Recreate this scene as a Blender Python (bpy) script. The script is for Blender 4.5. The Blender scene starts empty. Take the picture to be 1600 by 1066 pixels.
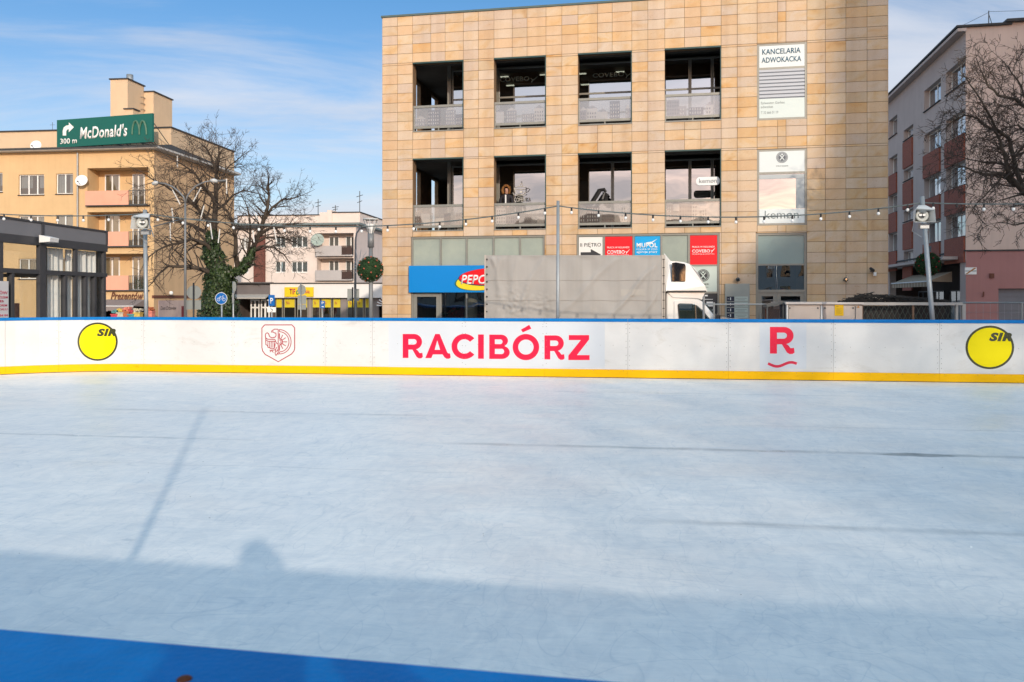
import bpy, bmesh, math, random
from mathutils import Vector, Matrix, noise
R = math.radians
SC = bpy.context.scene
COL = SC.collection
# ---------------------------------------------------------------- camera
F = 1300.0; CX = 800.0; HY = 465.0; CH = 1.63      # focal (px at 1600 wide), principal x, horizon y, eye height over the ice
cd = bpy.data.cameras.new('camera'); cam = bpy.data.objects.new('camera', cd); COL.objects.link(cam)
cam.location = (0, 0, CH); cam.rotation_euler = (R(90), 0, 0)
cd.sensor_width = 36; cd.lens = 36*F/1600; cd.shift_y = (HY-533)/1600
cd.clip_start = 0.05; cd.clip_end = 3000
cd.dof.use_dof = True; cd.dof.focus_distance = 22; cd.dof.aperture_fstop = 9
SC.camera = cam
# ---------------------------------------------------------------- sun and sky
SUN_EL = math.atan(0.287); SUN_AZ = math.atan2(0.304, -1)       # towards the sun: (0.304, -1)
w = bpy.data.worlds.new('World'); SC.world = w; w.use_nodes = True
nt = w.node_tree; nt.nodes.clear(); L = nt.links.new
def N(t, **k):
    n = nt.nodes.new(t)
    for a, b in k.items(): setattr(n, a, b)
    return n
sky = N('ShaderNodeTexSky', sky_type='NISHITA', sun_disc=False, sun_elevation=SUN_EL, sun_rotation=math.atan2(0.304, -1))
sky.air_density = 1.3; sky.dust_density = 0.3; sky.ozone_density = 2.5; sky.altitude = 200
tc = N('ShaderNodeTexCoord'); sep = N('ShaderNodeSeparateXYZ'); L(tc.outputs['Generated'], sep.inputs[0])
def M(op, a, b=None, c=None):
    n = N('ShaderNodeMath', operation=op)
    for i, x in enumerate((a, b, c)):
        if x is None: continue
        if isinstance(x, (int, float)): n.inputs[i].default_value = x
        else: L(x, n.inputs[i])
    return n.outputs[0]
zc = M('ADD', M('MAXIMUM', sep.outputs[2], 0.0), 0.13)
px_ = M('DIVIDE', sep.outputs[0], zc); py_ = M('DIVIDE', sep.outputs[1], zc)
comb = N('ShaderNodeCombineXYZ'); L(px_, comb.inputs[0]); L(py_, comb.inputs[1]); comb.inputs[2].default_value = 3.7
mp = N('ShaderNodeMapping'); mp.inputs['Rotation'].default_value = (0, 0, R(-24)); mp.inputs['Scale'].default_value = (0.42, 0.95, 1); mp.inputs['Location'].default_value = (8.6, 2.0, 0)
L(comb.outputs[0], mp.inputs[0])
n1 = N('ShaderNodeTexNoise'); n1.inputs['Scale'].default_value = 1.3; n1.inputs['Detail'].default_value = 10; n1.inputs['Roughness'].default_value = 0.60; n1.inputs['Distortion'].default_value = 0.5
L(mp.outputs[0], n1.inputs['Vector'])
# cloud cover grows towards the right (+x) and overhead near the street axis
az = M('DIVIDE', sep.outputs[0], M('MAXIMUM', sep.outputs[1], 0.15))
cover = M('MULTIPLY', M('SUBTRACT', az, -0.12), 0.50)
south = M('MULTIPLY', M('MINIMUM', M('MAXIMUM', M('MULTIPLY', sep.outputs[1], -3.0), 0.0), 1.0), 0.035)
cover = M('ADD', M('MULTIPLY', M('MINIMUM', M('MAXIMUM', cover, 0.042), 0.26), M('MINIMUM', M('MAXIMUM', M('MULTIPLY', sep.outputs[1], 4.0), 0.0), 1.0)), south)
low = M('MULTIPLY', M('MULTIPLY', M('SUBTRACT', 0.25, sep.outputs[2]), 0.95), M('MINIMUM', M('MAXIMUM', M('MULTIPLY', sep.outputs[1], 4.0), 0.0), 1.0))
nn = M('ADD', M('ADD', n1.outputs['Fac'], cover), low)
rmp = N('ShaderNodeValToRGB'); rmp.color_ramp.elements[0].position = 0.45; rmp.color_ramp.elements[1].position = 0.74
rmp.color_ramp.interpolation = 'EASE'
L(nn, rmp.inputs[0])
fac = M('MULTIPLY', rmp.outputs[0], 0.82)
sc_ = N('ShaderNodeMix', data_type='RGBA', blend_type='MULTIPLY'); sc_.inputs['Factor'].default_value = 1.0
tint = N('ShaderNodeValToRGB'); te = tint.color_ramp.elements        # hazy bright side round the sun, deeper blue opposite it
te[0].position = 0.25; te[0].color = (0.95, 0.87, 0.77, 1); te[1].position = 0.75; te[1].color = (0.185, 0.315, 0.42, 1)
L(M('MULTIPLY_ADD', sep.outputs[1], 0.5, 0.5), tint.inputs[0])
sc2 = N('ShaderNodeMix', data_type='RGBA', blend_type='MULTIPLY'); sc2.inputs['Factor'].default_value = 1.0
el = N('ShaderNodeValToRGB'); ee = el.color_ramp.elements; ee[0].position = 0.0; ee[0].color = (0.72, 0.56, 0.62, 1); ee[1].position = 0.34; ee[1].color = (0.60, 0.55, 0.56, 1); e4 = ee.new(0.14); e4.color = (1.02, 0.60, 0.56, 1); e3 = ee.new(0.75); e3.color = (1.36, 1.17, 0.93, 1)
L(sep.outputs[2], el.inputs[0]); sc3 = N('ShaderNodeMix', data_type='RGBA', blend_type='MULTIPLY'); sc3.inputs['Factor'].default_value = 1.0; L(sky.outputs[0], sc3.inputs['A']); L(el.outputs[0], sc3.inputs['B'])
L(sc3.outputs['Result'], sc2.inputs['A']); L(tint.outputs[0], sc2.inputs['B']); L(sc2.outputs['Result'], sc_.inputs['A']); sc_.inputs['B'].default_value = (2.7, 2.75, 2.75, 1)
n2 = N('ShaderNodeTexNoise'); n2.inputs['Scale'].default_value = 2.1; n2.inputs['Detail'].default_value = 5
L(mp.outputs[0], n2.inputs['Vector'])
cl = N('ShaderNodeMix', data_type='RGBA'); L(n2.outputs['Fac'], cl.inputs['Factor'])
cl.inputs['A'].default_value = (2.6, 2.75, 3.15, 1); cl.inputs['B'].default_value = (4.0, 4.1, 4.4, 1)
mx = N('ShaderNodeMix', data_type='RGBA'); L(fac, mx.inputs['Factor']); L(sc_.outputs['Result'], mx.inputs['A']); L(cl.outputs['Result'], mx.inputs['B'])
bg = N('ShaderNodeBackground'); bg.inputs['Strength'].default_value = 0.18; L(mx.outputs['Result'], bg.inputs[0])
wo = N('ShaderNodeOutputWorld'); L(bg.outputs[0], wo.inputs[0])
sd = bpy.data.lights.new('sun', 'SUN'); sd.energy = 2.55; sd.angle = R(0.7); sd.color = (1.0, 0.86, 0.70)
so = bpy.data.objects.new('sun', sd); COL.objects.link(so)
so.rotation_euler = Vector((-0.304, 1, -0.30)).to_track_quat('-Z', 'Y').to_euler(); so.location = (10, -30, 30)
SC.view_settings.view_transform = 'Standard'; SC.view_settings.look = 'None'; SC.view_settings.exposure = 0.31; SC.view_settings.gamma = 1.0
SC.render.engine = 'CYCLES'
try:
    SC.cycles.use_denoising = True; SC.cycles.max_bounces = 8; SC.cycles.transparent_max_bounces = 12
except Exception: pass
GZ = -0.42                                          # street level under the raised rink
# ---------------------------------------------------------------- materials
def newmat(name):
    m = bpy.data.materials.new(name); m.use_nodes = True; t = m.node_tree
    for n in list(t.nodes): t.nodes.remove(n)
    return m, t
def nd(t, ty, **k):
    n = t.nodes.new(ty)
    for a, b in k.items():
        if a.startswith('i_'): n.inputs[a[2:].replace('_', ' ')].default_value = b
        else: setattr(n, a, b)
    return n
def c4(c, k=1.0): return (max(0, min(1, c[0]*k)), max(0, min(1, c[1]*k)), max(0, min(1, c[2]*k)), 1)
MC = {}
def pm(name, col, rough=0.7, var=0.12, scale=2.0, metal=0.0, bump=0.0, bscale=40.0, spec=0.4, streak=0.0, col2=None, emit=0.0, coat=0.0, sx=1.0, sz=1.0):
    """noise-mottled principled paint / plaster / metal"""
    if name in MC: return MC[name]
    m, t = newmat(name); l = t.links.new
    o = nd(t, 'ShaderNodeOutputMaterial'); p = nd(t, 'ShaderNodeBsdfPrincipled')
    l(p.outputs[0], o.inputs[0])
    tc = nd(t, 'ShaderNodeTexCoord'); mp = nd(t, 'ShaderNodeMapping'); mp.inputs['Scale'].default_value = (sx, 1, sz)
    l(tc.outputs['Object'], mp.inputs[0])
    n = nd(t, 'ShaderNodeTexNoise', i_Scale=scale, i_Detail=6.0, i_Roughness=0.62); l(mp.outputs[0], n.inputs['Vector'])
    r = nd(t, 'ShaderNodeValToRGB'); e = r.color_ramp.elements
    e[0].position = 0.3; e[1].position = 0.72
    e[0].color = c4(col, 1-var); e[1].color = c4(col2, 1) if col2 else c4(col, 1+var)
    l(n.outputs['Fac'], r.inputs[0]); src = r.outputs[0]
    if streak:
        m2 = nd(t, 'ShaderNodeMapping'); m2.inputs['Scale'].default_value = (3.0, 3.0, 0.12); l(tc.outputs['Object'], m2.inputs[0])
        n3 = nd(t, 'ShaderNodeTexNoise', i_Scale=1.6, i_Detail=4.0); l(m2.outputs[0], n3.inputs['Vector'])
        r3 = nd(t, 'ShaderNodeValToRGB'); r3.color_ramp.elements[0].position = 0.45; r3.color_ramp.elements[1].position = 0.75
        r3.color_ramp.elements[0].color = (1, 1, 1, 1); r3.color_ramp.elements[1].color = (1-streak, 1-streak, 1-streak*1.1, 1)
        l(n3.outputs['Fac'], r3.inputs[0])
        mm = nd(t, 'ShaderNodeMix', data_type='RGBA', blend_type='MULTIPLY'); mm.inputs['Factor'].default_value = 1
        l(src, mm.inputs['A']); l(r3.outputs[0], mm.inputs['B']); src = mm.outputs['Result']
    l(src, p.inputs['Base Color'])
    p.inputs['Roughness'].default_value = rough; p.inputs['Metallic'].default_value = metal
    p.inputs['Specular IOR Level'].default_value = spec
    if coat: p.inputs['Coat Weight'].default_value = coat; p.inputs['Coat Roughness'].default_value = 0.08
    if emit:
        l(src, p.inputs['Emission Color']); p.inputs['Emission Strength'].default_value = emit
    if bump:
        b = nd(t, 'ShaderNodeBump', i_Strength=bump, i_Distance=0.02); nb = nd(t, 'ShaderNodeTexNoise', i_Scale=bscale, i_Detail=4.0)
        l(tc.outputs['Object'], nb.inputs['Vector']); l(nb.outputs['Fac'], b.inputs['Height']); l(b.outputs[0], p.inputs['Normal'])
    MC[name] = m; return m
def glass(name, tint=(0.35, 0.4, 0.42), refl=0.3, rough=0.01, trans=0.7, dark=(0.02, 0.025, 0.03), wob=0.02):
    """window pane: part mirror, part see-through, part dark body, with slightly uneven float glass"""
    if name in MC: return MC[name]
    m, t = newmat(name); l = t.links.new
    o = nd(t, 'ShaderNodeOutputMaterial')
    tr = nd(t, 'ShaderNodeBsdfTransparent'); tr.inputs[0].default_value = (*tint, 1)
    g = nd(t, 'ShaderNodeBsdfGlossy'); g.inputs['Roughness'].default_value = rough; g.inputs[0].default_value = (0.92, 0.96, 1, 1)
    d = nd(t, 'ShaderNodeBsdfDiffuse'); d.inputs[0].default_value = (*dark, 1)
    a = nd(t, 'ShaderNodeMixShader'); a.inputs[0].default_value = trans; l(d.outputs[0], a.inputs[1]); l(tr.outputs[0], a.inputs[2])
    b = nd(t, 'ShaderNodeMixShader'); l(a.outputs[0], b.inputs[1]); l(g.outputs[0], b.inputs[2])
    fr = nd(t, 'ShaderNodeLayerWeight', i_Blend=0.5); pw = nd(t, 'ShaderNodeMath', operation='POWER'); pw.inputs[1].default_value = 5.0; l(fr.outputs['Facing'], pw.inputs[0])
    mt = nd(t, 'ShaderNodeMath', operation='MULTIPLY_ADD', use_clamp=True); mt.inputs[1].default_value = 0.9; mt.inputs[2].default_value = refl+0.04
    l(pw.outputs[0], mt.inputs[0]); l(mt.outputs[0], b.inputs[0]); l(b.outputs[0], o.inputs[0])
    tc = nd(t, 'ShaderNodeTexCoord'); nb = nd(t, 'ShaderNodeTexNoise', i_Scale=0.9, i_Detail=1.0); bm = nd(t, 'ShaderNodeBump', i_Strength=wob, i_Distance=0.3)
    l(tc.outputs['Object'], nb.inputs['Vector']); l(nb.outputs['Fac'], bm.inputs['Height']); l(bm.outputs[0], g.inputs['Normal'])
    MC[name] = m; return m
# ---------------------------------------------------------------- object helpers
def link(o): COL.objects.link(o); return o
def tag(o, label=None, cat=None, group=None, kind=None):
    if label: o['label'] = label
    if cat: o['category'] = cat
    if group: o['group'] = group
    if kind: o['kind'] = kind
    return o
def thing(name, label, cat, loc=(0, 0, 0), rz=0, group=None):
    o = link(bpy.data.objects.new(name, None)); o.location = loc; o.rotation_euler = (0, 0, rz); o.empty_display_size = 0.3
    return tag(o, label, cat, group)
class MB:
    def __init__(s): s.v = []; s.f = []; s.m = []; s.cur = 0
    def quad(s, a, b, c, d):
        i = len(s.v); s.v += [a, b, c, d]; s.f.append((i, i+1, i+2, i+3)); s.m.append(s.cur)
    def poly(s, pts):
        i = len(s.v); s.v += list(pts); s.f.append(tuple(range(i, i+len(pts)))); s.m.append(s.cur)
    def box(s, x0, x1, y0, y1, z0, z1, T=None):
        P = [(x0,y0,z0),(x1,y0,z0),(x1,y1,z0),(x0,y1,z0),(x0,y0,z1),(x1,y0,z1),(x1,y1,z1),(x0,y1,z1)]
        if T: P = [T(*p) for p in P]
        i = len(s.v); s.v += P
        for q in ((0,3,2,1),(4,5,6,7),(0,1,5,4),(1,2,6,5),(2,3,7,6),(3,0,4,7)):
            s.f.append(tuple(i+k for k in q)); s.m.append(s.cur)
        return s
    def prism(s, prof, a0, a1, axis='y'):
        """closed profile [(u,v)] extruded along axis"""
        n = len(prof); i = len(s.v)
        for a in (a0, a1):
            for u, v in prof:
                s.v.append((u, a, v) if axis == 'y' else (a, u, v) if axis == 'x' else (u, v, a))
        s.f.append(tuple(range(i, i+n))[::-1]); s.f.append(tuple(range(i+n, i+2*n))); s.m += [s.cur]*2
        for k in range(n):
            j = (k+1) % n; s.f.append((i+k, i+j, i+n+j, i+n+k)); s.m.append(s.cur)
        return s
    def tube(s, pts, r, n=8, caps=True):
        pts = [Vector(p) for p in pts]; rr = r if isinstance(r, (list, tuple)) else [r]*len(pts)
        i0 = len(s.v); up = None
        for k, p in enumerate(pts):
            if k == 0: d = pts[1]-p
            elif k == len(pts)-1: d = p-pts[k-1]
            else: d = pts[k+1]-pts[k-1]
            if d.length < 1e-9: d = Vector((0, 0, 1))
            d.normalize()
            if up is None:
                up = d.cross(Vector((0.3, 0.2, 1)) if abs(d.z) < 0.95 else Vector((1, 0, 0))).normalized()
            a = (up - d*up.dot(d))
            a = a.normalized() if a.length > 1e-6 else d.orthogonal().normalized()
            b = d.cross(a); up = a
            for q in range(n):
                t = 2*math.pi*q/n; s.v.append(tuple(p + (a*math.cos(t)+b*math.sin(t))*rr[k]))
        for k in range(len(pts)-1):
            for q in range(n):
                a = i0+k*n+q; b = i0+k*n+(q+1) % n; s.f.append((a, b, b+n, a+n)); s.m.append(s.cur)
        if caps and n > 3:
            s.f.append(tuple(i0+q for q in range(n))[::-1]); e = i0+(len(pts)-1)*n; s.f.append(tuple(e+q for q in range(n))); s.m += [s.cur]*2
        return s
    def lathe(s, prof, c=(0, 0, 0), n=20, ax='z'):
        i0 = len(s.v)
        for (r, z) in prof:
            for q in range(n):
                t = 2*math.pi*q/n; x, y = r*math.cos(t), r*math.sin(t)
                s.v.append((c[0]+x, c[1]+y, c[2]+z) if ax == 'z' else (c[0]+x, c[1]+z, c[2]+y) if ax == 'y' else (c[0]+z, c[1]+x, c[2]+y))
        for k in range(len(prof)-1):
            for q in range(n):
                a = i0+k*n+q; b = i0+k*n+(q+1) % n; s.f.append((a, b, b+n, a+n)); s.m.append(s.cur)
        return s
    def ball(s, c, r, n=12, sq=1.0):
        h = n//2
        s.lathe([(max(1e-4, r*math.sin(math.pi*k/h)), -r*sq*math.cos(math.pi*k/h)) for k in range(h+1)], c, n)
        return s
    def disc(s, c, r, n=24, ry=None):
        """flat disc facing -y"""
        ry = ry or r
        s.poly([(c[0]+r*math.cos(2*math.pi*q/n), c[1], c[2]+ry*math.sin(2*math.pi*q/n)) for q in range(n)]); return s
    def build(s, name, mats, parent=None, smooth=False, kind=None, label=None, bevel=0):
        me = bpy.data.meshes.new(name); me.from_pydata([tuple(v) for v in s.v], [], s.f)
        if not isinstance(mats, (list, tuple)): mats = [mats]
        for m in mats: me.materials.append(m)
        if len(mats) > 1: me.polygons.foreach_set('material_index', s.m)
        if smooth: me.polygons.foreach_set('use_smooth', [True]*len(me.polygons))
        me.update()
        o = link(bpy.data.objects.new(name, me))
        if parent: o.parent = parent
        if kind: o['kind'] = kind
        if label: o['label'] = label
        if bevel:
            b = o.modifiers.new('bevel', 'BEVEL'); b.width = bevel; b.segments = 2; b.limit_method = 'ANGLE'
        return o
def at(px, py, Y): return Vector(((px-CX)/F*Y, Y, CH+(HY-py)/F*Y))
class Fr:
    """a building's own frame: local x along its front, local y into it"""
    def __init__(s, x, y, rz, z=0.0):
        s.o = Vector((x, y)); s.rz = rz; s.c, s.s = math.cos(rz), math.sin(rz); s.z0 = z
    def loc(s, X, Y):
        dx, dy = X-s.o.x, Y-s.o.y; return (s.c*dx+s.s*dy, -s.s*dx+s.c*dy)
    def ray(s, px):
        cx, cy = s.loc(0, 0); rx = (px-CX)/F; return cx, cy, s.c*rx+s.s, -s.s*rx+s.c
    def u(s, px, d=0.0):
        cx, cy, lx, ly = s.ray(px); t = (d-cy)/ly; return cx+lx*t
    def z(s, px, py, d=0.0):
        cx, cy, lx, ly = s.ray(px); t = (d-cy)/ly; return CH+(HY-py)/F*t-s.z0
    def p(s, px, py, d=0.0): return s.u(px, d), s.z(px, py, d)
    def v(s, px, x=0.0):
        cx, cy, lx, ly = s.ray(px); t = (x-cx)/lx; return cy+ly*t
    def vz(s, px, py, x=0.0):
        cx, cy, lx, ly = s.ray(px); t = (x-cx)/lx; return CH+(HY-py)/F*t-s.z0
    def world(s, x, y, z=0): return Vector((s.o.x+s.c*x-s.s*y, s.o.y+s.s*x+s.c*y, z+s.z0))
    def thing(s, name, label, cat, group=None): return thing(name, label, cat, (s.o.x, s.o.y, s.z0), s.rz, group)
def at_thing(fr, name, label, cat, x, y, z=0.0, group=None):
    """a separate thing whose own origin sits at local (x,y,z) of frame fr, turned with it"""
    return thing(name, label, cat, fr.world(x, y, z), fr.rz, group)
def wall(mb, T, us, vs, holes, depth, back=False):
    """flat wall in (u,v) with rectangular holes and reveals; T(u,v,w) -> xyz, w into the wall"""
    U = sorted(set([us[0], us[1]]+[h[0] for h in holes]+[h[1] for h in holes])); V = sorted(set([vs[0], vs[1]]+[h[2] for h in holes]+[h[3] for h in holes]))
    U = [x for x in U if us[0]-1e-6 <= x <= us[1]+1e-6]; V = [x for x in V if vs[0]-1e-6 <= x <= vs[1]+1e-6]
    for a, b in zip(U, U[1:]):
        for c, d in zip(V, V[1:]):
            mu, mv = (a+b)/2, (c+d)/2
            if any(h[0] < mu < h[1] and h[2] < mv < h[3] for h in holes): continue
            mb.quad(T(a, c, 0), T(b, c, 0), T(b, d, 0), T(a, d, 0))
            if back: mb.quad(T(a, c, depth), T(b, c, depth), T(b, d, depth), T(a, d, depth))
    for a, b, c, d in holes:
        mb.quad(T(a, c, 0), T(a, c, depth), T(a, d, depth), T(a, d, 0)); mb.quad(T(b, c, 0), T(b, c, depth), T(b, d, depth), T(b, d, 0))
        mb.quad(T(a, c, 0), T(b, c, 0), T(b, c, depth), T(a, c, depth)); mb.quad(T(a, d, 0), T(b, d, 0), T(b, d, depth), T(a, d, depth))
    return mb
FRONT = lambda y0: (lambda u, v, w: (u, y0+w, v))
LEFTF = lambda x0: (lambda u, v, w: (x0+w, u, v))
def window(parent, x, y, z, wd, ht, mull=(0.5,), trans=(), fm=None, gm=None, curtain=True, fw=0.07, rz=0.0, name='window', cm=None, t=0.06):
    """framed window, its outer face towards local -y; frame mesh, pane and curtain as its children"""
    fm = fm or M_['white_frame']; gm = gm or M_['pane']
    mb = MB(); mb.box(0, fw, 0, t, 0, ht); mb.box(wd-fw, wd, 0, t, 0, ht); mb.box(fw, wd-fw, 0.001, t, 0, fw); mb.box(fw, wd-fw, 0.001, t, ht-fw, ht)
    for q in mull: mb.box(q*wd-fw*0.7, q*wd+fw*0.7, 0.003, t-0.003, fw, ht-fw)
    for q in trans: mb.box(fw, wd-fw, 0.006, t-0.006, q*ht-fw*0.6, q*ht+fw*0.6)
    o = mb.build(name, fm, parent); o.location = (x, y, z); o.rotation_euler = (0, 0, rz)
    g = MB(); g.quad((fw, t*0.5, fw), (wd-fw, t*0.5, fw), (wd-fw, t*0.5, ht-fw), (fw, t*0.5, ht-fw)); g.build('pane', gm, o)
    if curtain:
        c = MB(); n = max(8, int(wd/0.06)); rnd = random.Random(int(x*97+z*31))
        ph = rnd.random()*6; gap = rnd.uniform(0.42, 0.6); open_ = rnd.random() < 0.45; top = ht-0.02; bot = 0.02 if rnd.random() < 0.7 else ht*0.35
        for k in range(n):
            a, b = k/n, (k+1)/n
            if open_ and abs((a+b)/2-gap) < 0.14: continue
            ya = 0.16+0.03*math.sin(k*1.9+ph); yb = 0.16+0.03*math.sin((k+1)*1.9+ph)
            c.quad((a*wd, ya, bot), (b*wd, yb, bot), (b*wd, yb, top), (a*wd, ya, top))
        c.build('curtain', cm or M_['net_curtain'], o)
    return o
def fit(mb_obj, x0, x1, z0, z1, y): pass
def lettering(parent, s, x0, x1, z0, z1, y, mat, bold=0.0, shear=0.0, name='lettering', T=None, th=0.003):
    """text mesh fitted into the box x0..x1, z0..z1 of the parent's front plane"""
    c = bpy.data.curves.new('t', 'FONT'); c.body = s; c.offset = min(bold, 0.1)*0.7; c.space_character = 1.0+c.offset*2.2; c.shear = shear; c.resolution_u = 3
    o = bpy.data.objects.new('t', c); COL.objects.link(o); bpy.context.view_layer.update()
    me = bpy.data.meshes.new_from_object(o.evaluated_get(bpy.context.evaluated_depsgraph_get()))
    bpy.data.objects.remove(o)
    xs = [v.co.x for v in me.vertices]; ys = [v.co.y for v in me.vertices]
    if not xs: return None
    ax, bx, ay, by = min(xs), max(xs), min(ys), max(ys)
    for v in me.vertices:
        x = x0+(v.co.x-ax)/(bx-ax)*(x1-x0); z = z0+(v.co.y-ay)/(by-ay)*(z1-z0)
        v.co = T(x, z, y) if T else (x, y, z)
    me.materials.clear(); me.materials.append(mat); me.name = name
    o = link(bpy.data.objects.new(name, me)); o.parent = parent
    if th:
        so = o.modifiers.new('thick', 'SOLIDIFY'); so.thickness = th; so.offset = 0
    return o
def shape(parent, loops, mat, y, name, T=None, conv=None):
    """filled flat shape from outer loops and holes given in (x,z)"""
    c = bpy.data.curves.new('s', 'CURVE'); c.dimensions = '2D'; c.fill_mode = 'BOTH'
    for lp in loops:
        sp = c.splines.new('POLY'); sp.points.add(len(lp)-1); sp.use_cyclic_u = True
        for k, (a, b) in enumerate(lp): sp.points[k].co = (a, b, 0, 1)
    o = bpy.data.objects.new('s', c); COL.objects.link(o); bpy.context.view_layer.update()
    me = bpy.data.meshes.new_from_object(o.evaluated_get(bpy.context.evaluated_depsgraph_get()))
    bpy.data.objects.remove(o)
    for v in me.vertices:
        a, b = v.co.x, v.co.y
        if conv: a, b = conv(a, b)
        v.co = T(a, b, y) if T else (a, y, b)
    me.materials.clear(); me.materials.append(mat); me.name = name
    o = link(bpy.data.objects.new(name, me)); o.parent = parent; return o
def arc(cx, cy, rx, a0, a1, n=14, ry=None):
    ry = ry or rx
    return [(cx+rx*math.cos(R(a0+(a1-a0)*k/n)), cy+ry*math.sin(R(a0+(a1-a0)*k/n))) for k in range(n+1)]
M_ = {}
M_['white_frame'] = pm('white_frame', (0.78, 0.78, 0.76), 0.4, 0.04)
M_['pane'] = glass('pane', (0.55, 0.6, 0.62), 0.10, 0.01, 0.75)
M_['dark_pane'] = glass('dark_pane', (0.2, 0.22, 0.24), 0.12, 0.01, 0.4, wob=0.03)
M_['office_pane'] = glass('office_pane', (0.30, 0.36, 0.38), 0.36, 0.004, 0.8, wob=0.012)
M_['rail_glass'] = glass('rail_glass', (0.62, 0.62, 0.60), 0.14, 0.012, 0.50, (0.26, 0.24, 0.21), wob=0.03)
M_['shop_pane'] = glass('shop_pane', (0.5, 0.52, 0.5), 0.10, 0.01, 0.9)
M_['net_curtain'] = pm('net_curtain', (0.62, 0.61, 0.58), 0.9, 0.08, 6)
M_['room'] = pm('room_dark', (0.045, 0.04, 0.038), 0.9, 0.3, 1)
M_['steel'] = pm('galvanised_steel', (0.33, 0.35, 0.36), 0.45, 0.12, 9, metal=0.6)
M_['dark_steel'] = pm('dark_steel', (0.09, 0.10, 0.105), 0.5, 0.15, 9, metal=0.3)
M_['alu'] = pm('taupe_aluminium', (0.26, 0.255, 0.225), 0.4, 0.06, 5, metal=0.25)
M_['black'] = pm('black_paint', (0.018, 0.018, 0.02), 0.45, 0.2, 8)
M_['white'] = pm('white_paint', (0.78, 0.78, 0.77), 0.45, 0.04, 3)
M_['felt'] = pm('roof_felt', (0.05, 0.05, 0.052), 0.85, 0.3, 3)
# ================================================================ ground, ice, rink
g = MB(); g.quad((-900, -900, GZ), (900, -900, GZ), (900, 1200, GZ), (-900, 1200, GZ))
m, t = newmat('square_paving'); l = t.links.new
o_ = nd(t, 'ShaderNodeOutputMaterial'); p_ = nd(t, 'ShaderNodeBsdfPrincipled'); l(p_.outputs[0], o_.inputs[0])
tc_ = nd(t, 'ShaderNodeTexCoord'); br = nd(t, 'ShaderNodeTexBrick', i_Scale=2.2); l(tc_.outputs['Object'], br.inputs['Vector'])
br.inputs['Color1'].default_value = (0.19, 0.18, 0.17, 1); br.inputs['Color2'].default_value = (0.24, 0.23, 0.21, 1); br.inputs['Mortar'].default_value = (0.09, 0.09, 0.085, 1)
br.inputs['Mortar Size'].default_value = 0.012; l(br.outputs[0], p_.inputs['Base Color']); p_.inputs['Roughness'].default_value = 0.8
tag(g.build('ground', m), kind='structure')
rd = MB(); rd.box(-120, 120, 22.6, 28.0, GZ-0.2, GZ+0.004, T=lambda x, y, z: (x, y-0.19*x*0.9 if abs(x) < 999 else y, z))
# rink outline: far side, left corner, near side, right side
def corner(p0, p1, p2, r, n=14):
    a = (p0-p1).normalized(); b = (p2-p1).normalized(); ang = a.angle(b); tl = r/math.tan(ang/2)
    c = p1+(a+b).normalized()*(r/math.sin(ang/2)); s = p1+a*tl; e = p1+b*tl
    a0 = math.atan2(s.y-c.y, s.x-c.x); a1 = math.atan2(e.y-c.y, e.x-c.x); d = (a1-a0+math.pi) % (2*math.pi)-math.pi
    return [Vector((c.x+r*math.cos(a0+d*k/n), c.y+r*math.sin(a0+d*k/n))) for k in range(n+1)]
farY = lambda x: 17.15-0.14*x
nearY = lambda x: 0.94-0.19*x
C0 = [Vector((22, farY(22))), Vector((-12.1, farY(-12.1))), Vector((-12.1, nearY(-12.1))), Vector((22, nearY(22)))]
loop = []
for k in range(4): loop += corner(C0[k-1], C0[k], C0[(k+1) % 4], 3.5)
# start the path on the far side, running right -> left -> around
path = loop[:]                                       # corner 0 (right far), 1 (left far), 2 (left near), 3 (right near)
def resample(P, step):
    out = [P[0]]; 
    for a, b in zip(P, P[1:]):
        n = max(1, int((b-a).length/step))
        for k in range(1, n+1): out.append(a.lerp(b, k/n))
    return out
PT = resample(path+[path[0]], 0.12)
ARC = [0.0]
for a, b in zip(PT, PT[1:]): ARC.append(ARC[-1]+(b-a).length)
TOTAL = ARC[-1]
cen = Vector((5, 8))
def path_at(u):
    u = u % TOTAL
    lo, hi = 0, len(ARC)-1
    while hi-lo > 1:
        mid = (lo+hi)//2
        if ARC[mid] <= u: lo = mid
        else: hi = mid
    f = (u-ARC[lo])/max(1e-9, ARC[hi]-ARC[lo]); p = PT[lo].lerp(PT[hi], f); d = (PT[hi]-PT[lo]).normalized()
    n = Vector((-d.y, d.x))
    if n.dot(cen-p) < 0: n = -n
    return p, n, d
FARU = [(i, ARC[i]) for i, p in enumerate(PT) if p.y > 8 and p.x < 21 and ARC[i] < TOTAL*0.6]
def u_of_px(px):
    best = None
    for i, u in FARU:
        p = PT[i]
        if i+1 >= len(PT): continue
        q = PT[i+1]; a = CX+F*p.x/p.y; b = CX+F*q.x/q.y
        if (a-px)*(b-px) <= 0 and p.y > 10: return u+(ARC[i+1]-u)*((a-px)/(a-b) if a != b else 0)
    return None
def T_board(u, z, off):
    """off metres proud of the inner face, towards the ice"""
    p, n, d = path_at(u); q = p+n*off; return (q.x, q.y, z)
def bz(px, py):
    p, n, d = path_at(u_of_px(px)); return CH+(HY-py)/F*p.y
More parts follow.
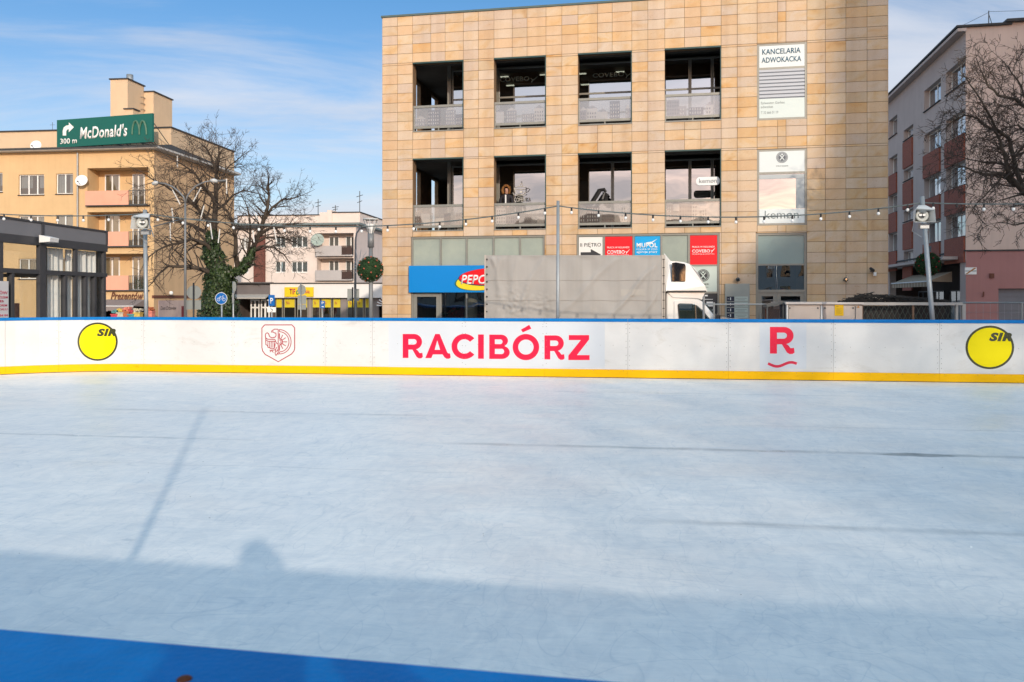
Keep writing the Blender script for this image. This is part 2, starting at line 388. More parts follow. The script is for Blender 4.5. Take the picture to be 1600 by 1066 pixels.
# ice sheet
m, t = newmat('rink_ice'); l = t.links.new
o_ = nd(t, 'ShaderNodeOutputMaterial'); p_ = nd(t, 'ShaderNodeBsdfPrincipled'); l(p_.outputs[0], o_.inputs[0])
tc_ = nd(t, 'ShaderNodeTexCoord'); rot = nd(t, 'ShaderNodeMapping'); rot.inputs['Rotation'].default_value = (0, 0, R(8.0)); l(tc_.outputs['Object'], rot.inputs[0])
def noi(scale, detail=5, vec=None, sc=(1, 1, 1), dist=0.0, rough=0.6, loc=(0, 0, 0)):
    mm = nd(t, 'ShaderNodeMapping'); mm.inputs['Scale'].default_value = sc; mm.inputs['Location'].default_value = loc; l(rot.outputs[0], mm.inputs[0])
    n = nd(t, 'ShaderNodeTexNoise', i_Scale=scale, i_Detail=detail, i_Roughness=rough, i_Distortion=dist); l(mm.outputs[0], n.inputs['Vector']); return n.outputs['Fac']
def ramp(src, stops):
    r = nd(t, 'ShaderNodeValToRGB'); e = r.color_ramp.elements
    while len(e) < len(stops): e.new(0.5)
    for k, (ps, c) in enumerate(stops): e[k].position = ps; e[k].color = c if len(c) == 4 else (*c, 1)
    l(src, r.inputs[0]); return r.outputs[0]
def mix(a, b, f, mode='MIX'):
    x = nd(t, 'ShaderNodeMix', data_type='RGBA', blend_type=mode)
    for s_, v_ in (('A', a), ('B', b), ('Factor', f)):
        if isinstance(v_, (tuple, float, int)): x.inputs[s_].default_value = v_
        else: l(v_, x.inputs[s_])
    return x.outputs['Result']
def mth(op, a, b=None, c=None):
    n = nd(t, 'ShaderNodeMath', operation=op)
    for i, x in enumerate((a, b, c)):
        if x is None: continue
        if isinstance(x, (int, float)): n.inputs[i].default_value = x
        else: l(x, n.inputs[i])
    return n.outputs[0]
base = ramp(noi(0.35, 6, sc=(0.5, 1.2, 1), dist=0.6), [(0.3, (0.87, 0.87, 0.85)), (0.5, (0.92, 0.91, 0.88)), (0.72, (0.95, 0.935, 0.90))])
scr = ramp(noi(9, 7, sc=(0.35, 1.5, 1), dist=1.2, rough=0.72), [(0.35, (0.90, 0.92, 0.94)), (0.65, (1, 1, 1))])
base = mix(base, scr, 1.0, 'MULTIPLY')
for sc1, sc2_, ds, th_, am_, lc in ((0.55, 1.3, 0.8, 0.0035, 0.35, 0), (1.3, 0.5, 1.4, 0.005, 0.28, 9), (0.9, 2.2, 0.5, 0.004, 0.25, 17), (2.4, 1.2, 1.0, 0.006, 0.22, 31)):
    rd_ = mth('SUBTRACT', 1.0, mth('DIVIDE', mth('ABSOLUTE', mth('SUBTRACT', noi(1.0, 2, sc=(sc1, sc2_, 1), dist=ds, loc=(lc, lc*.7, 0)), 0.5)), th_)); rd_ = mth('MAXIMUM', rd_, 0.0)
    base = mix(base, (0.50, 0.58, 0.64, 1), mth('MULTIPLY', rd_, am_))
frost = ramp(noi(1.7, 9, sc=(0.7, 1.2, 1), dist=1.0, rough=0.78, loc=(2, 5, 0)), [(0.36, (0.90, 0.925, 0.95)), (0.60, (1.04, 1.03, 1.02))]); base = mix(base, frost, 1.0, 'MULTIPLY')
scr2 = ramp(noi(3.0, 8, sc=(1.4, 0.5, 1), dist=2.5, rough=0.7, loc=(3, 8, 0)), [(0.42, (0.90, 0.92, 0.94)), (0.56, (1, 1, 1))])
base = mix(base, scr2, 0.8, 'MULTIPLY')
# bare wet patches
sp = ramp(noi(1.4, 3, sc=(0.9, 2.2, 1), loc=(7, 2, 0)), [(0.70, (0, 0, 0)), (0.76, (1, 1, 1))])
base = mix(base, (0.30, 0.40, 0.47, 1), mth('MULTIPLY', sp, 0.55))
# long seams between the cooling mats
sx = nd(t, 'ShaderNodeSeparateXYZ'); l(rot.outputs[0], sx.inputs[0])
wob = mth('ADD', mth('MULTIPLY', mth('SUBTRACT', noi(0.8, 3, sc=(1, 0.1, 1)), 0.5), 0.12), mth('MULTIPLY', mth('SUBTRACT', noi(6, 6, sc=(0.5, 1.5, 1), rough=0.7), 0.5), 0.16))
yy = mth('ADD', sx.outputs[1], wob)
seam = None
for y0, wd, amp, l0, l1, seed in ((9.13, 0.10, 0.75, -2.4, 9, 1), (11.2, 0.10, 0.5, -8.2, -1.8, 2), (9.02, 0.06, 0.6, -9, -3.6, 3), (6.15, 0.09, 0.5, -0.4, 5.5, 4), (14.4, 0.06, 0.4, -2, 6, 5), (7.6, 0.03, 0.3, -6, -1, 6), (10.9, 0.04, 0.35, 1, 8, 7)):
    dlt = mth('ABSOLUTE', mth('SUBTRACT', yy, y0)); a = mth('SUBTRACT', 1.0, mth('DIVIDE', dlt, wd)); a = mth('MAXIMUM', a, 0.0)
    nz = ramp(noi(1.1, 5, sc=(0.9, 0.3, 1), loc=(seed*3.1, 0, 0)), [(0.36, (0, 0, 0)), (0.62, (1, 1, 1))])
    e0 = nd(t, 'ShaderNodeMapRange', interpolation_type='SMOOTHSTEP'); l(sx.outputs[0], e0.inputs['Value']); e0.inputs['From Min'].default_value = l0; e0.inputs['From Max'].default_value = l0+1.2
    e1 = nd(t, 'ShaderNodeMapRange', interpolation_type='SMOOTHSTEP'); l(sx.outputs[0], e1.inputs['Value']); e1.inputs['From Min'].default_value = l1; e1.inputs['From Max'].default_value = l1-1.2
    a = mth('MULTIPLY', mth('MULTIPLY', a, mth('ADD', mth('MULTIPLY', nz, 0.65), 0.35)), mth('MULTIPLY', mth('MULTIPLY', e0.outputs[0], e1.outputs[0]), amp))
    seam = a if seam is None else mth('MAXIMUM', seam, a)
base = mix(base, (0.20, 0.27, 0.31, 1), seam)
# one thawed dark puddle on the long seam
px0 = mth('DIVIDE', mth('SUBTRACT', sx.outputs[0], 2.95), 0.42); py0 = mth('DIVIDE', mth('SUBTRACT', yy, 9.10), 0.11)
pd = mth('ADD', mth('MULTIPLY', px0, px0), mth('MULTIPLY', py0, py0)); pd = mth('MULTIPLY', mth('MINIMUM', mth('MULTIPLY', mth('MAXIMUM', mth('SUBTRACT', 1.0, pd), 0.0), 2.5), 1.0), 0.9)
base = mix(base, (0.13, 0.17, 0.19, 1), mth('MULTIPLY', pd, mth('ADD', noi(9, 3), 0.2)))
l(base, p_.inputs['Base Color'])
rg = ramp(noi(0.8, 6, sc=(0.6, 1.4, 1), dist=0.8), [(0.35, (0.30, 0.30, 0.30)), (0.65, (0.52, 0.52, 0.52))])
l(mth('SUBTRACT', rg, mth('MULTIPLY', seam, 0.15)), p_.inputs['Roughness']); p_.inputs['Specular IOR Level'].default_value = 0.35
bp = nd(t, 'ShaderNodeBump', i_Strength=0.35, i_Distance=0.012); l(mth('ADD', noi(16, 8, sc=(0.6, 1.3, 1), dist=1.5, rough=0.7), mth('MULTIPLY', noi(1.2, 3), 1.5)), bp.inputs['Height']); l(bp.outputs[0], p_.inputs['Normal'])
ice = MB(); lp = [path_at(TOTAL*k/240)[0] for k in range(240)]
ice.poly([(p.x, p.y, 0.0) for p in lp]); n0 = len(ice.v)
for k in range(240):
    a, b = lp[k], lp[(k+1) % 240]; ice.quad((a.x, a.y, 0), (b.x, b.y, 0), (b.x, b.y, -0.2), (a.x, a.y, -0.2))
tag(ice.build('ice', m), kind='structure')
sn = MB(); rnd = random.Random(9)
for k in range(170):
    Y_ = 1.6+rnd.random()**1.3*13; X_ = rnd.uniform(-.62, .62)*Y_; s_ = rnd.uniform(.002, .007)
    sn.poly([(X_-s_, Y_, .001), (X_+s_*rnd.uniform(.3, 1), Y_-s_, .001), (X_+s_, Y_+s_*.6, s_*.8), (X_, Y_+s_, s_)])
tag(sn.build('snow_crumbs', pm('snow_crumb', (0.86, 0.87, 0.88), .6, .05, 3)), 'tiny white snow crumbs scattered over the ice', 'snow', kind='stuff')
db = MB()
for k in range(26):
    Y_ = 1.7+rnd.random()*9; X_ = rnd.uniform(-.6, .6)*Y_; s_ = rnd.uniform(.002, .006); db.poly([(X_-s_, Y_, .0012), (X_+s_*2, Y_-s_*.4, .0012), (X_+s_, Y_+s_*.6, .003)])
tag(db.build('debris', pm('dark_debris', (0.05, 0.045, 0.04), .8, .2, 3)), 'tiny dark grit specks scattered over the ice', 'grit', kind='stuff')
pl = MB()
def deck(mb, dist, z):
    pts = [(path_at(TOTAL*k/120)[0]-path_at(TOTAL*k/120)[1]*dist) for k in range(120)]
    mb.poly([(p.x, p.y, z) for p in pts])
    for k in range(120):
        a, b = pts[k], pts[(k+1) % 120]; mb.quad((a.x, a.y, z), (b.x, b.y, z), (b.x, b.y, GZ), (a.x, a.y, GZ))
deck(pl, 0.7, -0.06)
pl.box(-6, 6, -2.4, 0.6, GZ, -0.066)
tag(pl.build('rink_platform', pm('rubber_deck', (0.05, 0.05, 0.052), 0.9, 0.3, 3)), kind='structure')
# ---- barrier
RB = thing('rink_barrier', 'white ice rink boards with blue top rail and yellow kick strip around the ice', 'rink barrier', (0, 0, 0))
m, t = newmat('board_plastic'); l = t.links.new
o_ = nd(t, 'ShaderNodeOutputMaterial'); p_ = nd(t, 'ShaderNodeBsdfPrincipled'); l(p_.outputs[0], o_.inputs[0])
tc_ = nd(t, 'ShaderNodeTexCoord'); rot = nd(t, 'ShaderNodeMapping'); l(tc_.outputs['Object'], rot.inputs[0])
b1 = ramp(noi(0.7, 6, sc=(1, 1, 1.6)), [(0.3, (0.58, 0.57, 0.555)), (0.6, (0.65, 0.645, 0.63))])
b2 = ramp(noi(2.2, 8, sc=(0.4, 0.4, 1.0), dist=1.5, rough=0.75), [(0.55, (1, 1, 1)), (0.80, (0.70, 0.66, 0.60))])
b1 = mix(b1, b2, 0.75, 'MULTIPLY')
b3 = ramp(noi(14, 8, sc=(0.35, 0.35, 2.4), dist=2.0, rough=0.8), [(0.58, (1, 1, 1)), (0.72, (0.66, 0.66, 0.67))])
b1 = mix(b1, b3, 0.6, 'MULTIPLY')
l(b1, p_.inputs['Base Color']); p_.inputs['Roughness'].default_value = 0.42; p_.inputs['Specular IOR Level'].default_value = 0.4
m_board = m
m, t = newmat('kick_plate_yellow'); l = t.links.new
o_ = nd(t, 'ShaderNodeOutputMaterial'); p_ = nd(t, 'ShaderNodeBsdfPrincipled'); l(p_.outputs[0], o_.inputs[0])
tc_ = nd(t, 'ShaderNodeTexCoord'); rot = nd(t, 'ShaderNodeMapping'); l(tc_.outputs['Object'], rot.inputs[0])
b1 = ramp(noi(0.6, 6), [(0.3, (0.80, 0.425, 0.002)), (0.7, (0.86, 0.475, 0.003))])
b2 = ramp(noi(3.5, 9, sc=(0.5, 0.5, 2.5), dist=2.5, rough=0.8), [(0.57, (1, 1, 1)), (0.72, (0.42, 0.36, 0.28))])
l(mix(b1, b2, 0.7, 'MULTIPLY'), p_.inputs['Base Color']); p_.inputs['Specular IOR Level'].default_value = 0.12; p_.inputs['Roughness'].default_value = 0.5
m_kick = m
m_blue = pm('rail_blue', (0.0, 0.155, 0.45), 0.5, 0.10, 14, bump=0.12, bscale=90, spec=0.15)
jp = [1640, 1468, 1302, 1138, 981, 851, 725, 582, 508, 364, 224, 92, 8]
joints = [u_of_px(x) for x in jp if u_of_px(x)]
joints = sorted(joints); u = joints[-1]
rest = []; n_rest = int((TOTAL-(joints[-1]-joints[0]))/2.1); span = TOTAL-(joints[-1]-joints[0])
for k in range(1, n_rest): rest.append(joints[-1]+span*k/n_rest)
J = joints+rest+[joints[0]+TOTAL]
def strip(mb, u0, u1, z0, z1, o0, o1, step=0.06):
    """box following the outline from u0 to u1, between heights z0..z1 and offsets o0 (outer) .. o1 (inner)"""
    n = max(1, int((u1-u0)/step)); i = len(mb.v)
    for k in range(n+1):
        uu = u0+(u1-u0)*k/n
        for (z, o) in ((z0, o0), (z1, o0), (z1, o1), (z0, o1)): mb.v.append(T_board(uu, z, o))
    for k in range(n):
        a = i+4*k
        for q in range(4):
            r = (q+1) % 4; mb.f.append((a+q, a+r, a+4+r, a+4+q)); mb.m.append(mb.cur)
    mb.f.append((i, i+1, i+2, i+3)); e = i+4*n; mb.f.append((e+3, e+2, e+1, e)); mb.m += [mb.cur]*2
    return mb
for k, (a, b) in enumerate(zip(J, J[1:])):
    gap = 0.0022
    q = strip(MB(), a+gap, b-gap, 0.17, 1.135, -0.05, 0.0).build('board_panel', m_board, RB)
    strip(MB(), a+gap*0.6, b-gap*0.6, 0.012, 0.168, -0.05, 0.010).build('kick_plate', m_kick, q)
fr_ = MB(); strip(fr_, 0, TOTAL, 0.0, 1.12, -0.075, -0.052); fr_.build('steel_frame', M_['dark_steel'], RB)
cp = MB()
cj = [u_ for u_ in J if path_at(u_)[0].y > 5]; cj = [J[0]]+[u_ for u_ in cj[1:-1]]+[J[-1]]
for k, (a, b) in enumerate(zip(cj, cj[1:])): strip(cp, a+0.002, b-0.002, 1.137, 1.2, -0.18, 0.012)
cp.build('top_rail', m_blue, RB)
# rust-brown bolt heads in the near cap
bl = at(288, 1055, 0.425*F/(1055-HY)); bb = MB()
bb.lathe([(0.0085, 0), (0.0085, 0.001), (0.0065, 0.0025), (0.0001, 0.003)], (bl.x, bl.y, 1.2), 20); 
bb.build('bolt', pm('rust', (0.13, 0.035, 0.012), 0.9, 0.4, 300), RB, True)
# screws
scw = MB(); rnd = random.Random(4)
def screw(mb, u, z, r=0.009):
    c = Vector(T_board(u, z, 0.0025)); p, n, d = path_at(u); dd = Vector((d.x, d.y, 0)); zz = Vector((0, 0, 1))
    mb.poly([tuple(c+dd*r*math.cos(k*math.pi/4)+zz*r*math.sin(k*math.pi/4)) for k in range(8)])
for a, b in zip(joints, joints[1:]):
    n = int((b-a)/0.28)
    for k in range(1, n): screw(scw, a+(b-a)*k/n+rnd.uniform(-.02, .02), 0.66, 0.006); 
    n = int((b-a)/0.3)
    for k in range(n+1):
        c = Vector(T_board(a+(b-a)*(k+0.3)/(n+0.6), 0.145, 0.0135)); screw_u = a+(b-a)*(k+0.3)/(n+0.6); p, nn_, d = path_at(screw_u); dd = Vector((d.x, d.y, 0))
        scw.poly([tuple(c+dd*0.006*math.cos(q*math.pi/4)+Vector((0, 0, 1))*0.006*math.sin(q*math.pi/4)) for q in range(8)])
    for z in (0.26, 0.37, 0.47, 0.62, 0.76, 0.9, 1.02, 1.1):
        for s_ in (-1, 1): screw(scw, a+s_*0.035, z+rnd.uniform(-.02, .02), 0.007)
scw.build('board_screws', pm('screw_grey', (0.16, 0.15, 0.14), 0.6, 0.3, 50), RB, kind='stuff')
# ---- printed film and logos on the boards (all flat stickers, sub-millimetre proud)
def board_conv(px, py):                               # pixel -> (u, z) on the board face
    return u_of_px(px), bz(px, py)
def bshape(loops, mat, off, name, parent=RB):
    return shape(parent, loops, mat, off, name, T=T_board, conv=lambda a, b: board_conv(a, -b))
film = pm('sticker_film', (0.56, 0.59, 0.625), 0.3, 0.02, 1)
def film_rect(x0, x1, y0, y1, off=0.0010):
    mb = MB(); n = 12
    for k in range(n):
        a = u_of_px(x0+(x1-x0)*k/n); b = u_of_px(x0+(x1-x0)*(k+1)/n); pa, pb = x0+(x1-x0)*k/n, x0+(x1-x0)*(k+1)/n
        mb.quad(T_board(a, bz(pa, y1), off), T_board(b, bz(pb, y1), off), T_board(b, bz(pb, y0), off), T_board(a, bz(pa, y0), off))
    return mb
st = film_rect(607, 945, 504.5, 575).build('sticker', film, RB)
film_rect(1187, 1260, 505.5, 576.5).build('sticker', film, RB)
red = pm('logo_red', (0.80, 0.004, 0.045), 0.35, 0.03, 1)
Z4 = lambda pts: [(600+x/4.0, -(490+y/4.0)) for x, y in pts]
def Rlet(dx, dy):
    o_ = [(117, 278), (117, 128), (186, 128)]+[(x, y) for x, y in arc(188, 177, 50, -90, 75, 14, 49)]+[(212, 232), (222, 247), (232, 247), (240, 245), (243, 272), (233, 280), (218, 281), (204, 272), (178, 226), (153, 226), (153, 278)]
    h_ = [(153, 160), (186, 160)]+arc(187, 177, 17, -90, 90, 8)+[(153, 194)]
    return [[(x+dx, y+dy) for x, y in o_], [(x+dx, y+dy) for x, y in h_]]
LET = {'R': Rlet(0, 0),
 'A': [[(258, 279), (320, 128), (348, 128), (396, 244), (404, 250), (413, 249), (417, 276), (406, 283), (391, 283), (378, 274), (366, 256), (306, 256), (296, 279)], [(333, 168), (317, 227), (351, 227)]],
 'C': [arc(503, 206, 81, 40, 320, 30, 79)+arc(503, 206, 45, 320, 40, 30, 45)],
 'I': [[(588, 283), (588, 131), (624, 131), (624, 283)]],
 'B': [[(658, 284), (658, 132), (730, 132)]+arc(732, 170, 43, -80, 60, 10, 38)+arc(738, 243, 48, -70, 90, 12, 41)+[(700, 284)], [(693, 162), (724, 162)]+arc(726, 176.5, 15, -90, 90, 8)+[(693, 191)], [(693, 221), (732, 221)]+arc(734, 237, 17, -90, 90, 8)+[(693, 253)]],
 'O': [arc(887, 210, 83, 0, 352, 44, 82), arc(887, 210, 48, 0, 352, 36, 47)],
 'acute': [[(856, 101), (908, 71), (921, 95), (867, 118)]],
 'r': Rlet(886, 9),
 'Z': [[(1155, 135), (1282, 135), (1282, 163), (1206, 260), (1285, 260), (1285, 291), (1152, 291), (1152, 263), (1230, 166), (1155, 166)]]}
for k, lp_ in LET.items(): bshape([Z4(x) for x in lp_], red, 0.0020, 'letter')
# single R over a wave
def SR(pts): return [(1203+(x-117)*38.5/126.0, -(511+(y-128)*42.5/153.0)) for x, y in pts]
bshape([SR(x) for x in Rlet(0, 0)], red, 0.0020, 'letter')
def ribbon(pts, w):
    up, lo = [], []
    for k, p in enumerate(pts):
        a = Vector(pts[max(0, k-1)]); b = Vector(pts[min(len(pts)-1, k+1)]); d = (b-a).normalized(); n = Vector((-d.y, d.x))*w/2
        up.append((p[0]+n.x, p[1]+n.y)); lo.append((p[0]-n.x, p[1]-n.y))
    return up+lo[::-1]
wv = [(1200+45*k/24, -(569.5-3.2*math.sin((k/24-0.07)*2*math.pi*1.02+math.pi))) for k in range(25)]
bshape([ribbon(wv, 4.2)], pm('logo_crimson', (0.62, 0.012, 0.05), 0.35, 0.03, 1), 0.0020, 'wave')
# yellow round logos
ly = pm('logo_yellow', (0.80, 0.66, 0.003), 0.5, 0.03, 1, spec=0.12); lk = pm('logo_olive_black', (0.035, 0.04, 0.012), 0.35, 0.1, 1)
def bdisc(cx, cy, rx, ry, mat, off, name, parent):
    mb = MB(); nr, na = 8, 48
    for k in range(nr):
        for a in range(na):
            P = [(cx+rx*q*math.cos(2*math.pi*b/na), cy+ry*q*math.sin(2*math.pi*b/na)) for q, b in ((k/nr, a), (k/nr, a+1), ((k+1)/nr, a+1), ((k+1)/nr, a))]
            P = [T_board(*board_conv(*p), off) for p in P]
            mb.poly(P[1:]) if k == 0 else mb.quad(*P)
    return mb.build(name, mat, parent)
def sir(cx, cy, rx, ry, off):
    p_ = bdisc(cx, cy, rx, ry, lk, 0.0015, 'round_logo', RB)
    bdisc(cx, cy, rx*0.905, ry*0.905, ly, 0.0028, 'logo_disc', p_)
    x0, x1 = cx-rx*0.03, cx+rx*0.93; y0, y1 = cy-ry*0.68, cy-ry*0.28
    u0, u1 = u_of_px(x0), u_of_px(x1)
    lettering(p_, 'SIR', u0, u1, bz((x0+x1)/2, y1), bz((x0+x1)/2, y0), 0.0050, lk, 0.085, 0.25, T=T_board, th=0)
sir(152.5, 534, 31.5, 30, 0); sir(1546.5, 543, 38, 34, 0)
# town crest: shield outline, half eagle, half wheel
cr = pm('crest_red', (0.36, 0.015, 0.03), 0.35, 0.05, 1)
Q = lambda x, y: (380+x/10.66, -(490+y/10.66))
def stroke(pts, w=13, closed=False, nm=cr):
    if closed: pts = pts+[pts[0]]
    P = []
    for a, b in zip(pts, pts[1:]): P += [(a[0]+(b[0]-a[0])*k/3, a[1]+(b[1]-a[1])*k/3) for k in range(3)]
    P.append(pts[-1])
    global crest_off
    crest_off += 0.00008
    CREST.append((ribbon([Q(*p) for p in P], (w+4)/10.66), crest_off))
CREST = []; crest_off = 0.0012
stroke([(358, 190), (812, 190), (858, 240), (858, 580), (845, 625), (805, 675), (585, 803), (365, 680), (325, 625), (312, 570), (312, 240), (358, 190)], 11)
stroke([(583, 262), (583, 690)], 9)
stroke([(603, 268)]+arc(603, 472, 195, -90, 90, 20, 203)+[(603, 675), (603, 640)]+arc(603, 472, 160, 90, -90, 20, 168)+[(603, 304), (603, 268)], 9)
stroke([(603, 330), (603, 415)]); stroke([(603, 530), (603, 620)]); stroke(arc(603, 472, 50, -90, 90, 10)); stroke(arc(603, 472, 28, -90, 90, 8), 7)
for a in (-64, -33, 0, 33, 64):
    ca, sa = math.cos(R(a)), math.sin(R(a)); stroke([(603+58*ca, 472+58*sa), (603+128*ca, 472+128*sa)], 9)
stroke([(583, 262), (520, 260), (512, 270), (480, 285), (472, 312), (500, 305), (520, 325), (545, 325), (548, 370), (530, 395), (480, 405), (440, 385), (425, 340), (405, 322), (380, 330), (368, 360), (372, 400), (405, 428), (530, 430)], 10)
stroke([(375, 400), (378, 520), (405, 530), (415, 565), (440, 572), (480, 592), (520, 580), (535, 500)], 10); stroke([(385, 440), (410, 462), (535, 462)], 8)
for x in (412, 440, 467, 495, 520): stroke([(x, 466), (x, 570)], 7)
stroke([(530, 430), (545, 480), (575, 510)], 9); stroke([(440, 610), (480, 618), (540, 600), (560, 560)], 9); stroke([(445, 645), (470, 615), (505, 650)], 8)
stroke([(540, 600), (540, 640), (530, 655), (545, 705), (583, 650)], 9); stroke([(555, 640), (575, 600)], 8)
crm = MB()
for rb, off in CREST:
    h = len(rb)//2
    for k in range(h-1):
        q = [board_conv(x, -y) for x, y in (rb[k], rb[k+1], rb[len(rb)-2-k], rb[len(rb)-1-k])]
        crm.quad(*[T_board(a, b, off) for a, b in q])
crm.build('crest', cr, RB)
# ================================================================ sandstone office building
m, t = newmat('sandstone_slabs'); l = t.links.new
o_ = nd(t, 'ShaderNodeOutputMaterial'); p_ = nd(t, 'ShaderNodeBsdfPrincipled'); l(p_.outputs[0], o_.inputs[0])
tc_ = nd(t, 'ShaderNodeTexCoord'); geo = nd(t, 'ShaderNodeNewGeometry')
cmb = nd(t, 'ShaderNodeCombineXYZ'); 
for i_, k_ in enumerate((37.0, 11.0, 53.0)): l(mth('MULTIPLY', geo.outputs['Random Per Island'], k_), cmb.inputs[i_])
vadd = nd(t, 'ShaderNodeVectorMath', operation='ADD'); l(tc_.outputs['Object'], vadd.inputs[0]); l(cmb.outputs[0], vadd.inputs[1])
rot = nd(t, 'ShaderNodeMapping'); rot.inputs['Rotation'].default_value = (0, R(18), 0); l(vadd.outputs[0], rot.inputs[0])
veins = ramp(noi(0.95, 5, sc=(0.9, 1, 1.4), dist=1.9, rough=0.5), [(0.24, (0.52, 0.30, 0.12)), (0.38, (0.64, 0.44, 0.235)), (0.52, (0.645, 0.49, 0.325)), (0.75, (0.675, 0.55, 0.405))])
tone = ramp(geo.outputs['Random Per Island'], [(0.0, (0.85, 0.81, 0.74)), (0.15, (1.0, 0.97, 0.94)), (0.35, (0.90, 0.91, 0.98)), (0.55, (1.04, 0.90, 0.72)), (0.8, (1.0, 1.0, 1.0)), (1.0, (0.97, 0.80, 0.58))])
pale = mix(veins, (0.62, 0.49, 0.38, 1), mth('MULTIPLY', mth('FRACT', mth('MULTIPLY', geo.outputs['Random Per Island'], 7.31)), 0.8))
col_ = mix(pale, tone, 1.0, 'MULTIPLY')
fine = ramp(noi(22, 5), [(0.3, (0.93, 0.93, 0.93)), (0.7, (1, 1, 1))]); col_ = mix(col_, fine, 1.0, 'MULTIPLY')
kn = ramp(noi(2.2, 3, dist=6.0, sc=(1, 1, 2.2), loc=(5, 5, 5)), [(0.655, (1, 1, 1)), (0.685, (0.72, 0.5, 0.32)), (0.72, (1, 1, 1))]); col_ = mix(col_, kn, 0.7, 'MULTIPLY')
sm_ = nd(t, 'ShaderNodeMapping'); sm_.inputs['Scale'].default_value = (1.6, 1.6, 0.10); l(tc_.outputs['Object'], sm_.inputs[0]); sn_ = nd(t, 'ShaderNodeTexNoise', i_Scale=1.3, i_Detail=6.0); l(sm_.outputs[0], sn_.inputs['Vector'])
col_ = mix(col_, ramp(sn_.outputs['Fac'], [(0.45, (0.985, 0.99, 1.0)), (0.72, (0.84, 0.81, 0.80))]), 1.0, 'MULTIPLY')
l(col_, p_.inputs['Base Color']); p_.inputs['Roughness'].default_value = 0.75; p_.inputs['Specular IOR Level'].default_value = 0.3
m_stone = m
m_joint = pm('joint_brown', (0.22, 0.14, 0.08), 0.9, 0.2, 3)  # brown colour of the joints and of the wall core behind the slabs
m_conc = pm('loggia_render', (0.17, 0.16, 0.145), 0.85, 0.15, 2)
ax_, ay_ = (598-CX)/F*31, 31.0
BF = Fr(ax_, ay_, -math.atan2(0.189, 0.982))
MBd = BF.thing('office_building', 'sandstone clad three storey office building with dark open loggias behind the truck', 'building')
W = BF.u(1387); ZT = 12.04
cols = [0, 621.4, 645, 673.4, 695.7, 724.4, 747.7, 772, 800.6, 823.6, 853.2, 878, 903.2, 933.6, 956.6, 987.3, 1012.3, 1038.8, 1069.5, 1095, 1126.8, 1152, 1183, 1215, 1228, 1260.7, 1289.6, 1321.6, 1354.6]
US = [0.0]+[BF.u(x) for x in cols[1:]]+[W]
VS = [ZT-0.345*k for k in range(5)]+[10.315]+[10.24-0.348*k for k in range(10)]+[6.76]+[6.69-0.3525*k for k in range(8)]+[3.87]
VS += [3.87-0.3575*k for k in range(1, 13)]; VS = sorted(VS)
OPS = []
for a, b in ((645.3, 724.4), (772, 853.2), (903.2, 987.3), (1038.8, 1126.8)):
    for z0, z1 in ((7.74, 10.31), (4.07, 6.76)): OPS.append((BF.u(a), BF.u(b), z0, z1))
LOG = OPS[:]
wx0, wx1 = BF.u(1183), BF.u(1260.7)
WIN1 = (wx0, wx1, BF.z(1222, 187), BF.z(1222, 67.5)); WIN2 = (wx0, wx1, BF.z(1222, 352), BF.z(1222, 233)); ENT = (BF.u(1181), wx1, GZ, BF.z(1222, 364))
SH1 = (BF.u(642.5), BF.u(851), GZ, 3.87); SH2 = (BF.u(901), BF.u(1124), GZ, 3.87)
OPS += [WIN1, WIN2, ENT, SH1, SH2]
def subtract(r, h):
    a, b, c, d = r; e, f, g_, i_ = h
    if e >= b-1e-4 or f <= a+1e-4 or g_ >= d-1e-4 or i_ <= c+1e-4: return [r]
    out = []
    if e > a+1e-3: out.append((a, e, c, d))
    if f < b-1e-3: out.append((f, b, c, d))
    m0, m1 = max(a, e), min(b, f)
    if g_ > c+1e-3: out.append((m0, m1, c, g_))
    if i_ < d-1e-3: out.append((m0, m1, i_, d))
    return out
def slabs(mb, T, us, vs, holes, gap=0.0065, th=0.02, seed=1):
    rnd = random.Random(seed)
    for a, b in zip(us, us[1:]):
        for c, d in zip(vs, vs[1:]):
            rs = [(a, b, c, d)]
            for h in holes: rs = [q for r in rs for q in subtract(r, h)]
            for (e, f, g_, i_) in rs:
                if f-e < 0.05 or i_-g_ < 0.03: continue
                o = rnd.uniform(0, 0.003); x0, x1, z0, z1 = e+gap, f-gap, g_+gap, i_-gap
                P = [T(x0, z0, -th-o), T(x1, z0, -th-o), T(x1, z1, -th-o), T(x0, z1, -th-o)]; Q_ = [T(x0, z0, -0.001), T(x1, z0, -0.001), T(x1, z1, -0.001), T(x0, z1, -0.001)]
                i = len(mb.v); mb.v += P+Q_
                for q in ((0, 1, 2, 3), (0, 4, 5, 1), (1, 5, 6, 2), (2, 6, 7, 3), (3, 7, 4, 0)): mb.f.append(tuple(i+k for k in q)); mb.m.append(0)
mb = MB(); slabs(mb, FRONT(0.0), US, VS, OPS)
mb.build('stone_cladding', m_stone, MBd)
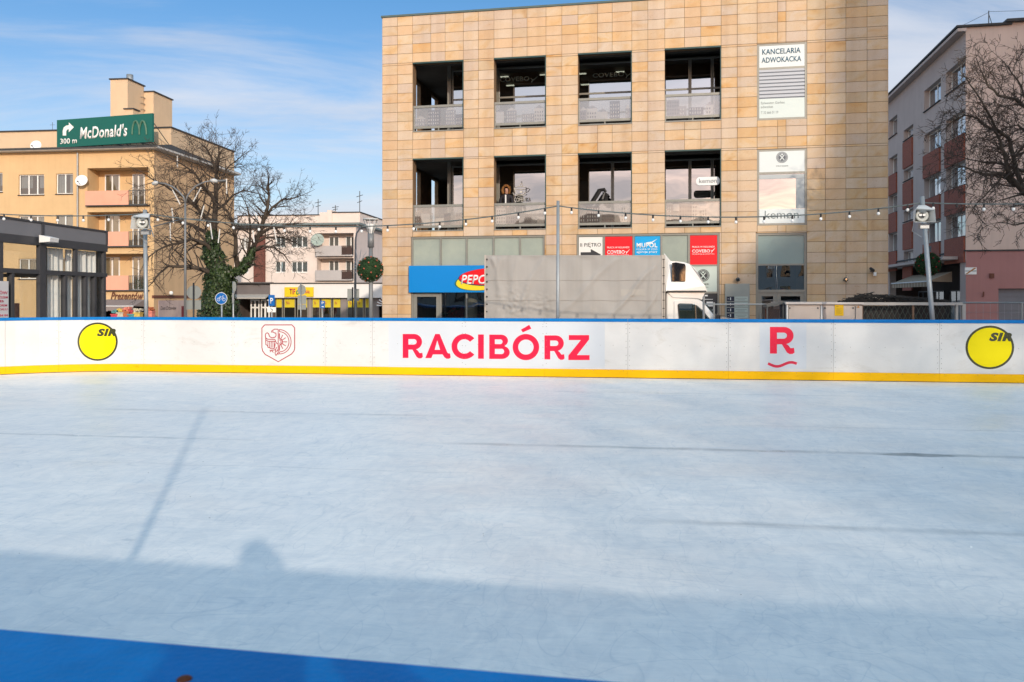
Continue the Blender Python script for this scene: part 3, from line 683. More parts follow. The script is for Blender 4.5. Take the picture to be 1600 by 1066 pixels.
# left side wall with its own openings onto the corner loggia
def side_hole(pa, pb, z0, z1): return (BF.v(pa, 0.42), BF.v(pb, 0.42), z0, z1)
SD = []
for z0, z1 in ((7.74, 10.6), (4.07, 6.9)):
    SD += [(3.0, 4.28, z0, z1), (5.9, 6.95, z0, z1)]
dus = [0.0]+[0.62*k for k in range(1, 26)]
mb = MB(); slabs(mb, LEFTF(0.0), dus, VS, SD, seed=5); mb.build('stone_cladding', m_stone, MBd)
D = dus[-1]
mb = MB(); slabs(mb, (lambda u, v, w: (W-w, u, v)), dus, VS, [], seed=7); mb.build('stone_cladding', m_stone, MBd)
core = MB(); wall(core, FRONT(0.0), (0, W), (GZ, ZT), OPS, 0.40, back=True)
wall(core, LEFTF(0.0), (0.0, D), (GZ, ZT), SD, 0.15, back=True)
core.quad((W, 0, GZ), (W, D, GZ), (W, D, ZT), (W, 0, ZT)); core.quad((0, D, GZ), (W, D, GZ), (W, D, ZT), (0, D, ZT))
core.quad((0, 0, ZT-0.02), (W, 0, ZT-0.02), (W, D, ZT-0.02), (0, D, ZT-0.02))
core.build('wall', m_joint, MBd)
cop = MB(); cop.box(-0.05, W+0.05, -0.06, 0.35, ZT+0.001, ZT+0.07); cop.box(-0.05, 0.35, 0.351, D, ZT+0.001, ZT+0.07); cop.box(W-0.35, W+0.05, 0.351, D, ZT+0.001, ZT+0.07)
cop.build('coping', pm('green_grey_coping', (0.08, 0.12, 0.115), 0.5, 0.1, 4), MBd)
# loggia interiors
lg = MB()
for z0, z1 in ((7.62, 10.75), (3.95, 7.0)):
    lg.box(0.155, 13.1, 0.405, 9.5, z0-0.2, z0); lg.box(0.155, 13.1, 0.405, 9.5, z1, z1+0.3)
    lg.box(13.1, 13.25, 0.405, 9.5, z0, z1)
    lg.box(0.155, 9, 9.3, 9.5, z0, z1)
    # dropped beams
    lg.box(0.156, 13.1, 1.60, 1.75, z1-0.12, z1-0.001)
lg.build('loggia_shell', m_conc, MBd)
for (a, b, z0, z1) in LOG:
    sills = MB(); lint = MB(); sills.box(a+0.002, b-0.002, -0.05, 0.39, z0-0.001, z0+0.035); lint.box(a+0.002, b-0.002, -0.045, 0.06, z1-0.05, z1-0.002)
    lint.box(b-0.03, b-0.002, -0.04, 0.06, z0+0.04, z1-0.051)
    sills.build('loggia_sill', M_['alu'], MBd); lint.build('lintel_trim', pm('dark_green_trim', (0.03, 0.07, 0.065), 0.5, 0.1, 4), MBd)
# balustrades
FILM = [glass('film_pale', (.5, .48, .45), .16, .02, .45, (.40, .36, .31)), glass('film_mid', (.5, .48, .45), .16, .02, .45, (.22, .19, .165)), glass('film_dark', (.4, .38, .36), .14, .02, .5, (.15, .13, .12)), glass('film_light', (.6, .58, .55), .16, .02, .5, (.45, .42, .37))]
for (a, b, z0, z1) in LOG:
    r = MB(); top = z0+0.98
    r.box(a+0.003, b-0.003, 0.03, 0.10, top-0.085, top); r.box(a+0.003, b-0.003, 0.035, 0.095, z0+0.13, z0+0.215)
    r.box(a+0.003, a+0.045, 0.04, 0.09, z0+0.04, top-0.086); r.box(b-0.045, b-0.003, 0.04, 0.09, z0+0.04, top-0.086)
    mpos = a+(b-a)*0.5; r.box(mpos-0.02, mpos+0.02, 0.045, 0.09, z0+0.036, z0+0.129)
    ro = r.build('balustrade', M_['alu'], MBd)
    gl = MB(); gl.quad((a+0.045, 0.065, z0+0.215), (b-0.045, 0.065, z0+0.215), (b-0.045, 0.065, top-0.086), (a+0.045, 0.065, top-0.086)); gl.build('glass_panel', M_['rail_glass'], ro)
    # sepia townscape film printed on the glass: house fronts with window rows
    rp = random.Random(int(a*13+z0*7)); lo, hi = z0+0.225, top-0.095; H_ = hi-lo; x = a+0.06; pm_ = MB()
    while x < b-0.2:
        wd_ = rp.uniform(.22, .5); x1 = min(b-0.06, x+wd_); hh = H_*rp.uniform(.35, .95); pm_.cur = rp.choice((0, 1, 1, 2)); pm_.quad((x, 0.060, lo), (x1, 0.060, lo), (x1, 0.060, lo+hh), (x, 0.060, lo+hh))
        if pm_.cur != 2 and rp.random() < .8: pm_.cur = 1 if pm_.cur == 0 else 0; pm_.poly([(x, 0.0601, lo+hh), (x1, 0.0601, lo+hh), ((x+x1)/2, 0.0601, min(hi, lo+hh+.12))])
        cc = rp.choice((2, 3)); pm_.cur = cc
        for i in range(int((x1-x)/.085)):
            for j in range(int(hh/.13)): xx = x+.03+i*.085; zz = lo+.05+j*.13; pm_.quad((xx, .0585, zz), (xx+.035, .0585, zz), (xx+.035, .0585, zz+.07), (xx, .0585, zz+.07))
        x = x1+rp.choice((0, 0, .08, .2))
    pm_.build('printed_film', FILM, ro)
# inner glazing, set back 2 m, turning the corner
GD = 2.0
for fl, (z0, z1) in enumerate(((7.62, 10.75), (3.95, 7.0))):
    us = [BF.u(706, GD), BF.u(740, GD), BF.u(778, GD), BF.u(857, GD), BF.u(886, GD)+0.35, BF.u(957, GD) if fl else BF.u(1000, GD), BF.u(1036, GD), BF.u(1078, GD), BF.u(1113, GD), 13.08]
    us = sorted(us)
    for a, b in zip(us, us[1:]):
        window(MBd, a+0.004, GD, z0+0.01, b-a-0.008, z1-z0-0.24, mull=(), trans=((0.34, 0.60) if fl == 0 else (0.42,) if a > 9.5 else ()), fm=M_['alu'], gm=M_['office_pane'], curtain=False, fw=0.055, name='loggia_window')
    ys = [GD+0.1, 4.4, 6.8, 9.25]
    for a, b in zip(ys, ys[1:]):
        window(MBd, us[0], b-0.005, z0+0.01, b-a-0.01, z1-z0-0.24, mull=(), trans=(0.655,), fm=M_['alu'], gm=M_['dark_pane'], curtain=False, fw=0.055, rz=R(-90), name='loggia_window')
    c_ = MB(); c_.box(us[0]-0.16, us[0]-0.01, GD-0.08, GD+0.12, z0+0.01, z1-0.005); c_.build('loggia_column', M_['alu'], MBd)
rooms = MB()
for z0, z1 in ((7.62, 10.75), (3.95, 7.0)):
    rooms.box(us[0]+0.1, 13.05, GD+5.2, GD+5.3, z0, z1); rooms.box(us[0]+0.1, 13.05, GD+0.15, GD+5.19, z1-0.17, z1-0.16)
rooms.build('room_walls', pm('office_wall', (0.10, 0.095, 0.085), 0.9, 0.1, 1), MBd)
# ceiling lamps that are switched on in the top floor office
lamp_m = pm('lit_tube', (1.0, 0.86, 0.62), 0.5, 0.02, 1, emit=2.2)
for px, py, d in ((788, 113, 3.2), (797, 132, 4.6), (850, 116, 3.2), (909, 115, 3.0), (914, 132, 4.4), (969, 112, 3.2)):
    u_, z_ = BF.p(px, py, d); z_ = min(z_, 10.5)
    q = MB(); q.box(u_-0.17, u_+0.17, d, d+0.08, z_-0.02, z_+0.02)
    q.build('ceiling_light', lamp_m, MBd)
# ---- ground floor: left shop
def plate(x0, x1, y0, y1, d0, d1, mb=None, px_y=None):
    mb = mb or MB(); mb.box(BF.u(x0), BF.u(x1), d0, d1, BF.z((x0+x1)/2 if px_y is None else px_y, y1), BF.z((x0+x1)/2 if px_y is None else px_y, y0)); return mb
m_frost = pm('frosted_glass', (0.27, 0.315, 0.285), 0.22, 0.06, 0.8, col2=(0.36, 0.40, 0.34), spec=0.6)
SF = MB(); a, b, c, d = SH1; zs = BF.z(745, 415)
SF.box(a, b, 0.02, 0.14, 3.80, 3.868)
ms = [a, BF.u(687), BF.u(727.5), BF.u(769.5), BF.u(811), b-0.06]
for k, x in enumerate(ms): SF.box(x, x+0.06, 0.021, 0.139, GZ, 3.799)
SF.build('shopfront_frame', M_['alu'], MBd)
for x, y in zip(ms, ms[1:]):
    q = MB(); q.box(x+0.062, y-0.002, 0.07, 0.085, zs-0.1, 3.798); q.build('frosted_pane', m_frost, MBd)
zb = BF.z(745, 457)
for k, (x, y) in enumerate(zip(ms, ms[1:])):
    if k == 0: continue
    q = MB(); q.quad((x+0.062, 0.08, GZ), (y-0.002, 0.08, GZ), (y-0.002, 0.08, zb+0.1), (x+0.062, 0.08, zb+0.1)); q.build('shop_pane', M_['shop_pane'], MBd)
dr = window(MBd, ms[0]+0.064, 0.05, GZ+0.02, ms[1]-ms[0]-0.07, zb-GZ-0.04, mull=(), fm=M_['alu'], gm=M_['shop_pane'], curtain=False, fw=0.14, name='shop_door')
hb = MB(); hb.tube([(1.0, -0.05, 0.75), (1.0, -0.05, 1.35)], 0.015); hb.build('handle', M_['steel'], dr)
ri = MB(); ri.box(a+0.1, b-0.1, 5.0, 5.1, GZ, 3.6); ri.box(a+0.1, b-0.1, 0.6, 4.99, zb+0.35, zb+0.4); ri.build('shop_interior', pm('shop_wall', (0.09, 0.075, 0.06), 0.9, 0.2, 1), MBd)
pc = MB(); pc.lathe([(0.24, GZ), (0.24, zb+0.34)], (BF.u(736, 0.75), 0.75, 0), 24); pc.build('shop_column', pm('cream_column', (0.55, 0.50, 0.40), 0.7, 0.05, 2), MBd, True)
# sign fascia
def sign_at(name, label, x, y, z, cat='sign', group=None): return at_thing(BF, name, label, cat, x, y, z, group)
S1 = sign_at('fascia_sign', 'blue shop fascia with red and yellow oval logo partly hidden by the truck', SH1[0], 0, zs)
q = MB(); q.box(-0.04, SH1[1]-SH1[0]+0.04, -0.16, 0.0, zb-zs, 0); q.build('fascia', pm('fascia_blue', (0.0, 0.215, 0.60), 0.35, 0.03, 1), S1)
ox, oz = BF.p(765, 435.5); ox -= SH1[0]; oz -= zs
ey = pm('oval_yellow', (0.80, 0.62, 0.02), 0.4, 0.03, 1); er = pm('oval_red', (0.78, 0.005, 0.012), 0.35, 0.03, 1); eg = pm('oval_green', (0.02, 0.14, 0.10), 0.4, 0.03, 1)
def tilt(cx, cz, rx, rz, ang, y, n=40): 
    ca, sa = math.cos(R(ang)), math.sin(R(ang)); return [(cx+rx*math.cos(2*math.pi*k/n)*ca-rz*math.sin(2*math.pi*k/n)*sa, y, cz+rx*math.cos(2*math.pi*k/n)*sa+rz*math.sin(2*math.pi*k/n)*ca) for k in range(n)]
for nm_, mt_, y_, s_, dx_, dz_ in (('oval_edge', eg, -0.167, 1.05, 0.02, -0.02), ('oval_back', ey, -0.172, 1.0, 0.02, -0.02)):
    q = MB(); q.poly(tilt(ox+dx_, oz+dz_, 1.24*s_, 0.37*s_, 8, y_)); q.build(nm_, mt_, S1)
q = MB(); q.poly(tilt(ox+0.03, oz+0.06, 1.16, 0.32, 3, -0.177)); q.build('oval_shadow', pm('oval_navy', (0.02, 0.02, 0.08), 0.4, 0.03, 1), S1)
q = MB(); q.poly(tilt(ox+0.02, oz+0.075, 1.11, 0.295, 3, -0.182)); q.build('oval', er, S1)
p0 = BF.u(722)-SH1[0]; p1 = BF.u(768)-SH1[0]
lettering(S1, 'PEPCO', p0, p0+(p1-p0)*1.04+0.1, BF.z(740, 443.5)-zs-0.02, BF.z(740, 431)-zs+0.03, -0.19, M_['white'], 0.03, 0.25)
# goods seen inside the shop window
for k, (px, py, col) in enumerate(((712, 492, (0.25, 0.05, 0.06)), (722, 490, (0.28, 0.06, 0.08)), (700, 494, (0.04, 0.09, 0.04)), (752, 496, (0.45, 0.2, 0.2)))):
    u_, z_ = BF.p(px, py, 1.2+0.2*k)
    q = MB(); rr = random.Random(k)
    for j in range(60):
        x, y, z = rr.gauss(0, .14), rr.gauss(0, .12), rr.gauss(0, .1); s_ = rr.uniform(.03, .07)
        q.quad((x-s_, y, z-s_), (x+s_, y+s_*rr.uniform(-1, 1), z-s_*.4), (x+s_, y, z+s_), (x-s_*.5, y+s_, z+s_*.6))
    for j in range(8): q.box(-0.2+.05*j, -0.17+.05*j, -.1, .1, -1.6, -.05)
    T_ = at_thing(BF, 'shop_display', ['red textile heap on a rack in the blue shop window', 'pink textile heap on a rack in the blue shop window', 'dark green goods on a rack beside the shop door', 'pink toy pile at the edge of the truck'][k], 'shop display', u_, 1.2+.2*k, z_)
    q.build('goods', pm('goods%d' % k, col, 0.9, 0.4, 8), T_)
# ---- ground floor: right shopfront with advertising panes
a, b, c, d = SH2
SF = MB(); SF.box(a, b, 0.02, 0.14, 3.80, 3.868)
ms = [a, BF.u(942), BF.u(988.5), BF.u(1032), BF.u(1075), b-0.06]
for x in ms: SF.box(x, x+0.06, 0.021, 0.139, GZ, 3.799)
zA = BF.z(1100, 413.5); zB = BF.z(1100, 456)
SF.box(ms[4]+0.061, ms[5]-0.001, 0.024, 0.136, zA-0.05, zA); SF.box(ms[4]+0.061, ms[5]-0.001, 0.024, 0.136, zB-0.06, zB)
SF.build('shopfront_frame', M_['alu'], MBd)
for k, (x, y) in enumerate(zip(ms, ms[1:])):
    lo = zA+0.002 if k == 4 else 1.9
    q = MB(); q.box(x+0.062, y-0.002, 0.07, 0.085, lo, 3.798); q.build('frosted_pane', m_frost, MBd)
    if k < 4:
        q = MB(); q.quad((x+0.062, 0.08, GZ), (y-0.002, 0.08, GZ), (y-0.002, 0.08, 1.898), (x+0.062, 0.08, 1.898)); q.build('shop_pane', M_['shop_pane'], MBd)
q = MB(); q.box(ms[4]+0.062, ms[5]-0.002, 0.07, 0.085, zB+0.002, zA-0.052); q.build('frosted_pane', m_frost, MBd)
q = MB(); q.box(ms[4]+0.062, ms[5]-0.002, 0.07, 0.085, GZ, zB-0.062); q.build('dark_pane', M_['dark_pane'], MBd)
adr = pm('advert_red', (0.82, 0.004, 0.012), 0.35, 0.03, 1); adb = pm('advert_blue', (0.0, 0.34, 0.72), 0.35, 0.03, 1); ink = pm('ink', (0.03, 0.03, 0.035), 0.5, 0.1, 1)
def ad(name, label, k, col, z0, z1):
    x0, x1 = ms[k]+0.075, ms[k+1]-0.015
    T_ = sign_at(name, label, x0, 0.05, z0, 'window sign'); q = MB(); q.box(0, x1-x0, 0, 0.012, 0, z1-z0); q.build('panel', col, T_); return T_, x1-x0, z1-z0
T_, w_, h_ = ad('window_sign', 'white window sign reading II PIĘTRO with a black arrow above the truck', 0, pm('sign_white', (0.74, 0.73, 0.70), 0.5, 0.03, 1), 2.45, 3.78)
pb = lambda px, base: BF.u(px)-base
B0 = ms[0]+0.075
lettering(T_, 'II PIĘTRO', pb(906.5, B0), pb(939, B0), BF.z(922, 387)-2.45, BF.z(922, 379.5)-2.45, -0.004, ink, 0.008)
q = MB(); x0 = pb(907, B0); x1 = pb(923, B0); x2 = pb(939, B0); zc_ = BF.z(922, 398)-2.45
q.box(x0, x1, -0.006, -0.002, zc_-0.09, zc_+0.09); q.prism([(x1-0.001, zc_-0.2), (x2, zc_), (x1-0.001, zc_+0.2)], -0.0062, -0.0018); q.build('arrow', ink, T_)
T_, w_, h_ = ad('window_sign', 'red window sign with white job advert lettering, next to the white arrow sign', 1, adr, 2.45, 3.78)
def covebo(T_, k, pxa, pxb, ya, yb, yc, yd, ye, yf, z0):
    B = ms[k]+0.075; mid = (pxa+pxb)/2
    lettering(T_, 'PRACA W HOLANDII', pb(pxa, B), pb(pxb, B), BF.z(mid, yb)-z0, BF.z(mid, ya)-z0, -0.004, M_['white'], 0.012)
    lettering(T_, 'COVEBO', pb(pxa, B), pb(pxb-7, B), BF.z(mid, yd)-z0, BF.z(mid, yc)-z0, -0.004, M_['white'], 0.03)
    lettering(T_, 'PRODUKCJA & LOGISTYKA', pb(pxa, B), pb(pxb, B), BF.z(mid, yf)-z0, BF.z(mid, ye)-z0, -0.004, M_['white'], 0.012)
    q = MB(); x, z = pb(pxb-5, B), BF.z(mid, yd)-z0; q.tube([(x, -0.006, z), (x+0.03, -0.006, z+0.05), (x+0.13, -0.006, z+0.16)], [0.012, 0.018, 0.004], 4); q.tube([(x-0.02, -0.006, z+0.09), (x+0.03, -0.006, z+0.05)], 0.01, 4); q.build('bird_mark', M_['white'], T_)
covebo(T_, 1, 948.5, 983, 385.2, 388.2, 391, 396.8, 397.8, 400.5, 2.45)
T_, w_, h_ = ad('window_sign', 'bright blue window sign with white lettering, between the red and grey panes', 2, adb, 2.45, 3.78)
B = ms[2]+0.075
lettering(T_, 'MUPOL', pb(994.5, B), pb(1027, B), BF.z(1010, 387)-2.45, BF.z(1010, 379.5)-2.45, -0.004, M_['white'], 0.05)
lettering(T_, 'POLSKA SP ZOO', pb(994.5, B), pb(1027, B), BF.z(1010, 391)-2.45, BF.z(1010, 388.3)-2.45, -0.004, M_['white'], 0.01)
lettering(T_, 'agencja pracy', pb(994.5, B), pb(1027, B), BF.z(1010, 396.2)-2.45, BF.z(1010, 392)-2.45, -0.004, M_['white'], 0.02)
q = MB(); x = pb(1014, B); z = BF.z(1010, 380)-2.45; q.poly([(x, -0.009, z), (x+0.06, -0.009, z-0.03), (x+0.3, -0.009, z+0.15)]); q.poly([(x-0.12, -0.0085, z+0.02), (x+0.05, -0.0085, z-0.04), (x+0.08, -0.0085, z+0.05)]); q.build('swallow_mark', M_['white'], T_)
T_, w_, h_ = ad('window_sign', 'red window sign with white lettering above the round emblem, over the truck cab', 4, adr, zA+0.004, 3.78)
covebo(T_, 4, 1081.5, 1116.5, 384.3, 387.2, 389.8, 394.8, 396.2, 398.4, zA+0.004)
def emblem(parent, cx, cz, r, y, dark=ink, light=None):
    light = light or M_['white']
    q = MB(); q.disc((cx, y, cz), r, 32); e = q.build('emblem', dark, parent)
    q = MB(); n = 36
    for r0, r1, yy_ in ((0.90, 0.84, -0.002), (0.70, 0.66, -0.002)):
        for k in range(n):
            a0, a1 = 2*math.pi*k/n, 2*math.pi*(k+1)/n
            q.quad(*[(cx+r*rr_*math.cos(aa), y+yy_, cz+r*rr_*math.sin(aa)) for rr_, aa in ((r0, a0), (r0, a1), (r1, a1), (r1, a0))])
    for sgn in (-1, 1):
        q.quad((cx-sgn*r*.42, y-0.003-0.0002*sgn, cz-r*.45), (cx-sgn*r*.30, y-0.003-0.0002*sgn, cz-r*.52), (cx+sgn*r*.44, y-0.003-0.0002*sgn, cz+r*.38), (cx+sgn*r*.32, y-0.003-0.0002*sgn, cz+r*.48))
    q.poly([(cx-r*.2, y-0.004, cz+r*.55), (cx, y-0.004, cz+r*.3), (cx+r*.2, y-0.004, cz+r*.55), (cx+r*.1, y-0.004, cz+r*.62), (cx-r*.1, y-0.004, cz+r*.62)])
    q.build('emblem_lines', light, e); return e
m_mint = pm('sign_mint', (0.50, 0.575, 0.53), 0.4, 0.04, 1)
B = ms[4]+0.075; z0 = zB+0.004; T_ = sign_at('window_sign', 'pale green window sign with dark round emblem, behind the truck cab', B, 0.05, z0, 'window sign')
q = MB(); q.box(0, ms[5]-0.015-B, 0, 0.012, 0, zA-0.056-z0); q.build('panel', m_mint, T_)
emblem(T_, pb(1098.8, B), BF.z(1099, 430.5)-z0, 0.215, -0.003, light=m_mint)
lettering(T_, 'FRYZJER', pb(1087, B), pb(1108, B), BF.z(1099, 446.5)-z0, BF.z(1099, 443)-z0, -0.004, ink, 0.01)
lettering(T_, 'BARBER SHOP', pb(1089, B), pb(1107, B), BF.z(1099, 449.7)-z0, BF.z(1099, 448.4)-z0, -0.004, ink)
T_ = sign_at('window_sign', 'black window sign with white opening lines, just right of the windscreen', B, 0.05, 0.2, 'window sign')
q = MB(); q.box(0, ms[5]-0.015-B, 0, 0.012, 0, zB-0.066-0.2); q.build('panel', ink, T_)
q = MB(); zt = BF.z(1108, 462)-0.2
for k, (xa, xb_, dz, hh) in enumerate(((1101, 1106, 0, .05), (1101, 1114, -.13, .02), (1104, 1114, -.24, .06), (1104, 1114, -.35, .05), (1102, 1114, -.5, .02))): q.box(pb(xa, B), pb(xb_, B), -0.004, 0.001, zt+dz-hh/2, zt+dz+hh/2)
q.build('text_lines', M_['white'], T_)
# ---- right windows
def win_frame(rect, name, trans, panes):
    a, b, c, d = rect
    return window(MBd, a+0.003, 0.0, c+0.003, b-a-0.006, d-c-0.006, mull=(), trans=trans, fm=M_['alu'], gm=M_['office_pane'], curtain=False, fw=0.06, name=name, t=0.08)
f1 = WIN1; ht = f1[3]-f1[2]; k1 = (BF.z(1222, 106)-f1[2])/ht; win_frame(WIN1, 'window', (k1,), 0)
m_sgn = pm('sign_white_blue', (0.66, 0.70, 0.70), 0.45, 0.03, 1)
T_ = sign_at('window_sign', 'white window sign reading KANCELARIA ADWOKACKA at the top right of the facade', wx0+0.07, 0.01, BF.z(1222, 104.5), 'window sign')
B = wx0+0.07; z0 = BF.z(1222, 104.5); q = MB(); q.box(0, wx1-wx0-0.14, 0, 0.02, 0, f1[3]-0.065-z0); q.build('panel', m_sgn, T_)
navy = pm('sign_navy', (0.015, 0.085, 0.14), 0.5, 0.05, 1)
lettering(T_, 'KANCELARIA', pb(1191, B), pb(1251, B), BF.z(1222, 84)-z0, BF.z(1222, 75.5)-z0, -0.004, navy, 0.02)
lettering(T_, 'ADWOKACKA', pb(1190, B), pb(1252, B), BF.z(1222, 97)-z0, BF.z(1222, 88.5)-z0, -0.004, navy, 0.02)
zl0, zl1 = BF.z(1222, 153), BF.z(1222, 107.5); q = MB()
n = 8
for k in range(n):
    z = zl0+(zl1-zl0)*k/n; q.box(wx0+0.07, wx1-0.07, 0.012, 0.03, z+0.035, z+(zl1-zl0)/n-0.006)
q.build('blind', pm('blind_grey', (0.46, 0.48, 0.52), 0.5, 0.03, 1), MBd)
q = MB(); q.box(wx0+0.07, wx1-0.07, 0.036, 0.038, zl0, zl1); q.build('blind_backing', pm('blind_back', (0.20, 0.22, 0.26), 0.6, 0.03, 1), MBd)  # darker backing sheet behind the blind slats
z0 = f1[2]+0.07; T_ = sign_at('window_sign', 'pale window sign with the lawyer name and phone number under a striped blind', B, 0.01, z0, 'window sign')
q = MB(); q.box(0, wx1-wx0-0.14, 0, 0.02, 0, zl0-0.01-z0); q.build('panel', pm('sign_pale_mint', (0.60, 0.665, 0.64), 0.45, 0.03, 1), T_)
gi = pm('ink_grey', (0.22, 0.25, 0.25), 0.5, 0.05, 1)
lettering(T_, 'Sylwester Garbas', pb(1189, B), pb(1226, B), BF.z(1208, 163.5)-z0, BF.z(1208, 158.5)-z0, -0.004, gi)
lettering(T_, 'adwokat', pb(1189, B), pb(1208, B), BF.z(1208, 168.5)-z0, BF.z(1208, 164.5)-z0, -0.004, gi)
lettering(T_, 'T 32 666 01 19', pb(1189, B), pb(1216, B), BF.z(1208, 177.5)-z0, BF.z(1208, 173.5)-z0, -0.004, gi)
f2 = WIN2; ht = f2[3]-f2[2]; win_frame(WIN2, 'window', ((BF.z(1222, 270)-f2[2])/ht,), 0)
z0 = BF.z(1222, 269); T_ = sign_at('window_sign', 'white window sign with small round emblem, in the middle storey right window', B, 0.01, z0, 'window sign')
q = MB(); q.box(0, wx1-wx0-0.14, 0, 0.02, 0, f2[3]-0.065-z0); q.build('panel', m_sgn, T_)
emblem(T_, pb(1222, B), BF.z(1222, 246)-z0, 0.19, -0.003, pm('emblem_grey', (0.10, 0.11, 0.13), 0.5, 0.1, 1), m_sgn)
lettering(T_, 'FRYZJER', pb(1213, B), pb(1232, B), BF.z(1222, 261)-z0, BF.z(1222, 258.5)-z0, -0.004, gi, 0.01)
z0 = f2[2]+0.07; T_ = sign_at('window_sign', 'white window sign with thin grey letters along the bottom of the middle storey right window', B, 0.01, z0, 'window sign')
q = MB(); q.box(0, wx1-wx0-0.14, 0, 0.02, 0, BF.z(1222, 326.5)-z0); q.build('panel', m_sgn, T_)
lettering(T_, 'kemøn', pb(1195, B), pb(1248, B), BF.z(1222, 342)-z0, BF.z(1222, 329)-z0, -0.004, gi, -0.004)
q = MB(); q.box(wx0+0.07, wx1-0.07, 0.02, 0.03, BF.z(1222, 279), BF.z(1222, 272.5)); q.box(BF.u(1244), wx1-0.07, 0.021, 0.031, BF.z(1222, 326), BF.z(1222, 279.3)); q.build('window_film', pm('film_white', (0.42, 0.45, 0.46), 0.4, 0.04, 1), MBd)
# ---- entrance
a, b, c, d = ENT; SF = MB(); SF.box(a, b, 0.02, 0.14, d-0.07, d-0.003); SF.box(a, a+0.08, 0.021, 0.139, GZ, d-0.071); SF.box(b-0.08, b-0.003, 0.021, 0.139, GZ, d-0.071)
z1 = BF.z(1222, 413.5); z2 = BF.z(1222, 455); SF.box(a+0.081, b-0.081, 0.024, 0.136, z1-0.03, z1+0.03); SF.box(a+0.081, b-0.081, 0.024, 0.136, z2-0.05, z2+0.05)
SF.build('entrance_frame', M_['alu'], MBd)
q = MB(); q.box(a+0.081, b-0.081, 0.07, 0.085, z1+0.031, d-0.071); q.build('frosted_pane', pm('frosted_teal', (0.25, 0.33, 0.32), 0.15, 0.08, 0.6, spec=0.7), MBd)
q = MB(); q.quad((a+0.081, 0.08, z2+0.051), (b-0.081, 0.08, z2+0.051), (b-0.081, 0.08, z1-0.031), (a+0.081, 0.08, z1-0.031)); q.build('pane', M_['office_pane'], MBd)
mid = a+(b-a)*0.42
for x0, x1 in ((a+0.083, mid), (mid+0.005, b-0.083)):
    dr = window(MBd, x0, 0.05, GZ+0.01, x1-x0, z2-0.052-GZ-0.01, mull=(), fm=M_['alu'], gm=M_['office_pane'], curtain=False, fw=0.12, name='entrance_door')
    hb = MB(); hb.tube([(0.06, -0.05, 0.9), (0.06, -0.05, 1.5)], 0.015); hb.build('handle', M_['steel'], dr)
q = MB(); q.box(a, b, 2.5, 2.55, GZ, d); q.build('entrance_hall', M_['room'], MBd)
# ---- things on the facade
u0, u1 = BF.u(1132.5), BF.u(1171); z1 = BF.z(1152, 443.5)
T_ = sign_at('directory_board', 'grey metal directory board with dark numbered strips beside the glass entrance', u0, -0.035, 0.2, 'sign'); h_ = z1-0.2; w_ = u1-u0
q = MB(); q.box(0, w_, -0.05, 0, 0, h_); q.build('board', pm('directory_grey', (0.33, 0.34, 0.31), 0.45, 0.05, 3), T_, bevel=0.008)
for k in range(6):
    zt = BF.z(1152, 463.5)-0.2-k*0.192
    if zt < 0.2: break
    q = MB(); q.box(0.06, 0.31, -0.058, -0.052, zt-0.16, zt); s_ = q.build('number_plate', pm('plate_ink_blue', (0.012, 0.02, 0.045), 0.4, 0.1, 1), T_)
    q = MB(); q.box(0.315, w_-0.06, -0.058, -0.052, zt-0.16, zt); q.build('name_plate', pm('plate_mint', (0.44, 0.50, 0.46), 0.4, 0.05, 1), T_)
    q = MB(); q.box(0.17, 0.20, -0.0605, -0.0585, zt-0.12, zt-0.03); q.box(0.10, 0.12, -0.0605, -0.0585, zt-0.09, zt-0.07); q.build('digit', M_['white'], s_)
    q = MB(); q.box(0.36, w_-0.1, -0.0605, -0.0585, zt-0.07, zt-0.055); q.box(0.42, w_-0.16, -0.0605, -0.0585, zt-0.12, zt-0.105); q.build('text_lines', gi, s_)
def wall_lamp(px, py, label):
    u_, z_ = BF.p(px, py); T_ = sign_at('wall_lamp', label, u_, -0.035, z_, 'wall lamp')
    q = MB(); q.tube([(0, 0, 0), (0, -0.09, 0)], 0.05, 12); q.ball((0, -0.14, 0), 0.075, 14); q.build('lamp_body', M_['dark_steel'], T_, True)
    q = MB(); q.disc((0, -0.222, 0), 0.035, 12); q.build('lens', M_['dark_pane'], T_)
wall_lamp(1152.5, 437, 'small round dark wall lamp above the directory board'); wall_lamp(1320, 437, 'small round dark wall lamp right of the glass entrance')
u_, z_ = BF.p(1362, 423); T_ = sign_at('security_camera', 'small security camera near the right corner of the sandstone wall', u_, -0.035, z_, 'camera')
q = MB(); q.box(-0.05, 0.05, -0.04, 0, -0.05, 0.05); q.tube([(0, -0.03, 0), (0.02, -0.12, 0.0)], 0.02, 8); q.build('bracket', M_['dark_steel'], T_)
q = MB(); q.tube([(0.02, -0.12, 0.0), (-0.10, -0.28, 0.06)], 0.05, 12); q.build('housing', M_['black'], T_); q = MB(); q.box(0.03, 0.12, -0.12, -0.02, -0.18, -0.06); q.build('junction_box', M_['white'], T_, bevel=0.01)
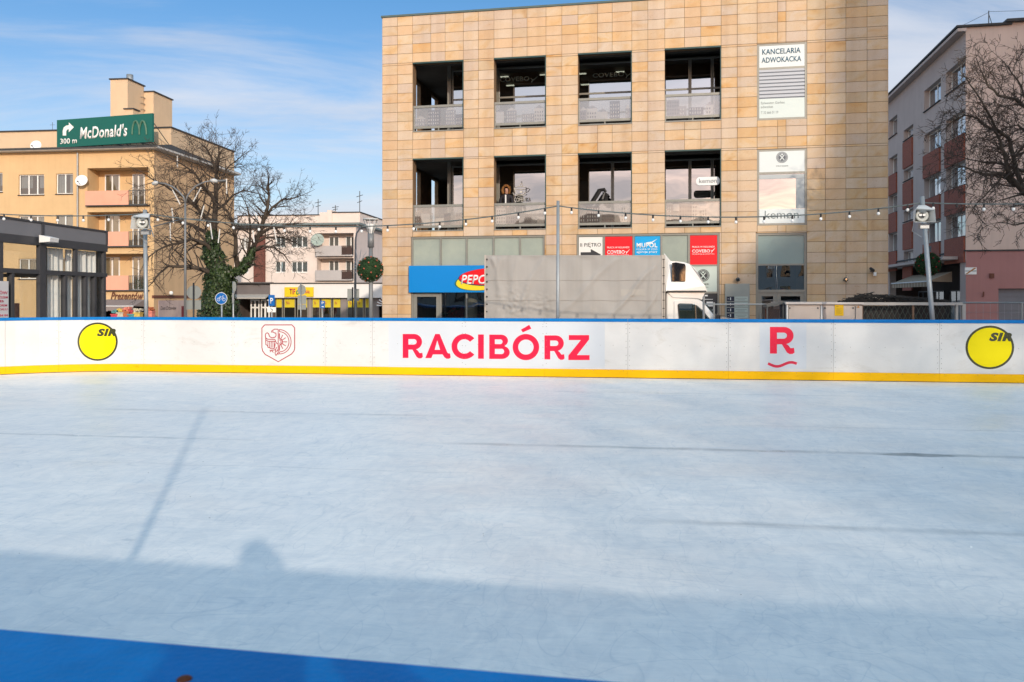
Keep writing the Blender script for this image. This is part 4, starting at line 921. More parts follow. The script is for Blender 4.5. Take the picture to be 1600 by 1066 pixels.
# logos on the loggia glass: cup and COFEINKA, two COVEBO
cw = pm('decal_white', (0.70, 0.69, 0.66), 0.5, 0.03, 1)
def glass_sign(name, label, px, py): 
    u_, z_ = BF.p(px, py, GD-0.008); return sign_at(name, label, u_, GD-0.008, z_, 'window decal'), u_, z_
T_, u0_, z0_ = glass_sign('window_decal', 'white steaming coffee cup decal on the glass beside the hooded person', 804, 316)
gp = lambda px, py: (BF.u(px, GD-0.03)-u0_, BF.z(px, py, GD-0.03)-z0_)
x0, zt = gp(803, 309); x1, zb_ = gp(829, 315); lettering(T_, 'COFEINKA', x0, x1, zb_, zt, 0, cw, 0.01)
def gstroke(T_, pts, r, name='cup'):
    q = MB(); q.tube([(x, -0.001, z) for x, z in pts], r*.8, 6); return q.build(name, cw, T_)
e0 = [gp(813+9.5*math.cos(a), 293.8+2.4*math.sin(a)) for a in [k*math.pi/10 for k in range(21)]]; gstroke(T_, e0, 0.012, 'cup_rim')
gstroke(T_, [gp(803.5, 294), gp(805, 300), gp(809, 304), gp(817, 304), gp(821, 300), gp(822.5, 294)], 0.018)
gstroke(T_, [gp(822, 295), gp(826, 294), gp(827.5, 295.5), gp(825, 299), gp(821, 301)], 0.012, 'cup_handle')
gstroke(T_, [gp(801, 301), gp(803, 304.5), gp(810, 306.5), gp(818, 306), gp(823, 303.5)], 0.014, 'saucer')
gstroke(T_, [gp(813, 292.5), gp(812, 289), gp(814.5, 286), gp(814, 283), gp(816, 288), gp(815.5, 292)], 0.012, 'steam')
q = MB(); x, z = gp(814, 300); q.disc((x, -0.004, z), 0.055, 14, 0.04); q.build('coffee_bean', cw, T_)
cg = pm('decal_grey_green', (0.26, 0.29, 0.25), 0.6, 0.05, 1)
for lab, pa, pb2, ya, yb in (('faint grey lettering decal inside the second top storey loggia from the left', 781, 827, 118.5, 128.5), ('faint grey lettering decal inside the third top storey loggia from the left', 926, 975, 112, 121.5)):
    T_, u0_, z0_ = glass_sign('window_decal', lab, pa, yb); x1, zt = gp(pb2, ya); lettering(T_, 'COVEBO', 0, x1, 0, zt, 0, cg, 0.03)
    x, z = gp(pb2+3, yb); q = MB(); q.tube([(x, 0, z), (x+0.06, 0, z+0.08), (x+0.26, 0, z+0.22)], [0.02, 0.025, 0.006], 4); q.tube([(x-0.02, 0, z+0.16), (x+0.06, 0, z+0.08)], 0.015, 4); q.build('bird_mark', cg, T_)
# oval kemøn sign hanging at the balcony edge
u0_, z0_ = BF.p(1088, 289); u1_, z1_ = BF.p(1126, 275); T_ = sign_at('hanging_sign', 'white rounded hanging sign at the right edge of a middle storey loggia', u0_, 0.2, z0_, 'sign')
w_, h_ = u1_-u0_-0.02, z1_-z0_; rr_ = h_*0.42
prof = arc(w_-rr_, rr_, rr_, -90, 0, 6)+arc(w_-rr_, h_-rr_, rr_, 0, 90, 6)+arc(rr_, h_-rr_, rr_, 90, 180, 6)+arc(rr_, rr_, rr_, 180, 270, 6)
q = MB(); q.prism(prof, -0.04, 0.04); q.build('panel', M_['white'], T_)
lettering(T_, 'kemøn', 0.10, w_-0.10, h_*0.25, h_*0.80, -0.048, pm('kemon_grey', (0.16, 0.17, 0.18), 0.5, 0.05, 1), 0.0)
# folded parasol leaning in the third middle loggia
T_ = at_thing(BF, 'folded_parasol', 'dark folded cantilever parasol with bent arm, standing behind the middle storey railing', 'parasol', BF.u(906, 1.2), 1.2, 4.0)
def lp3(px, py, d=1.2): return (BF.u(px, d)-BF.u(906, 1.2), d-1.2, BF.z(px, py, d)-4.0)
q = MB(); q.tube([(-0.05, 0, 0.0), lp3(908, 344), lp3(937, 297.5), lp3(944, 296.5), lp3(947, 300)], [0.07, 0.085, 0.085, 0.07, 0.04], 8); q.build('arm', M_['black'], T_)
q = MB(); q.tube([lp3(946, 299), lp3(943, 306), lp3(941, 312), lp3(946, 316)], [0.03, 0.07, 0.10, 0.02], 8); rr = random.Random(2)
for k in range(60):
    b_ = Vector(lp3(944+rr.uniform(-3, 4), 300+rr.random()*15)); q.quad(b_, b_+Vector((.05, .02, -.02)), b_+Vector((.06, 0, -.09)), b_+Vector((.0, .03, -.06)))
q.build('folded_canopy', M_['black'], T_); q = MB(); q.box(-0.35, 0.35, -0.3, 0.3, 0, 0.08); q.build('base', M_['dark_steel'], T_)
# chairs and plants on the loggias
def bistro_chair(px, d, z, label):
    T_ = at_thing(BF, 'bistro_chair', label, 'chair', BF.u(px, d), d, z, 'bistro chairs on the loggias')
    q = MB(); q.box(-.2, .2, -.2, .2, .44, .47); q.build('seat', M_['dark_steel'], T_); q = MB(); q.tube([(-.19, .2, .46), (-.2, .26, .85), (.2, .26, .85), (.19, .2, .46)], .015, 6); q.box(-.17, .17, .23, .25, .6, .8); q.build('backrest', M_['dark_steel'], T_)
    for sx_, sy_ in ((-1, -1), (1, -1), (-1, 1), (1, 1)): q = MB(); q.tube([(.18*sx_, .18*sy_, .45), (.21*sx_, .21*sy_, 0)], .014, 6); q.build('leg', M_['dark_steel'], T_)
bistro_chair(665, 1.0, 4.0, 'dark bistro chair behind the glass of the leftmost middle storey loggia'); bistro_chair(700, 0.9, 4.0, 'dark bistro chair on the right side of the leftmost middle storey loggia')
bistro_chair(835, 1.1, 7.67, 'dark bistro chair behind the glass of the second top storey loggia')
# silhouette of the church whose tower shades the right of the square
CH_NAVE = [(25, GZ), (25, 14.0), (30.5, 19.5), (33.98, 16.0), (33.98, GZ)]
CH_TOWER = [(34.0, GZ), (34.0, 28.5), (36.8, 30.9), (37.8, 31.9), (38.3, 34.1), (38.4, 52), (60, 54), (78, 52), (78, GZ)]
# ================================================================ yellow apartment block on the left
def plaster(name, col, streak=0.12): return pm(name, col, 0.85, 0.06, 0.8, streak=streak*0.4, bump=0.15, bscale=60)
m_yel = plaster('yellow_plaster', (0.62, 0.425, 0.225)); m_tan = plaster('tan_plaster', (0.60, 0.40, 0.23), 0.16); m_cream = plaster('attic_plaster', (0.60, 0.45, 0.30), 0.1)
m_pink = plaster('salmon_parapet', (0.72, 0.36, 0.25), 0.08); m_brown = pm('brown_band', (0.14, 0.05, 0.03), 0.7, 0.1, 2)
YC = at(240.5, 465, 56); YF = Fr(YC.x, YC.y, -R(6.8))            # origin at the front right corner; front runs to -x
YB = YF.thing('apartment_building', 'yellow four storey apartment building with salmon balconies, under the green billboard', 'building')
DEP = YF.v(366, 0.0); zE = YF.z(240, 234)
def yz(py, px=190): return YF.z(px, py)
xl = YF.u(-240)
holes = []; wins = []
rows = [(273.5, 304.5), (338, 370), (405, 436)]
for px0, px1 in ((-120, -85), (-60, -25), (29, 69), (87.5, 114)):
    for k, (t0, t1) in enumerate(rows):
        px = (px0+px1)/2; sh = YF.z(px, t1+(0 if px0 < 60 else -1.5)); hh = (t1-t0)/F*YF.world(YF.u(px), 0).y*1.02
        holes.append((YF.u(px0), YF.u(px1), sh, sh+hh)); wins.append(holes[-1])
holes += [(YF.u(-14), YF.u(4), YF.z(0, 300), YF.z(0, 270))]; wins.append(holes[-1])
bx0, bx1 = YF.u(136.5), YF.u(231.5)
loz = [(yz(322), yz(262)), (yz(386), yz(331)), (yz(454.5), yz(396.5))]
for z0, z1 in loz: holes.append((bx0, bx1, z0, z1))
gx0 = YF.u(150); holes.append((gx0, bx1+0.02, GZ, yz(470)))
mb = MB(); wall(mb, FRONT(0), (xl, 0), (GZ, zE), [h for h in holes if h[0] != bx0 and h[0] != gx0], 0.22)
# cut the big bays with deeper reveals
mb = MB(); wall(mb, FRONT(0), (xl, 0), (GZ, zE), holes, 0.22); mb.build('wall', m_yel, YB)
s_ = MB(); s_.quad((0, 0.001, GZ), (0, DEP, GZ), (0, DEP, zE), (0, 0.001, zE)); s_.quad((xl, DEP, GZ), (0, DEP, GZ), (0, DEP, zE), (xl, DEP, zE)); s_.quad((xl, 0, GZ), (xl, DEP, GZ), (xl, DEP, zE), (xl, 0, zE)); s_.build('gable_wall', m_tan, YB)
for a, b, c, d in wins: window(YB, a, 0.12, c, b-a, d-c, mull=(0.5,) if b-a < 1.4 else (0.36, 0.7), fw=0.06)
sl = [ (a, b, c) for a, b, c, d in wins]
for a, b, c in sl: q = MB(); q.box(a-0.03, b+0.03, -0.07, 0.1, c-0.06, c-0.002); q.build('sill', M_['felt'], YB)
# loggias
for k, (z0, z1) in enumerate(loz):
    q = MB(); q.box(bx0+0.001, bx1-0.001, 1.3, 1.4, z0, z1); q.quad((bx0, .22, z0), (bx0, 1.3, z0), (bx0, 1.3, z1), (bx0, .22, z1)); q.quad((bx1, .22, z0), (bx1, 1.3, z0), (bx1, 1.3, z1), (bx1, .22, z1))
    q.box(bx0, bx1, 0.22, 1.3, z1+.001, z1+.05); q.build('loggia_wall', m_yel, YB)
    q = MB(); q.box(bx0, bx1+0.1, -0.25, 1.3, z0-0.02, z0+0.05); q.build('balcony_slab', M_['felt'], YB)
    xs_ = YF.u(204); q = MB(); q.box(bx0, xs_, -0.25, -0.17, z0+0.052, z0+1.02); q.build('parapet', m_pink, YB)
    q = MB(); q.box(xs_+0.002, bx1+0.08, -0.24, -0.2, z0+0.98, z0+1.02); n = 11
    for j in range(n+1): x = xs_+0.03+(bx1-xs_+0.02)*j/n; q.box(x-0.012, x+0.012, -0.235, -0.205, z0+0.052, z0+0.978)
    q.box(xs_+0.002, bx1+0.08, -0.243, -0.197, z0+0.052, z0+0.09); q.build('railing', M_['dark_steel'], YB)
    for pa, pb2, tall in ((164, 187, 0), (207, 226, 1)):
        a, b = YF.u(pa, 1.25), YF.u(pb2, 1.25); zz = z0+0.06 if tall else z0+0.85
        window(YB, a, 1.24, zz, b-a, z0+2.35-zz, mull=(0.5,), fw=0.07)
q = MB(); rr = random.Random(3); x0 = YF.u(210)
for j in range(240):
    x, y, z = x0+rr.random()*1.0, -.1+rr.random()*.2, loz[2][0]+.1+rr.random()**1.5*.7; s2 = .05
    q.quad((x, y, z), (x+s2, y+.02, z+.02), (x+s2, y, z+s2), (x, y+.03, z+s2*1.2))
PL = at_thing(YF, 'balcony_plant', 'green leafy plants behind the railing of the lowest yellow balcony', 'plant', 0, 0, 0); q.build('leaves', pm('plant_green', (0.035, 0.075, 0.02), 0.7, 0.5, 6), PL)
# eaves, roof, attic
q = MB(); q.box(xl, 0.55, -0.55, DEP, zE, zE+0.05); q.box(xl, 0.6, -0.6, -0.5, zE+0.03, zE+0.16); q.box(0.5, 0.6, -0.499, DEP, zE+0.03, zE+0.16); q.build('gutter', pm('gutter_white', (0.52, 0.50, 0.47), 0.6, 0.15, 4), YB)
zr = YF.z(190, 223, 2.2)
q = MB(); P = lambda x, y, z: (x, y, z)
q.quad((xl, -0.62, zE+0.17), (0.62, -0.62, zE+0.17), (0.0, 2.2, zE+0.75), (xl, 2.2, zE+0.75)); q.quad((0.62, -0.62, zE+0.17), (0.62, DEP, zE+0.17), (0.0, DEP, zE+0.35), (0.0, 2.2, zE+0.75)); q.quad((xl, -0.62, zE+0.17), (0.62, -0.62, zE+0.17), (0.62, -0.62, zE+0.05), (xl, -0.62, zE+0.05)); q.build('roof', M_['felt'], YB)
AT = 2.2; zAt = YF.vz(267, 200, 0.02); ah = []
for pa, pb2, ya, yb in ((3, 10.5, 235, 243), (44, 56, 232, 241.5), (95, 106, 232, 240), (150, 160, 229, 238)): ah.append((YF.u(pa, AT), YF.u(pb2, AT), YF.z(pa, yb, AT), YF.z(pa, ya, AT)))
za0 = zE+0.1
mb = MB(); wall(mb, FRONT(AT), (xl, 0.01), (za0, zAt), ah, 0.2)
mb.quad((0.01, AT, za0), (0.01, DEP-0.01, za0), (0.01, DEP-0.01, zAt), (0.01, AT, zAt)); mb.quad((xl, DEP-0.01, za0), (0.01, DEP-0.01, za0), (0.01, DEP-0.01, zAt), (xl, DEP-0.01, zAt)); mb.quad((xl, AT, zAt), (0.01, AT, zAt), (0.01, DEP-0.01, zAt), (xl, DEP-0.01, zAt)); mb.build('attic_wall', m_cream, YB)
for a, b, c, d in ah: window(YB, a, AT+0.12, c, b-a, d-c, mull=(), trans=(0.5,), fw=0.05, curtain=False)
q = MB(); q.box(xl, 0.08, AT-0.08, AT+0.1, zAt+0.001, zAt+0.10); q.box(-0.1, 0.08, AT+0.101, DEP+0.05, zAt+0.001, zAt+0.10); q.build('attic_coping', M_['felt'], YB)
# low front step of the attic in the billboard gap
# chimney stacks
def stack(pa, pb2, pc, ytop, d, name='chimney', cap=0.0):
    x0, x1 = YF.u(pa, d), YF.u(pb2, d); z1 = YF.z(pb2, ytop, d); dd = YF.v(pc, x1)
    q = MB(); q.box(x0, x1, d, dd, zAt-0.3, z1); o = q.build(name, m_cream, YB)
    q = MB(); q.box(x0-0.08, x1+0.08, d-0.08, dd+0.08, z1+0.001, z1+0.09); q.build('chimney_cap', M_['felt'], o); return x0, x1, d, dd, z1, o
X = stack(172.5, 199.5, 225, 124, 4.0)
q = MB(); q.lathe([(0.24, 0.09), (0.24, 0.55), (0.19, 0.55), (0.19, 0.1)], ((X[0]+X[1])/2+0.35, X[2]+0.8, X[4]), 16); q.build('flue', M_['steel'], X[5], True)
q = MB()
for k in range(7): z = X[4]-0.9-k*0.45; q.tube([(X[1], X[3]-0.45, z), (X[1]+0.15, X[3]-0.4, z), (X[1]+0.15, X[3]-0.1, z), (X[1], X[3]-0.05, z)], 0.02, 5)
q.build('ladder_rungs', M_['dark_steel'], X[5])
stack(222, 240, 269, 144, X[3]+0.02); stack(195, 208, 217, 171, 3.2); stack(70, 79, 88, 207, 4.0)
# drainpipe, dish
q = MB(); x = YF.u(122.5); q.tube([(x, -0.09, GZ), (x, -0.09, zE-0.1)], 0.06, 10); q.build('drainpipe', M_['steel'], YB)
def dish(fr, px, py, d, r, label, col=None, yaw=0.5):
    u_, z_ = fr.p(px, py, d); T_ = at_thing(fr, 'satellite_dish', label, 'satellite dish', u_, d, z_)
    q = MB(); q.lathe([(0.001, 0.09), (r*.5, 0.065), (r*.85, 0.02), (r, 0), (r, -0.012), (r*.85, 0.008), (r*.5, .05), (0.001, .075)], (0, 0, 0), 28, 'y'); o = q.build('dish', col or M_['white'], T_, True); o.rotation_euler = (R(-18), 0, R(25*yaw)); o.location = (0, -0.3, 0)
    q = MB(); q.tube([(0, 0.0, -0.1), (0, -0.25, -0.05)], 0.025, 6); q.tube([(0, -0.28, -r*.9), (0.05, -0.75, -r*.35)], 0.012, 5); q.box(0.02, 0.09, -0.82, -0.72, -r*.35-.03, -r*.35+.05); q.build('arm', M_['dark_steel'], T_)
dish(YF, 60.5, 228.5, 1.2, 0.37, 'white satellite dish on the yellow building roof, left of the billboard'); dish(YF, 131.5, 283, -0.1, 0.40, 'white satellite dish beside the topmost salmon balcony'); 
# antenna on the roof
u_, z_ = YF.p(82, 212, 5); T_ = at_thing(YF, 'roof_antenna', 'thin roof antenna mast above the yellow building, left of the billboard', 'antenna', u_, 5, z_); q = MB(); q.tube([(0, 0, 0), (0, 0, 1.0)], 0.015, 5); q.tube([(-.2, 0, .8), (.2, 0, .8)], .01, 4); q.build('mast', M_['dark_steel'], T_)
# ground floor: band, shop, awning
q = MB(); q.box(bx1+0.3, 0.04, -0.05, -0.002, yz(466), yz(461.5)); q.box(0.003, 0.05, -0.05, DEP-0.02, yz(466), yz(461.5)); q.build('brown_band', m_brown, YB)
q = MB(); q.box(gx0, bx1, 3.0, 3.1, GZ, yz(470)); q.quad((gx0, .22, GZ), (gx0, 3, GZ), (gx0, 3, yz(470)), (gx0, .22, yz(470))); q.box(gx0, bx1, .23, 3, yz(470), yz(470)+.02); q.build('shop_interior', pm('shop_dark_brown', (0.03, 0.02, 0.017), 0.9, 0.2, 1), YB)
SGN = at_thing(YF, 'shop_sign', 'brown cursive shop sign above the grey awning of the gift shop', 'sign', YF.u(150), -0.05, yz(466.5))
q = MB(); q.box(0, YF.u(228)-YF.u(150), -0.02, 0.0, -0.22, -0.08); q.build('sign_bar', m_brown, SGN)
lettering(SGN, 'Prezentów', YF.u(174)-YF.u(150), YF.u(225.5)-YF.u(150), -0.08, yz(456.5)-yz(466.5), -0.04, m_brown, 0.03, 0.35)
AW = at_thing(YF, 'awning', 'grey scalloped awning over the gift shop front', 'awning', YF.u(150), -0.05, yz(468))
x1 = YF.u(227)-YF.u(150); x2 = YF.u(209, -1.4)-YF.u(150); zd = YF.z(190, 478.5, -1.4)-yz(468); m_awn = pm('awning_grey', (0.24, 0.20, 0.19), 0.85, 0.08, 3)
q = MB(); n = 22
for k in range(n):
    a, b = x1*k/n, x1*(k+1)/n
    q.quad((a, -1.35, zd), (b, -1.35, zd), (b, 0, 0), (a, 0, 0)); w_ = 0.26+(0.05 if k % 2 else 0)
    q.quad((a, -1.36, zd), (b, -1.36, zd), (b, -1.36, zd-0.30), (a, -1.36, zd-0.30)) if k % 2 else q.poly([(a, -1.36, zd), (b, -1.36, zd), (b, -1.36, zd-0.30), ((a+b)/2, -1.36, zd-0.36), (a, -1.36, zd-0.30)])
q.poly([(x1, -1.35, zd), (x1, 0, 0), (x1, 0, zd-.05)]); q.build('canvas', m_awn, AW)
q = MB(); q.tube([(0, -1.36, zd), (x1, -1.36, zd)], .03, 6); q.build('front_bar', M_['white'], AW)
# goods stall heaps in front of the gift shop
cols_ = [(0.5, 0.06, 0.08), (0.5, 0.45, 0.35), (0.4, 0.12, 0.05), (0.08, 0.25, 0.25), (0.55, 0.4, 0.1), (0.6, 0.2, 0.15)]
cn = ['red', 'cream', 'orange-brown', 'teal', 'mustard', 'salmon']
for k, px in enumerate((181, 190, 199, 207, 216, 235)):
    u_, z_ = YF.p(px, 496, -1.8); T_ = at_thing(YF, 'goods_crate', '%s goods crate standing in the row before the gift shop' % cn[k], 'crate', u_, -1.8, GZ, 'goods crates before the gift shop')
    q = MB(); q.box(-.22, .22, -.2, .2, .02, .9+.1*(k % 3)); q.box(-.25, .25, -.23, .23, .9+.1*(k % 3), .98+.1*(k % 3)); q.build('crate', pm('crate%d' % k, cols_[k], .8, .3, 6), T_)
    q = MB(); rr = random.Random(k)
    for j in range(26):
        x, y, z = rr.uniform(-.2, .2), rr.uniform(-.18, .18), 1.0+.1*(k % 3)+rr.uniform(0, .2); s2 = rr.uniform(.03, .07); q.box(x-s2, x+s2, y-s2, y+s2, z-s2, z+s2)
    q.build('goods', pm('goodsy%d' % k, cols_[(k+3) % 6], .8, .4, 14), T_)
# wall poster on the gable side (inside the tree's shade) and small lamp
PO = at_thing(YF, 'wall_poster', 'large faded pink poster with dark cursive words on the tan gable wall', 'poster', 0.03, YF.v(247, 0.03), GZ+0.2)
v0, v1 = YF.v(247, 0.03), YF.v(292, 0.03); zt = YF.vz(268, 469.5, 0.03)-GZ-0.2
q = MB(); q.box(0, 0.04, 0, v1-v0, 0, zt); q.build('panel', pm('poster_pink', (0.42, 0.31, 0.30), 0.6, 0.12, 0.9, col2=(0.55, 0.42, 0.36)), PO, label='pale pink panel')
TP = lambda x, z, y: (0.045, x, z)
lettering(PO, 'Dom Drzewiew', (v1-v0)*.06, (v1-v0)*.6, zt*.60, zt*.76, 0, ink, 0.005, 0.3, T=TP)
q = MB(); q.box(0.042, 0.05, (v1-v0)*.78, (v1-v0)*.9, zt*.1, zt*.75); q.build('phone_picture', pm('poster_dark_red', (0.16, 0.02, 0.025), .6, .2, 2), PO)
vv = YF.v(261, 0.0); T_ = at_thing(YF, 'gable_lamp', 'small white globe lamp on the tan gable wall above the pink poster', 'wall lamp', 0.02, vv, YF.vz(261, 458, 0))
q = MB(); q.tube([(0, 0, -.2), (.25, 0, -.1)], .02, 6); q.build('arm', M_['dark_steel'], T_); q = MB(); q.ball((.28, 0, 0), .14, 12); q.build('globe', M_['white'], T_, True)
# ---- billboard on the roof
bb0 = at(91, 465, 58.0); bb1 = at(240.5, 465, 55.8); GF = Fr(bb0.x, bb0.y, math.atan2(bb1.y-bb0.y, bb1.x-bb0.x)); bx = 0.0; BBt = GF.thing('roof_billboard', 'dark green roof billboard with a white arrow and 300 m, above the yellow building', 'billboard')
BBt['label'] = 'dark green roof billboard with a white arrow and 300 m, above the yellow building'
Pq = [GF.p(92, 231.5), GF.p(240.0, 222), GF.p(239.5, 177.5), GF.p(90, 188.5)]
q = MB(); x0, x1 = 0.0, Pq[1][0]-bx; zb0, zb1 = (Pq[0][1]+Pq[1][1])/2, (Pq[2][1]+Pq[3][1])/2
q.box(x0, x1, -0.12, 0.05, zb0, zb1); q.build('panel', pm('billboard_green', (0.0, 0.105, 0.085), 0.4, 0.04, 0.6), BBt)
bp_ = lambda px, py: (GF.u(px), GF.z(px, py))
def fitpx(T_, s, pa, pb2, yt, yb, y, mat, bold=0.0, shear=0.0, rise=0.0):
    x0, zt_ = bp_(pa, yt); x1, zb_ = bp_(pb2, yb); return lettering(T_, s, x0, x1, zb_, zt_, y, mat, bold, shear)
fitpx(BBt, "McDonald's", 127, 201, 199, 213.5, -0.14, M_['white'], 0.036, 0.15)
fitpx(BBt, '300 m', 96.5, 122.5, 217.5, 224.5, -0.14, M_['white'], 0.03)
ar = [bp_(100.5, 212.5), bp_(100.5, 205), bp_(102, 200), bp_(106, 197), bp_(110, 196.5), bp_(110, 192), bp_(118, 199.5), bp_(110, 207.5), bp_(110, 202.5), bp_(107.5, 203.3), bp_(106, 206), bp_(106, 212.5)]
shape(BBt, [ar], M_['white'], -0.14, 'arrow')
mgold = pm('arches_grey', (0.06, 0.15, 0.10), 0.5, 0.1, 2)
for s2, c_ in ((0, 214.5), (1, 225.5)):
    pts = [bp_(c_+5.7*math.cos(a), 211-21*math.sin(a)) for a in [math.pi*k/16 for k in range(17)]]
    q = MB(); q.tube([(x, -0.135-0.01*s2, z) for x, z in pts], [0.05+0.03*math.sin(math.pi*k/16) for k in range(17)], 6); q.build('arch', mgold, BBt)
q = MB()
for k in range(8):
    x = x0+0.4+(x1-x0-0.8)*k/7; q.tube([(x, 0.1, zb0+0.1), (x+0.5*(-1)**k, 1.3, zE+0.5)], 0.035, 5); q.tube([(x, 0.1, zb1-0.2), (x, 2.0, zE+0.7)], 0.03, 5); q.tube([(x, 0.02, zb0), (x, 0.1, zE+.3)], .04, 5)
q.build('steel_frame', M_['dark_steel'], BBt)
# ================================================================ grey glazed pavilion (near left)
p0 = at(0, 465, 21.2); p1 = at(166, 465, 26.0); d_ = (p1-p0); angp = math.atan2(d_.y, d_.x)
PF = Fr(p1.x, p1.y, angp-math.pi)          # local -x ... use wall in plane y=0 seen from the right
# frame: origin at far corner p1, local +x pointing towards the camera end reversed
PF = Fr(p0.x, p0.y, angp)                   # local x runs away from the camera along the glazed wall; outside is local -y
PV = PF.thing('glass_pavilion', 'dark grey framed glass pavilion with white curtains behind the left rink corner', 'pavilion')
m_anth = pm('anthracite_frame', (0.055, 0.057, 0.065), 0.5, 0.1, 3); m_pgrey = pm('pavilion_grey_panel', (0.19, 0.195, 0.215), 0.5, 0.05, 1)
Lp = d_.length; zT = CH+(HY-361)/F*p1.y
pz = lambda px, py: PF.z(px, py)
xa = -2.6; zF1 = pz(100, 354.5); zF0 = pz(100, 375.5)
q = MB()
q.box(xa, Lp, -0.06, 0.15, zF1+0.001, zT); q.box(xa, Lp, -0.05, 0.14, zF0-0.22, zF0)
tr = pz(100, 427)
q.box(xa, Lp, -0.04, 0.12, tr-0.06, tr+0.06)
posts = [xa, PF.u(-50), PF.u(1), PF.u(64.5), PF.u(118), Lp-0.12]
for k, x in enumerate(posts):
    w_ = 0.26 if k in (3,) else 0.12; q.box(x-w_/2, x+w_/2, -0.055 if k == 3 else -0.03, 0.06, GZ, zF0-0.221)
for px, top in ((19, tr), (102, tr), (134, tr), (148, tr)): x = PF.u(px); q.box(x-.05, x+.05, -.03, .11, GZ, top-.061)
q.box(xa, Lp, -.045, .13, GZ, GZ+.25)
q.build('frame', m_anth, PV)
xs_ = [xa, PF.u(-50), PF.u(62), PF.u(118)-0.0, Lp]
for a, b in zip([xa, PF.u(64.5)], [PF.u(64.5), Lp]):
    q = MB(); q.box(a+0.04, b-0.04, -0.03, 0.12, zF0+0.001, zF1); q.build('fascia_panel', m_pgrey, PV)
q = MB(); x = PF.u(64.5); q.box(x-.05, x+.05, -.058, .13, zF0+.002, zF1-.001); q.build('fascia_post', m_anth, PV); q = MB(); q.box(Lp-.08, Lp+.001, -.058, .13, zF0+.002, zF1-.001); q.build('fascia_post', m_anth, PV)
gp_ = glass('pavilion_glass', (0.88, 0.90, 0.89), 0.02, 0.006, 0.97, (0.03, 0.03, 0.03), 0.01)
for a, b in zip(posts, posts[1:]):
    q = MB(); q.quad((a+.06, .04, tr+.06), (b-.06, .04, tr+.06), (b-.06, .04, zF0-.22), (a+.06, .04, zF0-.22)); q.quad((a+.06, .04, GZ+.25), (b-.06, .04, GZ+.25), (b-.06, .04, tr-.06), (a+.06, .04, tr-.06)); q.build('pane', gp_, PV)
# other walls: rear end wall and roof
q = MB(); q.box(xa, Lp, 0.151, 7.5, zT-.25, zT-.02); q.build('roof', m_anth, PV)
q = MB(); 
for k in range(5): y = .2+7.2*k/4; q.box(Lp-.14, Lp, y-.05, y+.05, GZ, zT-.251)
q.box(Lp-.13, Lp-.01, .15, 7.5, tr-.06, tr+.06); q.build('end_frame', m_anth, PV)
q = MB(); q.quad((Lp-.07, .15, GZ), (Lp-.07, 7.4, GZ), (Lp-.07, 7.4, zT-.26), (Lp-.07, .15, zT-.26)); q.quad((xa, 7.4, GZ), (Lp, 7.4, GZ), (Lp, 7.4, zT-.26), (xa, 7.4, zT-.26)); q.build('end_pane', gp_, PV)
q = MB(); q.box(xa, Lp-.15, .2, 7.3, GZ+.001, GZ+.05); q.box(xa-.1, xa, 0, 7.4, GZ, zT-.26); q.build('floor', pm('pavilion_floor', (0.16, 0.13, 0.10), .7, .2, 2), PV)
m_cur = pm('white_curtain', (0.90, 0.89, 0.87), 0.9, 0.05, 3)
def curtain(pa, pb2, y=0.15):
    a, b = PF.u(pa, y), PF.u(pb2, y); n = max(10, int((b-a)/0.035)); q = MB()
    for k in range(n):
        xa_, xb_ = a+(b-a)*k/n, a+(b-a)*(k+1)/n; f = lambda i: .06*math.sin(i*1.0)+.025*math.sin(i*.53)
        q.quad((xa_, y+f(k), GZ+.1), (xb_, y+f(k+1), GZ+.1), (xb_, y+f(k+1)*.7, zF0-.24), (xa_, y+f(k)*.7, zF0-.24))
    q.build('curtain', m_cur, PV, True)
curtain(74, 99); curtain(103, 110); curtain(119, 132); curtain(135.5, 150.5)
# poster, floodlight
u_, z_ = PF.p(-22, 497, -0.07); PW = at_thing(PF, 'window_poster', 'white poster with red Polish words on the left pavilion pane', 'poster', u_, -0.062, 0)
x1 = PF.u(13.5, -.07)-u_; zt = pz(5, 439.5); q = MB(); q.box(0, x1, -.006, 0, 0.1, zt); q.build('paper', pm('poster_white', (0.66, 0.66, 0.68), .6, .04, 1), PW)
rdm = pm('poster_red_ink', (0.55, 0.02, 0.08), .6, .1, 1)
for s2, ya, yb, pb_ in (('ZAMÓW', 454, 460, 12), ('Z DOWOZEM', 463, 466.5, 12), ('LUB', 469, 472.5, 6), ('Z ODBIOREM', 475.5, 479, 11), ('W LOKALU', 481.5, 485, 11.5), ('32 415 84 84', 491, 494.5, 12)):
    lettering(PW, s2, x1*.12, PF.u(pb_, -.07)-u_, pz(5, yb), pz(5, ya), -.009, rdm, .012)
q = MB(); x = PF.u(22, .2); PP = at_thing(PF, 'portrait_banner', 'brown portrait banner standing inside the pavilion beside the white poster', 'banner', x, 0.3, GZ+.1)
wv_ = PF.u(36, .2)-x; q.box(0, wv_, 0, .01, 0, pz(28, 474)-GZ-.1); q.build('cloth', pm('banner_brown', (0.20, 0.075, 0.06), .7, .35, 2.2, col2=(0.40, 0.22, 0.18)), PP)
u_, z_ = PF.p(67, 372, -.1); FL = at_thing(PF, 'floodlight', 'white box floodlight on the corner post of the glass pavilion', 'floodlight', u_, -.1, z_)
q = MB(); q.prism([(-.02, .07), (-.34, .0), (-.32, -.12), (-.02, -.14)], -.2, .2, 'x'); q.build('housing', M_['white'], FL, bevel=.01); q = MB(); q.box(-.06, .06, -.05, .04, -.04, .04); q.build('bracket', M_['dark_steel'], FL)
